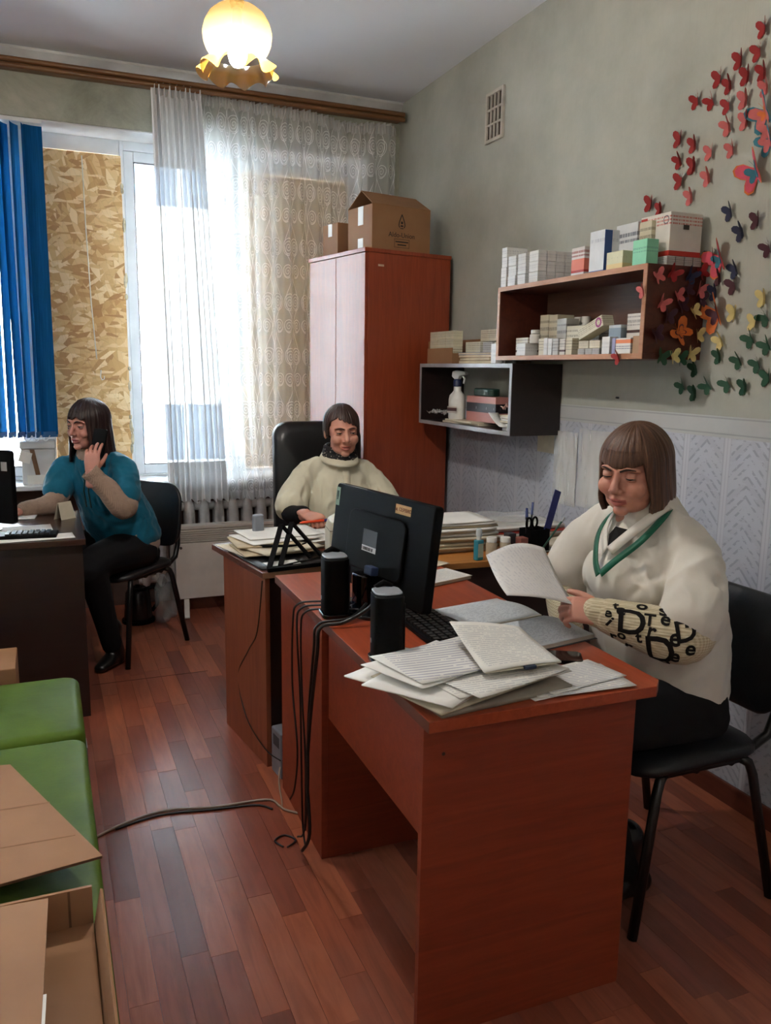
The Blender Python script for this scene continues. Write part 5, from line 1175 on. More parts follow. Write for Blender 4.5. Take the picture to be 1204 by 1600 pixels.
# ---- floor things
kt = thing('electric_kettle', 'dark electric kettle on the floor behind the teal woman chair', 'kettle', (.44, 4.66, 0), .4)
ob('body', MB().lathe([(0, .018), (.075, .018), (.078, .03), (.066, .17), (.058, .185), (0, .185)], 24), plain('kettle_dark', (30, 28, 30), .25), kt, smooth=True, sharp=45)
ob('base', MB().lathe([(0, 0), (.09, 0), (.09, .0175), (0, .0175)], 24), BPL, kt, smooth=True, sharp=40); ob('lid', MB().lathe([(0, .1855), (.055, .1855), (.045, .2), (.012, .203), (.012, .215), (0, .216)], 24), BPL, kt, smooth=True, sharp=45)
ob('handle', MB().tube([(.055, 0, .18), (.10, 0, .185), (.125, 0, .15), (.12, 0, .08), (.085, 0, .045)], .011, 10), BPL, kt, smooth=True)
for k, (x, y) in enumerate(((.57, 4.62), (.62, 4.70))):
    wb = thing('water_bottle', '%s clear plastic water bottle on the floor beside the heater' % ['front', 'rear'][k], 'bottle', (x, y, 0), 0, 'water bottles on the floor')
    mwb = Mat('pet_%d' % k); mwb.set('Base Color', (214, 224, 226)).set('Roughness', .08).set('Alpha', .22)
    ob('bottle', MB().lathe([(0, .0), (.04, 0), (.043, .01), (.042, .06), (.039, .08), (.043, .1), (.043, .19), (.03, .235), (.013, .26), (.013, .275), (0, .275)], 20), mwb.m, wb, smooth=True); ob('cap', MB().lathe([(0, .2752), (.0155, .2752), (.0155, .292), (0, .292)], 16), plain('cap_white', (222, 222, 222), .4), wb, smooth=True, sharp=40)
ups = thing('power_unit', 'grey power unit standing between the two desks', 'power unit', (.735, 2.635, 0), .12)
ob('case', MB().box(-.035, .06, -.03, .06, 0, .17), plain('unit_grey', (122, 124, 134), .4), ups, bevel=.006); ob('vents', MB().box(-.0355, -.0352, -.015, .04, .11, .15), plain('unit_vent', (60, 62, 68), .6), ups)
def cable(label, pts, r, mat, name='cable', sub=6):
    P_ = [Vector(q) for q in pts]; out = []
    for i in range(len(P_)-1):
        p0, p1, p2, p3 = P_[max(i-1, 0)], P_[i], P_[i+1], P_[min(i+2, len(P_)-1)]
        for k in range(sub):
            t = k/sub; out.append(.5*((2*p1)+(-p0+p2)*t+(2*p0-5*p1+4*p2-p3)*t*t+(-p0+3*p1-3*p2+p3)*t**3))
    out.append(P_[-1]); o = ob(name, MB().tube(out, r, 7), mat, smooth=True); return tag(o, label, 'cable')
CBW = plain('cable_beige', (150, 128, 112), .5); CBK = plain('cable_black', (14, 13, 14), .45)
cable('beige double cable running from the couch across the floor', [(.03, 2.42, .005), (.16, 2.50, .005), (.30, 2.535, .005), (.45, 2.50, .005), (.62, 2.485, .005), (.652, 2.43, .005), (.662, 2.40, .005), (.70, 2.36, .005)], .0042, CBW)
cable('dark cable beside the beige one on the floor', [(.14, 2.48, .004), (.28, 2.515, .004), (.44, 2.488, .004), (.58, 2.465, .004), (.625, 2.42, .004)], .0035, CBK)
cable('thin beige cable reaching the grey power unit', [(.655, 2.415, .004), (.665, 2.45, .006), (.685, 2.56, .02), (.70, 2.60, .05)], .003, CBW)
cable('thin cable climbing the brown desk end panel', [(.702, 2.60, .075), (.672, 2.70, .08), (.652, 2.90, .12), (.645, 3.0, .25), (.655, 2.86, .40), (.664, 2.76, .50), (.67, 2.70, .70)], .0022, CBK)
for k, (y0, yb, zb, y2) in enumerate(((2.16, 2.14, .05, 2.10), (2.20, 2.22, .12, 2.26), (2.12, 2.12, .04, 2.18))):
    cable(['left', 'middle', 'right'][k]+' black cable hanging down the desk pedestal', [(.80, y0-.05, .762), (.70, y0, .760), (.650, y0+.01, .752), (.640, y0+.02, .70), (.643, yb+.02, .5), (.64, y0-.02, .32), (.643, yb, zb+.06), (.64, y2, zb)], .003, CBK)
cable('thick black monitor cable drooping from the desk edge', [(.86, 2.06, .835), (.79, 1.98, .80), (.71, 1.97, .765), (.648, 1.985, .752), (.640, 1.99, .68), (.641, 2.06, .45), (.642, 2.09, .28), (.640, 2.06, .12), (.636, 2.12, .03)], .0052, CBK)
cable('second thick black cable beside the monitor cable', [(.84, 2.10, .79), (.74, 2.0, .766), (.650, 2.01, .753), (.640, 2.02, .68), (.643, 2.08, .45), (.64, 2.075, .26), (.641, 2.11, .10)], .0038, CBK)
cable('small black cable loop lying on the floor by the pedestal', [(.60, 2.20, .004), (.585, 2.24, .004), (.62, 2.26, .004), (.645, 2.22, .004), (.61, 2.19, .006)], .0028, CBK)
# ================================================================== people
def cat_rom(P, sub):
    P = [np.array(q, float) for q in P]; out = []
    for i in range(len(P)-1):
        p0, p1, p2, p3 = P[max(i-1, 0)], P[i], P[i+1], P[min(i+2, len(P)-1)]
        for k in range(sub):
            t = k/sub; out.append(.5*((2*p1)+(-p0+p2)*t+(2*p0-5*p1+4*p2-p3)*t*t+(-p0+3*p1-3*p2+p3)*t**3))
    out.append(P[-1]); return np.array(out)
def limb(mb, pts, rads, side=None, n=16, sub=5, cap=True, M=None):
    rads = [(r, r) if not isinstance(r, (tuple, list)) else r for r in rads]
    C = cat_rom(pts, sub); R = cat_rom(rads, sub); R = np.maximum(R, .0008)
    if cap:
        t0 = C[0]-C[1]; t0 /= np.linalg.norm(t0)+1e-9; t1 = C[-1]-C[-2]; t1 /= np.linalg.norm(t1)+1e-9
        ks = (.98, .85, .6, .25)
        pre = [(C[0]+t0*min(R[0])*math.sqrt(max(0, 1-k*k))*.9, R[0]*k) for k in ks][::-1]; post = [(C[-1]+t1*min(R[-1])*math.sqrt(max(0, 1-k*k))*.9, R[-1]*k) for k in ks]
        C = np.array([q[0] for q in pre]+list(C)+[q[0] for q in post]); R = np.array([q[1] for q in pre]+list(R)+[q[1] for q in post])
    vs = []; prev = None
    for i in range(len(C)):
        a = C[max(i-1, 0)]; b = C[min(i+1, len(C)-1)]; t = Vector(b-a).normalized()
        ref = Vector(side) if side is not None else (prev if prev is not None else t.orthogonal())
        s = ref-t*ref.dot(t); s = s.normalized() if s.length > 1e-6 else t.orthogonal().normalized()
        prev = s; w = t.cross(s); p = Vector(C[i])
        for k in range(n):
            an = 2*PI*k/n; vs.append(p+s*(R[i][0]*math.cos(an))+w*(R[i][1]*math.sin(an)))
    fs = [(i*n+k, i*n+(k+1) % n, (i+1)*n+(k+1) % n, (i+1)*n+k) for i in range(len(C)-1) for k in range(n)]
    fs += [tuple(range(n-1, -1, -1)), tuple((len(C)-1)*n+k for k in range(n))]
    mb.add(vs, fs, M); return mb
def fuse(mb, voxel, smooth=4, fac=.5):
    o = bpy.data.objects.new('tmp', mb.mesh('tmp')); COL.objects.link(o)
    r = o.modifiers.new('r', 'REMESH'); r.mode = 'VOXEL'; r.voxel_size = voxel; r.adaptivity = 0
    if smooth:
        s = o.modifiers.new('s', 'SMOOTH'); s.factor = fac; s.iterations = smooth
    dg = bpy.context.evaluated_depsgraph_get(); me = bpy.data.meshes.new_from_object(o.evaluated_get(dg))
    bpy.data.objects.remove(o); return me
def coords(me):
    a = np.zeros(len(me.vertices)*3); me.vertices.foreach_get('co', a); return a.reshape(-1, 3)
def setco(me, a): me.vertices.foreach_set('co', a.ravel()); me.update()
def normals(me):
    a = np.zeros(len(me.vertices)*3, dtype=np.float32); me.vertex_normals.foreach_get('vector', a); return a.reshape(-1, 3)
def wrinkle(me, amp=.005, sc=9, seed=0, stretch=(1, 1, .6)):
    c = coords(me); n = normals(me); d = np.zeros(len(c))
    for i, p in enumerate(c):
        q = Vector((p[0]*sc*stretch[0]+seed, p[1]*sc*stretch[1], p[2]*sc*stretch[2]))
        w = mnoise.noise(q*.6)*.35; q2 = Vector((q.x+w*2, q.y-w, q.z+w*2))
        a = mnoise.noise(q2); d[i] = amp*(.8*a+.9*(1-abs(mnoise.noise(q2*1.7))*2.2)*.5)
    setco(me, c+n*d[:, None])
def folds(me, lines):
    from mathutils.bvhtree import BVHTree
    c = coords(me); n = normals(me); d = np.zeros(len(c)); bv = BVHTree.FromPolygons([v.co.copy() for v in me.vertices], [tuple(p.vertices) for p in me.polygons])
    for (a, b, w, h) in lines:
        a, b = Vector(a), Vector(b)
        for k in range(25):
            t = k/24; q = bv.find_nearest(a.lerp(b, t))[0]
            if q is None: continue
            r2_ = ((c-np.array(q))**2).sum(1); near = np.where(r2_ < (3*w)**2)[0]
            v = h*math.sin(PI*min(.96, max(.04, t)))*np.exp(-r2_[near]/(w*w)); cur = d[near]
            d[near] = np.where(np.abs(v) > np.abs(cur), v, cur)
    setco(me, c+n*d[:, None])
def to_mb(me, M=None, off=None):
    mb = MB(); vs = [v.co.copy() for v in me.vertices]
    mb.add(vs, [tuple(p.vertices) for p in me.polygons], M); return mb
def join_meshes(name, mes, base):
    vs = []; fs = []; mi = []; n = 0
    for me in mes:
        c = coords(me); vs.append(c); nl = len(me.polygons)
        for p in me.polygons: fs.append(tuple(i+n for i in p.vertices)); mi.append(p.material_index)
        n += len(c)
    out = bpy.data.meshes.new(name); out.from_pydata([tuple(q) for q in (np.concatenate(vs)-np.array(base))], [], fs)
    out.polygons.foreach_set('material_index', mi); out.polygons.foreach_set('use_smooth', [True]*len(fs)); return out

# ---- head (local: face toward -Y, Z up, origin between the ears)
def head_mesh(jaw=1.0, cheek=1.0, neck=None, width=1.0, nose=1.0, age=0):
    mb = MB()
    mb.ell((0, .012, .030), (.0725, .092, .082), 28, 18)
    mb.ell((0, -.030, .0), (.0615, .060, .074), 24, 16)
    mb.ell((0, -.040, -.035), (.0555*jaw, .052, .055), 24, 14)
    mb.ell((0, -.036, -.066), (.0500*jaw, .047, .040), 22, 12)
    mb.ell((0, -.074, -.091), (.021, .016, .015), 16, 10)
    for s in (-1, 1):
        mb.ell((s*.034, -.067, -.028), (.024*cheek, .020*cheek, .022*cheek), 14, 10)
        mb.ell((s*.0112, -.0985, -.0305), (.0088*nose, .0095, .0072), 12, 8)
        mb.ell((s*.0735, .012, -.010), (.009, .018, .029), 12, 10, Matrix.Rotation(s*.25, 3, 'Z'))
        limb(mb, [(s*.006, -.090, .024), (s*.028, -.086, .029), (s*.048, -.070, .022)], [.0055, .0065, .006], n=10, sub=3)
    limb(mb, [(0, -.089, .018), (0, -.096, .0), (0, -.108, -.020), (0, -.110, -.027)], [.0078, .0080*nose, .0105*nose, .0095*nose], n=12, sub=4)
    limb(mb, [(-.023, -.084, -.057), (-.010, -.0935, -.0545), (0, -.0945, -.0555), (.010, -.0935, -.0545), (.023, -.084, -.057)], [.0035, .0062, .0058, .0062, .0035], n=10, sub=4)
    limb(mb, [(-.021, -.083, -.0635), (0, -.0935, -.0675), (.021, -.083, -.0635)], [.004, .0072, .004], n=10, sub=4)
    if neck: limb(mb, neck[0], neck[1], (1, 0, 0), 20, 4)
    me = fuse(mb, .0026, 5, .5)
    c = coords(me)
    for s in (-1, 1):
        e = np.exp(-(((c[:, 0]-s*.031)/.0165)**2+((c[:, 2]-.006)/.0105)**2))*(c[:, 1] < -.05)
        c[:, 1] += .0085*e
        if age:
            g = np.exp(-(((c[:, 0]-s*(.024-.25*(c[:, 2]+.04)))/.003)**2))*np.exp(-((c[:, 2]+.046)/.016)**2)*(c[:, 1] < -.05); c[:, 1] += .0025*age*g
    m = np.exp(-((c[:, 2]+.0602)/.0016)**2)*np.exp(-(c[:, 0]/.021)**4)*(c[:, 1] < -.075); c[:, 1] += .0035*m
    c[:, 0] *= width
    setco(me, c)
    lip = np.zeros(len(me.polygons), dtype=np.int32)
    for p in me.polygons:
        q = p.center
        if q.y < -.078 and abs(q.x/width) < .0225 and -.0725+.22*abs(q.x) < q.z < -.0505-.14*abs(q.x): lip[p.index] = 1
    me.polygons.foreach_set('material_index', lip); return me
def hair_mesh(c, r, zend, nphi=150, nt=44, strand=.0035, flare=None, thick=.010, seed=0, kfreq=26):
    """shell of hair: meridians from the crown down over the skull, then hanging to zend(phi)"""
    mb = MB(); vs = []
    for j in range(nt):
        t = j/(nt-1)
        for i in range(nphi):
            ph = 2*PI*i/nphi; sp, cp = math.sin(ph), -math.cos(ph); ze = zend(ph if ph <= PI else ph-2*PI)
            rr = (r[0]+r[1])/2
            La = r[2]*PI/2*1.05
            Lt = La+max(0, c[2]-ze) if ze < c[2] else r[2]*math.acos(max(-1, min(1, (ze-c[2])/r[2])))*1.05
            l = Lt*t
            if l <= La: a = l/1.05/r[2]; k = math.sin(a); z = c[2]+r[2]*math.cos(a)
            else: k = 1.0; z = c[2]-(l-La)
            d = strand*(mnoise.noise(Vector((sp*kfreq*.5+seed, cp*kfreq*.5, t*1.6)))+.5*mnoise.noise(Vector((sp*kfreq+seed, cp*kfreq, t*2.5))))*min(1, t*3)
            f = 1+(flare(ph if ph <= PI else ph-2*PI, z, t) if flare else 0)
            vs.append((c[0]+(r[0]*k*f+d*min(1, k*2))*sp, c[1]+(r[1]*k*f+d*min(1, k*2))*cp, z+(d*.6 if k < .5 else 0)))
    fs = [(j*nphi+i, (j+1)*nphi+i, (j+1)*nphi+(i+1) % nphi, j*nphi+(i+1) % nphi) for j in range(nt-1) for i in range(nphi)]
    mb.add(vs, fs); mb.uv = {j*nphi+i: (i/nphi, j/(nt-1)) for j in range(nt) for i in range(nphi)}
    return mb
def hair_mat(name, c1, c2, c3):
    m = Mat(name); u = m.node('ShaderNodeUVMap'); mp = m.node('ShaderNodeMapping'); m.nt.links.new(u.outputs[0], mp.inputs[0]); mp.inputs['Scale'].default_value = (95, 2.2, 1)
    n = m.noise(mp.outputs[0], 1.0, 5, .65, .3); m.set('Base Color', m.ramp(n, [(.3, c1), (.52, c2), (.75, c3)])).set('Roughness', .42).set('Specular IOR Level', .4)
    m.bump(n, .5, .004); return m.m
def skin_mat(name, c, red):
    m = Mat(name); v = m.coord('Object'); n = m.noise(v, 14, 4); b = m.noise(v, 90, 3)
    m.set('Base Color', m.ramp(n, [(.3, tuple(int(k*.93) for k in c)), (.62, c), (.85, red)])).set('Roughness', .5).set('Specular IOR Level', .4)
    m.set('Subsurface Weight', .12).set('Subsurface Scale', .01); m.b.inputs['Subsurface Radius'].default_value = (1, .35, .2)
    m.bump(b, .06, .001); return m.m
def fabric(name, c, rough=.8, var=.08, weave=260, bump=.15):
    m = Mat(name); v = m.coord('Object'); n = m.noise(v, 7, 5, .6)
    m.set('Base Color', m.ramp(n, [(.3, tuple(int(k*(1-var)) for k in c)), (.7, c)])).set('Roughness', rough).set('Specular IOR Level', .25)
    m.set('Sheen Weight', .12 if max(c) > 60 else 0.0); m.bump(m.noise(v, weave, 2)*.5+n*.5, bump, .003); return m.m
def knit(name, c, dark, rib=900):
    m = Mat(name); x, y, z = m.xyz(m.coord('Object')); n = m.noise(m.coord('Object'), 60, 3, .6)
    st = ((z*rib).sin()*.5+.5)*.5+(((x+y)*rib*.8).sin()*.5+.5)*.5
    m.set('Base Color', m.mix(n.step(.45, .7)*.35, m.ramp(st, [(.2, dark), (.7, c)]), tuple(int(k*.8) for k in c))).set('Roughness', .9).set('Specular IOR Level', .15).set('Sheen Weight', .2)
    m.bump(st, .35, .004); return m.m
EYEW = plain('eye_white', (168, 156, 148), .25, .03); IRIS = plain('iris_dark', (34, 24, 18), .15); LASH = plain('lash_dark', (24, 16, 14), .6)
def head_matrix(c, yaw, pitch, roll=0): return Matrix.Translation(c) @ Matrix.Rotation(yaw, 4, 'Z') @ Matrix.Rotation(roll, 4, 'Y') @ Matrix.Rotation(pitch, 4, 'X')
def face_parts(par, HM, base, width, lid, gaze, browmat, skinm, brow=(0, 0), mouthmat=None, open_=0):
    T = Matrix.Translation(-Vector(base)) @ HM
    for s in (-1, 1):
        e = Vector((s*.031*width, -.0765, .006)); r = .0115
        eo = ob('eye', MB().ell(e, (r, r, r), 20, 14).v and _tr(MB().ell(e, (r, r, r), 20, 14), T), EYEW, par, smooth=True)
        ib = MB(); gd = Vector((gaze[0], -1, gaze[1])).normalized(); ib.ell(e+gd*(r*.42), (.0072, .0072, .0072), 16, 12); ob('iris', _tr(ib, T), IRIS, eo, smooth=True)
        # lids: spherical caps in front of the eyeball
        def cap(a0, a1, rr, ns=16, nt=8):
            mb = MB(); vs = []
            for j in range(nt+1):
                el = a0+(a1-a0)*j/nt
                for i in range(ns+1):
                    az = -1.35+2.7*i/ns
                    vs.append((e.x+rr*1.12*math.sin(az)*1.0, e.y-rr*math.cos(az)*math.cos(el), e.z+rr*math.sin(el)*math.cos(az*.55)))
            return mb.add(vs, [(j*(ns+1)+i, j*(ns+1)+i+1, (j+1)*(ns+1)+i+1, (j+1)*(ns+1)+i) for j in range(nt) for i in range(ns)])
        ob('upper_lid', _tr(cap(lid, 1.25, r*1.10), T), skinm, eo, smooth=True, solid=.0012); ob('lower_lid', _tr(cap(-1.25, -.52, r*1.09), T), skinm, eo, smooth=True, solid=.0012)
        lm = MB(); limb(lm, [(e.x+r*1.13*math.sin(az), e.y-r*1.15*math.cos(az)*math.cos(lid)-.0005, e.z+r*1.12*math.sin(lid)*math.cos(az*.55)) for az in (-1.2, -.6, 0, .6, 1.2)], [.0009, .0013, .0014, .0013, .0009], n=6, sub=3); ob('lashes', _tr(lm, T), LASH, eo, smooth=True)
        bm = MB(); limb(bm, [(s*.012*width, -.0975, .0235+brow[0]), (s*.028*width, -.0955, .0290+brow[1]), (s*.046*width, -.0815, .0250+brow[1])], [(.0012, .0026), (.0012, .0030), (.001, .0012)], (0, 1, 0), n=8, sub=4); ob('eyebrow', _tr(bm, T), browmat, par, smooth=True)
    mm = MB(); limb(mm, [(-.0215*width, -.0855, -.0598), (-.010*width, -.0945, -.0600), (0, -.0955, -.0602), (.010*width, -.0945, -.0600), (.0215*width, -.0855, -.0598)], [.0006, .0011+open_, .0012+open_, .0011+open_, .0006], n=8, sub=3); ob('mouth_line', _tr(mm, T), mouthmat, par, smooth=True)
def _tr(mb, T): mb.v = [tuple(T @ Vector(v)) for v in mb.v]; return mb
def hand(mb, M, left, curl=(.5, .6, .5), spread=.06, thumb=(.6, .35), scale=1.0):
    """M: wrist origin, +Y to the fingers, +Z back of the hand; the thumb side is +X for a left hand"""
    s = 1 if left else -1
    def P(x, y, z): return M @ Vector((s*x*scale, y*scale, z*scale))
    limb(mb, [P(0, -.06, 0), P(0, -.02, 0), P(.001, .02, 0), P(.002, .055, .001), P(.001, .086, 0)], [(.024*scale, .018*scale), (.025*scale, .017*scale), (.033*scale, .0155*scale), (.039*scale, .0145*scale), (.038*scale, .0115*scale)], (M.to_3x3() @ Vector((1, 0, 0))), 16, 4)
    for k, (x, L, r) in enumerate(((.029, .071, .0088), (.0098, .079, .0090), (-.0096, .073, .0086), (-.0275, .057, .0076))):
        a = 0; p = Vector((x, .083-.004*(k == 3)-.002*(k == 0), .001)); pts = [p-Vector((0, .02, 0)), p.copy()]; sx = (1.5-k)*spread
        cv = curl[k] if isinstance(curl[0], (tuple, list)) else curl
        for sg, f in ((0, .46), (1, .30), (2, .24)):
            a += cv[sg]; p = p+Vector((sx*math.cos(a), math.cos(a), -math.sin(a)))*L*f; pts.append(p.copy())
        limb(mb, [P(*q) for q in pts], [q*scale for q in (r, r*1.02, r*.98, r*.92, r*.74)], None, 12, 4)
    a = thumb[0]; p = Vector((.020, .018, -.004)); pts = [p.copy()]; d = Vector((math.sin(a), math.cos(a), -thumb[1])).normalized()
    for L, bend in ((.040, 0), (.032, .35), (.026, .35)):
        d = Vector((d.x-bend*.9*d.y*.6, d.y+bend*.4*d.x, d.z-bend*.25)).normalized(); p = p+d*L; pts.append(p.copy())
    limb(mb, [P(*q) for q in pts], [q*scale for q in (.0135, .0115, .0098, .0076)], None, 12, 4)
    return mb
def frame(o, y, z):
    y = Vector(y).normalized(); z = Vector(z); z = (z-y*z.dot(y)).normalized(); x = y.cross(z)
    return Matrix(((x.x, y.x, z.x, o[0]), (x.y, y.y, z.y, o[1]), (x.z, y.z, z.z, o[2]), (0, 0, 0, 1)))
def person(label, base): return thing('person', label, 'person', base)
def child(par, name, me, mat, base, smooth=True):
    c = coords(me)-np.array(base); setco(me, c)
    me.materials.clear(); o = link(name, me, mat, par, smooth=smooth); return o
def boot(mb, ankle, heel, toe):
    a, h, t = Vector(ankle), Vector(heel), Vector(toe)
    side = (t-h).cross(Vector((0, 0, 1)))
    limb(mb, [tuple(h+Vector((0, 0, .035))), tuple(h*.65+t*.35+Vector((0, 0, .040))), tuple(h*.35+t*.65+Vector((0, 0, .032))), tuple(t+Vector((0, 0, .022)))], [(.034, .035), (.037, .040), (.040, .030), (.030, .021)], side, 14, 4)
    limb(mb, [tuple(a+Vector((0, 0, .10))), tuple(a+Vector((0, 0, .04))), tuple(h*.8+t*.2+Vector((0, 0, .06))), tuple(h*.85+t*.15+Vector((0, 0, .03)))], [.05, .046, .044, .04], side, 14, 4)
    return mb
BOOTM = plain('boot_leather', (16, 15, 16), .3, .2, 12); TRS = fabric('trousers_black', (17, 17, 20), .85, .2)
LIPM = lambda n, c: plain(n, c, .4, .08)

# ---------------------------------------------------------------- woman at the orange desk
def woman_right():
    base = (1.56, 1.74, 0); B = np.array(base)
    par = person('woman in white medical tunic reading a paper sheet at the orange desk', base)
    sk = skin_mat('skin_right', (194, 136, 116), (188, 114, 98)); lip = LIPM('lips_right', (168, 92, 84)); hm_ = hair_mat('hair_right', (48, 30, 22), (84, 56, 40), (124, 90, 66))
    HM = head_matrix((1.448, 1.750, 1.172), -PI/2+.40, .20, .03)
    hd = head_mesh(1.16, 1.25, ([(0, .012, -.05), (0, .022, -.10), (0, .045, -.17)], [(.056, .058), (.058, .058), (.075, .065)]), 1.06, 1.05)
    hd.transform(HM)
    SL, EL, WL = (1.528, 1.592, .955), (1.420, 1.490, .792), (1.290, 1.622, .822)
    SR, ER, WR = (1.505, 1.920, .975), (1.43, 2.0, .80), (1.35, 1.87, .70)
    hb = MB(); hand(hb, frame(WL, (-.80, .58, .12), (-.15, -.72, .68)), True, ((.55, .9, .6), (.6, .95, .6), (.65, 1.0, .6), (.7, 1.0, .6)), .03, (.62, .1)); h1 = fuse(hb, .0028, 3)
    hb = MB(); hand(hb, frame(WR, (-.8, -.5, .1), (.1, .2, .95)), False, ((.3, .5, .4),)*4, .04, (.5, .2)); h2 = fuse(hb, .0028, 3)
    tb = MB(); limb(tb, [(1.60, 1.74, .50), (1.58, 1.74, .68), (1.555, 1.74, .86), (1.53, 1.74, .98), (1.505, 1.742, 1.06)], [(.16, .12), (.16, .125), (.16, .12), (.14, .09), (.05, .05)], (0, 1, 0))
    limb(tb, [SL, EL, WL], [.05, .042, .028]); limb(tb, [SR, ER, WR], [.05, .042, .028])
    for s in (-1, 1): limb(tb, [(1.58, 1.74+s*.10, .52), (1.24, 1.74+s*.11, .52), (1.38, 1.74+s*.10, .12)], [.08, .055, .04])
    body = join_meshes('body', [hd, h1, h2, fuse(tb, .011, 2)], base); body.materials.append(sk); body.materials.append(lip); link('body', body, None, par)
    face_parts(par, HM, base, 1.06, -.22, (0.0, -.55), plain('brow_right', (44, 28, 22), .7), sk, (.0, .001), plain('mouth_right', (92, 40, 40), .6))
    # hair: chin length bob with a full fringe
    def ze(p):
        a = abs(p)
        if a < .78: return .030+.010*(a/.78)**2
        if a < 1.0: return .038+(a-.78)/.22*(-.15)
        return -.112-.010*math.sin((a-1.0)*.73)
    hm = hair_mesh((0, .014, .026), (.092, .110, .102), ze, flare=lambda p, z, t: (.06*max(0, min(1, (.02-z)/.10))*(1 if abs(p) > .9 else 0) - .16*max(0, (-.06-z)/.06)**2*(1 if abs(p) > .9 else 0) - (.02 if abs(p) < .8 and z < .07 else 0)), seed=2)
    ho = ob('hair', _tr(hm, Matrix.Translation(-Vector(base)) @ HM), hm_, par, smooth=True, solid=.012); ho.modifiers[0].offset = -1
    # trousers, boots
    t = MB(); limb(t, [(1.63, 1.74, .50), (1.58, 1.74, .54), (1.50, 1.74, .55)], [(.20, .10), (.21, .12), (.19, .10)], (0, 1, 0))
    for s in (-1, 1): limb(t, [(1.60, 1.74+s*.10, .535), (1.42, 1.74+s*.115, .545), (1.26, 1.74+s*.12, .54), (1.235, 1.74+s*.12, .47), (1.31, 1.74+s*.11, .28), (1.40, 1.74+s*.10, .10)], [.105, .10, .085, .078, .062, .052])
    child(par, 'trousers', fuse(t, .009, 4), TRS, base)
    for s in (-1, 1): child(par, 'boot', fuse(boot(MB(), (1.41, 1.74+s*.10, .08), (1.47, 1.74+s*.10, 0), (1.30, 1.74+s*.11, 0)), .006, 3), BOOTM, base)
    # knitted sweater: near forearm with lettering, far forearm, hem and neck
    kn = knit('sweater_cream', (206, 194, 164), (176, 162, 132)); SWI = fabric('sweater_black', (20, 18, 18), .9)
    sl = MB(); limb(sl, [(1.47, 1.525, .86), EL, (1.355, 1.556, .803), WL], [.062, .066, .061, .045], None, 20, 8)
    me = fuse(sl, .006, 3); from mathutils.bvhtree import BVHTree; bvh = BVHTree.FromPolygons([v.co.copy() for v in me.vertices], [tuple(p.vertices) for p in me.polygons]); child(par, 'sweater_sleeve', me, kn, base)
    cf = MB(); dv = (Vector(WL)-Vector(EL)).normalized(); limb(cf, [tuple(Vector(WL)-dv*.02), tuple(Vector(WL)+dv*.035)], [.042, .037], None, 20, 4); child(par, 'sweater_cuff', fuse(cf, .004, 2), kn, base)
    sl = MB(); limb(sl, [SR, ER, WR], [.06, .06, .042], None, 16, 6); child(par, 'sweater_sleeve', fuse(sl, .007, 3), kn, base)
    # lettering wrapped on the near forearm
    axis0, axis1 = Vector((1.420, 1.494, .794)), Vector(WL); ax = (axis1-axis0).normalized(); L = (axis1-axis0).length
    upv = Vector((0, 0, 1)); upv = (upv-ax*upv.dot(ax)).normalized(); sd = upv.cross(ax)
    if sd.y > 0: sd = -sd
    def wrap(me, u0, th0, sc=1.0, rot=0):
        vs = []
        for v in me.vertices:
            x = v.co.x*math.cos(rot)-v.co.y*math.sin(rot); y = v.co.x*math.sin(rot)+v.co.y*math.cos(rot)
            u = min(max(u0-x, -.035), L+.005); th = th0+y/.062
            dr_ = sd*math.cos(th)+upv*math.sin(th); o_ = axis0+ax*u
            hit = bvh.ray_cast(o_+dr_*.15, -dr_)
            pt = hit[0] if hit[0] is not None else o_+dr_*.06
            vs.append(pt+dr_*(.0012+v.co.z)-Vector(base))
        return vs
    lt = MB()
    for (ch_, u0, th0, sz, rot) in (('D', .125, .25, .10, .15), ('e', .155, .75, .05, 0), ('T', .085, .55, .045, .1), ('e', .05, .75, .05, 0), ('i', .175, .0, .05, -.4), ('r', .075, .15, .05, 0), ('e', .02, .15, .055, .2), ('D', .045, -.55, .10, .3), ('o', .14, -.45, .04, 0), ('t', .10, -.25, .04, .3), ('e', .01, -.5, .05, 0), ('r', .16, -.75, .045, .2), ('s', .06, 1.2, .06, .2), ('o', .11, 1.25, .05, 0), ('T', .005, .9, .06, .3), ('e', .185, .45, .045, .2), ('r', .12, -.95, .05, 0), ('D', .0, .45, .07, .4), ('t', .17, .95, .04, .2), ('e', -.02, -.1, .05, 0), ('o', .03, -1.0, .05, .2)):
        me = text_mesh(ch_, sz, .0006, bold=.0012); bmx = bmesh.new(); bmx.from_mesh(me); bmesh.ops.subdivide_edges(bmx, edges=[e for e in bmx.edges if e.calc_length() > .012], cuts=3); bmesh.ops.triangulate(bmx, faces=bmx.faces); bmx.to_mesh(me); bmx.free()
        lt.add(wrap(me, u0, th0, 1, rot), [tuple(p.vertices) for p in me.polygons])
    o = ob('sweater_lettering', lt, SWI, par); o['kind'] = 'stuff'
    # tunic
    g = MB()
    limb(g, [(1.575, 1.74, .565), (1.572, 1.74, .62), (1.555, 1.74, .74), (1.535, 1.745, .86), (1.525, 1.745, .96), (1.515, 1.745, 1.035), (1.508, 1.745, 1.062)], [(.192, .168), (.193, .172), (.19, .178), (.184, .164), (.170, .124), (.100, .086), (.076, .072)], (0, 1, 0), 28, 6)
    limb(g, [(1.522, 1.665, 1.018), SL, (1.478, 1.526, .880), (1.442, 1.500, .824)], [.050, .066, .074, .075], None, 20, 6)
    limb(g, [(1.512, 1.83, 1.020), SR, (1.47, 1.985, .90), (1.43, 2.0, .83)], [.055, .078, .082, .078], None, 20, 6)
    g.ell((1.435, 1.745, .875), (.080, .155, .085), 20, 14)
    me = fuse(g, .0068, 6, .5); wrinkle(me, .012, 12, 3, (1, 1, .4));
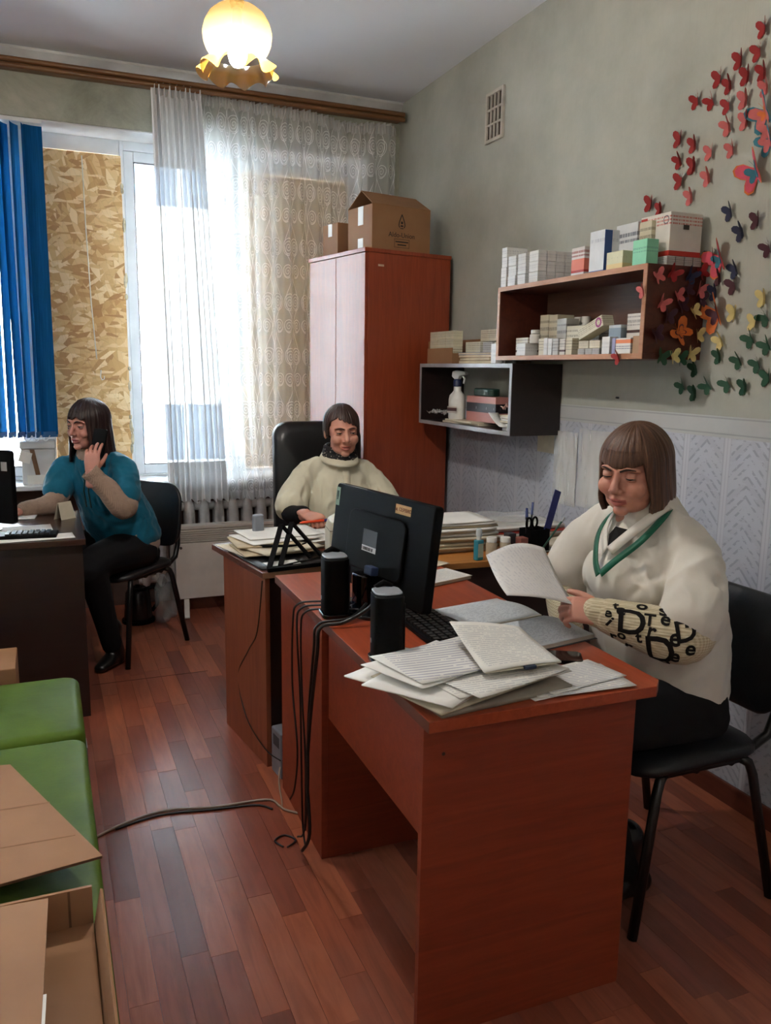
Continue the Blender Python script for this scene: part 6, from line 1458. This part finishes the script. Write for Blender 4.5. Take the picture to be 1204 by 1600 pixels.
    folds(me, (((1.455, 1.60, .945), (1.375, 1.66, .845), .012, -.011), ((1.44, 1.585, .92), (1.415, 1.575, .80), .011, -.014), ((1.40, 1.70, .97), (1.36, 1.69, .86), .013, .008), ((1.42, 1.64, 1.0), (1.345, 1.745, .90), .014, .008), ((1.55, 1.51, .95), (1.45, 1.49, .86), .012, -.009), ((1.50, 1.47, .93), (1.42, 1.46, .84), .012, .008), ((1.58, 1.52, .74), (1.42, 1.60, .70), .014, -.009), ((1.55, 1.52, .82), (1.40, 1.62, .76), .014, .008), ((1.40, 1.80, .96), (1.36, 1.77, .86), .013, -.007), ((1.60, 1.53, .68), (1.45, 1.56, .63), .013, .007), ((1.52, 1.60, 1.03), (1.44, 1.62, .96), .012, .006))); child(par, 'tunic', me, fabric('tunic_white', (214, 208, 196), .7, .06, 300, .2), base)
    # collar lapels and V of the sweater, lanyard
    def ribbon(pts, w, mat, name, th=.0016, nrm=None):
        P_ = [Vector(q) for q in cat_rom(pts, 6)]; mb = MB(); vs = []
        for i, p in enumerate(P_):
            t_ = (P_[min(i+1, len(P_)-1)]-P_[max(i-1, 0)]).normalized(); n_ = Vector(nrm) if nrm else Vector((-1, 0, .3)); s_ = t_.cross(n_).normalized()
            for k in (-1, 1): vs.append(p+s_*(k*w/2)-Vector(base))
        mb.add(vs, [(2*i, 2*i+1, 2*i+3, 2*i+2) for i in range(len(P_)-1)]); return ob(name, mb, mat, par, smooth=True, solid=th)
    LANY = fabric('lanyard_green', (10, 92, 66), .5)
    ribbon([(1.545, 1.70, 1.085), (1.475, 1.655, 1.06), (1.405, 1.655, 1.0), (1.352, 1.685, .945), (1.330, 1.715, .905)], .020, LANY, 'lanyard', nrm=(-.9, -.3, .5))
    ribbon([(1.535, 1.80, 1.075), (1.455, 1.83, 1.045), (1.395, 1.815, .995), (1.350, 1.765, .935), (1.332, 1.725, .90)], .020, LANY, 'lanyard', nrm=(-.9, .2, .5))
    v_ = MB(); vv = [Vector(q)-Vector(base) for q in ((1.410, 1.712, 1.018), (1.408, 1.760, 1.018), (1.388, 1.760, .998), (1.368, 1.738, .966), (1.384, 1.712, .996))]
    v_.add([tuple(q) for q in vv], [(0, 1, 2, 3, 4)]); ob('sweater_neckline', v_, SWI, par, solid=.004)
    TUN = fabric('tunic_collar', (216, 211, 200), .7, .05)
    ribbon([(1.50, 1.672, 1.085), (1.438, 1.672, 1.050), (1.392, 1.695, 1.005), (1.366, 1.728, .962)], .026, TUN, 'lapel', .003, (-.8, -.45, .45))
    ribbon([(1.49, 1.815, 1.08), (1.432, 1.805, 1.048), (1.392, 1.785, 1.003), (1.364, 1.744, .96)], .026, TUN, 'lapel', .003, (-.8, .4, .45))
woman_right()
pp = MB()
q00, q10, q11, q01 = Vector((1.225, 1.675, .842)), Vector((1.31, 1.95, .928)), Vector((1.094, 1.905, .932)), Vector((1.008, 1.648, .895))
pp.grid(lambda s, t: (q00*(1-s)+q10*s)*(1-t)+(q01*(1-s)+q11*s)*t+Vector((0, 0, .016*math.sin(PI*t)*(.4+s)-.01*math.sin(PI*s))), 14, 14); pp.uv = None
o = ob('paper_sheet', pp, sheet_mat('held_sheet', (216, 214, 212), (182, 182, 188), 26, 'x', .5), smooth=True, solid=.0006); tag(o, 'white sheet of paper held up in the hand of the woman', 'paper')
# ---------------------------------------------------------------- woman in cream behind the brown desk
def woman_centre():
    base = (1.24, 3.54, 0)
    par = person('woman in cream short sleeved jacket holding an orange pen at the brown desk', base)
    sk = skin_mat('skin_centre', (198, 140, 120), (192, 114, 98)); lip = LIPM('lips_centre', (160, 90, 80)); hm_ = hair_mat('hair_centre', (30, 18, 15), (54, 34, 28), (92, 64, 54))
    HM = head_matrix((1.243, 3.50, 1.152), -.12, .12, -.03)
    hd = head_mesh(1.10, 1.18, ([(0, .012, -.05), (0, .022, -.10), (0, .045, -.17)], [(.05, .052), (.05, .052), (.06, .06)]), .98, 1.08, 1); hd.transform(HM)
    SR, ER, WR = (1.085, 3.54, .945), (.992, 3.46, .800), (1.000, 3.245, .822)       # her right arm, on the left in the photo
    SL, EL, WL = (1.392, 3.54, .930), (1.452, 3.44, .78), (1.36, 3.25, .785)
    hb = MB(); hand(hb, frame(WR, (.22, -.97, -.08), (-.25, .0, .95)), False, ((1.0, 1.35, .9), (1.15, 1.4, .9), (1.2, 1.4, .9), (1.2, 1.4, .9)), .02, (.45, .55), .98); h1 = fuse(hb, .0028, 3)
    hb = MB(); hand(hb, frame(WL, (-.3, -.95, 0), (0, 0, 1)), True, ((.3, .4, .3),)*4, .04); h2 = fuse(hb, .003, 3)
    tb = MB(); limb(tb, [(1.24, 3.56, .50), (1.24, 3.56, .70), (1.24, 3.55, .86), (1.24, 3.545, .95), (1.24, 3.53, 1.03)], [(.14, .11), (.14, .11), (.15, .11), (.13, .08), (.045, .045)], (1, 0, 0))
    limb(tb, [SR, ER, WR], [.042, .036, .026]); limb(tb, [SL, EL, WL], [.042, .036, .026])
    for s in (-1, 1): limb(tb, [(1.24+s*.09, 3.54, .52), (1.24+s*.11, 3.16, .52), (1.24+s*.11, 3.24, .10)], [.07, .05, .04])
    body = join_meshes('body', [hd, h1, h2, fuse(tb, .011, 2)], base); body.materials.append(sk); body.materials.append(lip); link('body', body, None, par)
    face_parts(par, HM, base, .98, -.02, (.25, -.2), plain('brow_centre', (74, 52, 44), .8), sk, (.0, -.001), plain('mouth_centre', (70, 30, 30), .6), .0008)
    def ze(p):                                     # short crop, fringe swept to her left
        a = abs(p)
        if a < .95: return .054-.030*(p/.95)+.004*math.sin(p*23) if p > -.55 else .052+.0165+(-p-.55)*-.05
        if a < 1.15: return (.022 if p > 0 else .05)+(a-.95)/.2*(-.06)
        if a < 1.75: return -.010-.018*math.sin((a-1.15)*5)
        return -.035-.03*(a-1.75)/1.4
    hm = hair_mesh((0, .014, .026), (.0815, .100, .0945), ze, flare=lambda p, z, t: (-.10*max(0, (-.0-z)/.06) if abs(p) > 1.1 else -.015), seed=9, strand=.004)
    ho = ob('hair', _tr(hm, Matrix.Translation(-Vector(base)) @ HM), hm_, par, smooth=True, solid=.010); ho.modifiers[0].offset = -1
    t = MB(); limb(t, [(1.24, 3.60, .50), (1.24, 3.52, .545)], [(.19, .10), (.19, .11)], (1, 0, 0))
    for s in (-1, 1): limb(t, [(1.24+s*.09, 3.52, .545), (1.24+s*.11, 3.32, .545), (1.24+s*.115, 3.16, .53), (1.24+s*.115, 3.15, .45), (1.24+s*.11, 3.2, .26), (1.24+s*.11, 3.24, .09)], [.10, .092, .08, .072, .056, .05])
    child(par, 'trousers', fuse(t, .010, 4), TRS, base)
    for s in (-1, 1): child(par, 'shoe', fuse(boot(MB(), (1.24+s*.11, 3.25, .05), (1.24+s*.11, 3.29, 0), (1.24+s*.12, 3.10, 0)), .007, 3), BOOTM, base)
    US = fabric('undershirt_black', (18, 17, 19), .85, .2)
    for (a, b, c) in ((SR, ER, WR), (SL, EL, WL)):
        u = MB(); limb(u, [a, b, tuple(Vector(b)*.25+Vector(c)*.75)], [.05, .047, .036], None, 16, 6); child(par, 'undershirt_sleeve', fuse(u, .006, 3), US, base)
    g = MB()
    limb(g, [(1.24, 3.565, .56), (1.24, 3.565, .70), (1.24, 3.555, .85), (1.24, 3.55, .94), (1.24, 3.54, .995), (1.24, 3.53, 1.020)], [(.182, .145), (.18, .145), (.178, .138), (.158, .104), (.095, .080), (.074, .070)], (1, 0, 0), 26, 6)
    limb(g, [(1.14, 3.545, .985), SR, (1.018, 3.505, .86), (.998, 3.475, .822)], [.045, .058, .066, .071], None, 18, 6)
    limb(g, [(1.34, 3.545, .975), SL, (1.436, 3.49, .85), (1.448, 3.455, .805)], [.045, .058, .066, .070], None, 18, 6)
    me = fuse(g, .0068, 6, .5); wrinkle(me, .009, 14, 8, (1, 1, .45)); folds(me, (((1.12, 3.44, .97), (1.10, 3.42, .80), .012, -.012), ((1.07, 3.44, .93), (1.04, 3.42, .84), .010, -.010), ((1.36, 3.43, .96), (1.40, 3.42, .80), .012, -.012), ((1.16, 3.40, .90), (1.13, 3.40, .72), .014, .007), ((1.32, 3.40, .90), (1.35, 3.40, .72), .014, .007), ((1.00, 3.44, .88), (.96, 3.43, .82), .010, .006), ((1.20, 3.41, .98), (1.18, 3.40, .86), .012, -.006), ((1.30, 3.41, .97), (1.31, 3.40, .85), .012, -.006))); CRM = fabric('jacket_cream', (208, 202, 178), .75, .07, 300, .2); child(par, 'jacket', me, CRM, base)
    def at_front(x, z, off=.004):
        n = me; best = None
        for v in n.vertices:
            if abs(v.co.x+base[0]-x) < .012 and abs(v.co.z-z) < .012 and v.co.y < 0 and (best is None or v.co.y < best): best = v.co.y
        return ((best if best is not None else -.13)-off)
    pk = MB(); zs = [.66+.035*k for k in range(10)]; ys = [at_front(1.245, z_) for z_ in zs]
    vs = [(x_, y_, z_) for y_, z_ in zip(ys, zs) for x_ in (-.011, .021)]; pk.add(vs, [(2*k, 2*k+1, 2*k+3, 2*k+2) for k in range(9)]); ob('placket', pk, CRM, par, smooth=True, solid=.003)
    cl = MB()
    def colf(s, t):
        a = -2.55+5.1*s; rr = .073+.010*t
        return (rr*1.08*math.sin(a), -.015-rr*math.cos(a)*1.0-.012*math.cos(a)*t, 1.035-.030*t-.016*math.cos(a)*(.5+t)+.012)
    cl.grid(colf, 40, 5); cl.uv = None; ob('collar', cl, CRM, par, smooth=True, solid=.003)
    SCF = Mat('scarf_print'); q = SCF.coord('Object'); vr = X(SCF.nt, SCF.voronoi(q, 75)); SCF.set('Base Color', SCF.mix(vr.lt(.28)*.75, (16, 14, 16), (156, 146, 130))).set('Roughness', .8)
    sc = MB(); pts = [(.062*math.sin(2*PI*k/24), -.02-.058*math.cos(2*PI*k/24), 1.043-.018*math.cos(2*PI*k/24)) for k in range(24)]; sc.tube(pts, .020, 10, True); pts = [(.060*math.sin(2*PI*k/24), -.016-.055*math.cos(2*PI*k/24), 1.066-.012*math.cos(2*PI*k/24)) for k in range(24)]; sc.tube(pts, .015, 10, True)
    sm_ = sc.mesh('scarf'); wrinkle(sm_, .004, 30, 2); link('scarf', sm_, SCF.m, par, smooth=True)
    ob('sleeve_badge', MB().ell((.232, -.045, .905), (.006, .016, .02), 12, 8), plain('badge_red', (150, 50, 44), .6), par, smooth=True)
woman_centre()
pe = thing('pen', 'bright orange pen held in the fist of the woman in cream', 'pen', (.938, 3.150, .808))
ob('barrel', MB().tube([(0, 0, 0), (.012, 0, .0008), (.105, .002, .004)], [.0015, .0055, .0055], 10), plain('pen_orange', (226, 70, 24), .3), pe, smooth=True, sharp=50)
ob('cap', MB().tube([(.1055, .002, .004), (.138, .003, .005)], .006, 10), plain('pen_cap_blue', (40, 40, 110), .3), pe, smooth=True, sharp=50)

# ---------------------------------------------------------------- woman in teal on the phone
def woman_teal():
    base = (.30, 4.17, 0)
    par = person('woman in teal scrub top talking on a phone by the window', base)
    sk = skin_mat('skin_teal', (190, 132, 116), (182, 108, 98)); lip = LIPM('lips_teal', (162, 92, 88)); hm_ = hair_mat('hair_teal', (22, 13, 13), (40, 24, 22), (74, 46, 38))
    HM = head_matrix((.190, 4.035, 1.155), -.80, .08, .04)
    hd = head_mesh(.98, 1.0, ([(0, .012, -.05), (0, .022, -.10), (0, .045, -.17)], [(.048, .05), (.048, .05), (.06, .06)]), .97, 1.0); hd.transform(HM)
    SL, EL, WL = (.325, 3.985, .955), (.325, 3.855, .790), (.185, 3.845, .955)     # her left arm raised, right in the photo
    SR, ER, WR = (.085, 4.145, .935), (.025, 4.05, .800), (-.10, 4.00, .780)
    hb = MB(); hand(hb, frame(WL, (.10, .20, .97), (-.35, -.92, .2)), True, ((.18, .30, .25), (.25, .40, .3), (.32, .5, .35), (.45, .6, .4)), .10, (.55, .45), .92); h1 = fuse(hb, .0028, 3)
    hb = MB(); hand(hb, frame(WR, (-.95, -.25, -.05), (0, 0, 1)), False, ((.25, .4, .3),)*4, .05, (.5, .3), .95); h2 = fuse(hb, .0028, 3)
    lat = (.7071, -.7071, 0); f = Vector((-.7071, -.7071, 0))
    tb = MB(); limb(tb, [(.33, 4.20, .50), (.29, 4.16, .70), (.24, 4.11, .86), (.215, 4.085, .96), (.20, 4.065, 1.03)], [(.13, .10), (.12, .10), (.13, .10), (.11, .07), (.045, .045)], lat)
    limb(tb, [SL, EL, WL], [.042, .036, .026]); limb(tb, [SR, ER, WR], [.042, .036, .026])
    body = join_meshes('body', [hd, h1, h2, fuse(tb, .011, 2)], base); body.materials.append(sk); body.materials.append(lip); link('body', body, None, par)
    face_parts(par, HM, base, .97, .02, (-.1, -.15), plain('brow_teal', (34, 22, 20), .7), sk, (-.002, .0), plain('mouth_teal', (96, 44, 44), .6))
    def ze(p):
        a = abs(p)
        if a < .62: return .040+.006*math.sin(p*11)
        if a < .85: return .040+(a-.62)/.23*(-.19)
        return -.17-.05*math.sin((a-.85)*.69)
    hm = hair_mesh((0, .014, .026), (.086, .104, .098), ze, flare=lambda p, z, t: (.10*max(0, min(1, (.0-z)/.15))*(1 if abs(p) > .8 else 0) - (.02 if abs(p) < .7 and z < .07 else 0)), seed=5, strand=.006, nt=56)
    ho = ob('hair', _tr(hm, Matrix.Translation(-Vector(base)) @ HM), hm_, par, smooth=True, solid=.010); ho.modifiers[0].offset = -1
    # legs
    HL = Vector((.40, 4.13, .53)); HR = Vector((.26, 4.27, .53))
    KL = Vector((.165, 3.865, .525)); AL = Vector((.25, 3.985, .10))
    KR = Vector((.06, 4.10, .52)); AR = Vector((.08, 4.06, .10))
    t = MB(); limb(t, [(.36, 4.25, .50), (.32, 4.19, .55)], [(.18, .11), (.175, .11)], lat)
    for (h, k, a) in ((HL, KL, AL), (HR, KR, AR)): limb(t, [tuple(h), tuple(h*.5+k*.5+Vector((0, 0, .015))), tuple(k), tuple(k*.8+a*.2), tuple(k*.4+a*.6), tuple(a)], [.10, .092, .075, .066, .055, .048])
    child(par, 'trousers', fuse(t, .009, 4), TRS, base)
    child(par, 'boot', fuse(boot(MB(), (AL.x, AL.y, .09), (.285, 4.02, 0), (.185, 3.895, 0)), .006, 3), BOOTM, base); child(par, 'boot', fuse(boot(MB(), (AR.x, AR.y, .09), (.11, 4.09, 0), (.01, 3.99, 0)), .006, 3), BOOTM, base)
    kn = knit('sweater_beige', (164, 138, 120), (142, 118, 102), 1100)
    u = MB(); limb(u, [SL, EL, tuple(Vector(EL)*.45+Vector(WL)*.55), tuple(Vector(WL)-Vector((-.01, 0, .02)))], [.052, .056, .050, .038], None, 18, 8); me = fuse(u, .0055, 3); wrinkle(me, .003, 22, 1); child(par, 'sweater_sleeve', me, kn, base)
    dv = (Vector(WL)-Vector(EL)).normalized(); cf = MB(); n_ = 26
    P0 = Vector(WL)-dv*.045; sd = dv.orthogonal().normalized(); w2 = dv.cross(sd); vs = []
    for j in range(5):
        for i in range(n_*4):
            a = 2*PI*i/(n_*4); r = .036+.0018*math.sin(n_*a)+.002*j/4; vs.append(P0+dv*(.058*j/4)+sd*(r*math.cos(a))+w2*(r*math.sin(a))-Vector(base))
    cf.add(vs, [(j*n_*4+i, j*n_*4+(i+1) % (n_*4), (j+1)*n_*4+(i+1) % (n_*4), (j+1)*n_*4+i) for j in range(4) for i in range(n_*4)]); ob('ribbed_cuff', cf, kn, par, smooth=True, solid=.003)
    u = MB(); limb(u, [SR, ER, WR], [.05, .05, .036], None, 16, 7); me = fuse(u, .0055, 3); wrinkle(me, .003, 22, 4); child(par, 'sweater_sleeve', me, kn, base)
    u = MB(); limb(u, [(.195, 4.065, 1.015), (.192, 4.055, 1.055), (.188, 4.045, 1.082)], [.062, .055, .055], None, 20, 4); child(par, 'turtleneck', fuse(u, .004, 2), kn, base)
    u = MB(); limb(u, [(.34, 4.205, .565), (.335, 4.20, .61)], [(.192, .152), (.19, .15)], lat, 26, 4); child(par, 'sweater_hem', fuse(u, .006, 2), kn, base)
    g = MB()
    limb(g, [(.337, 4.20, .605), (.325, 4.19, .66), (.29, 4.155, .76), (.25, 4.115, .87), (.222, 4.09, .955), (.205, 4.075, 1.005), (.20, 4.07, 1.025)], [(.196, .156), (.185, .15), (.165, .142), (.162, .130), (.148, .098), (.088, .075), (.066, .062)], lat, 26, 6)
    limb(g, [(.27, 4.03, .985), SL, (.333, 3.925, .885), (.333, 3.89, .845)], [.046, .064, .070, .070], None, 18, 6)
    limb(g, [(.145, 4.12, .975), SR, (.060, 4.115, .88), (.045, 4.09, .845)], [.046, .062, .066, .066], None, 18, 6)
    me = fuse(g, .0062, 5, .5); wrinkle(me, .009, 15, 12, (1, 1, .7)); folds(me, (((.33, 3.93, .95), (.30, 3.98, .82), .012, -.012), ((.20, 3.97, .92), (.24, 3.99, .74), .013, .008), ((.38, 4.05, .78), (.25, 4.0, .74), .012, -.009), ((.42, 4.08, .70), (.28, 4.0, .67), .012, -.008), ((.40, 4.06, .74), (.30, 4.0, .70), .012, .007), ((.12, 4.04, .95), (.16, 4.0, .80), .012, -.01), ((.36, 3.90, .92), (.30, 3.87, .88), .010, .006))); child(par, 'scrub_top', me, fabric('scrub_teal', (8, 98, 124), .75, .12, 300, .2), base)
    la = MB(); pts = [(.215, 4.0, 1.02), (.165, 3.955, .95), (.155, 3.955, .86), (.165, 3.985, .78)]
    for k in (0, .03): la.tube([tuple(Vector((x+k*.6, y-k, z))-Vector(base)) for x, y, z in pts], .0035, 6)
    ob('lanyard', la, fabric('lanyard_dark', (20, 66, 60), .6), par, smooth=True)
woman_teal()
pm_ = thing('smartphone', 'black smartphone held at the ear of the woman in teal', 'phone', M=frame((.226, 3.922, 1.072), (.22, .18, .95), (-.62, -.75, .25)) )
ob('body', MB().prism(rounded(.070, .145, .010), -.0045, .0045, 'z'), BPL, pm_, bevel=.002); ob('glass', MB().prism(rounded(.066, .14, .009), .0046, .0052, 'z'), plain('phone_back', (14, 14, 16), .5, spec=.1), pm_)
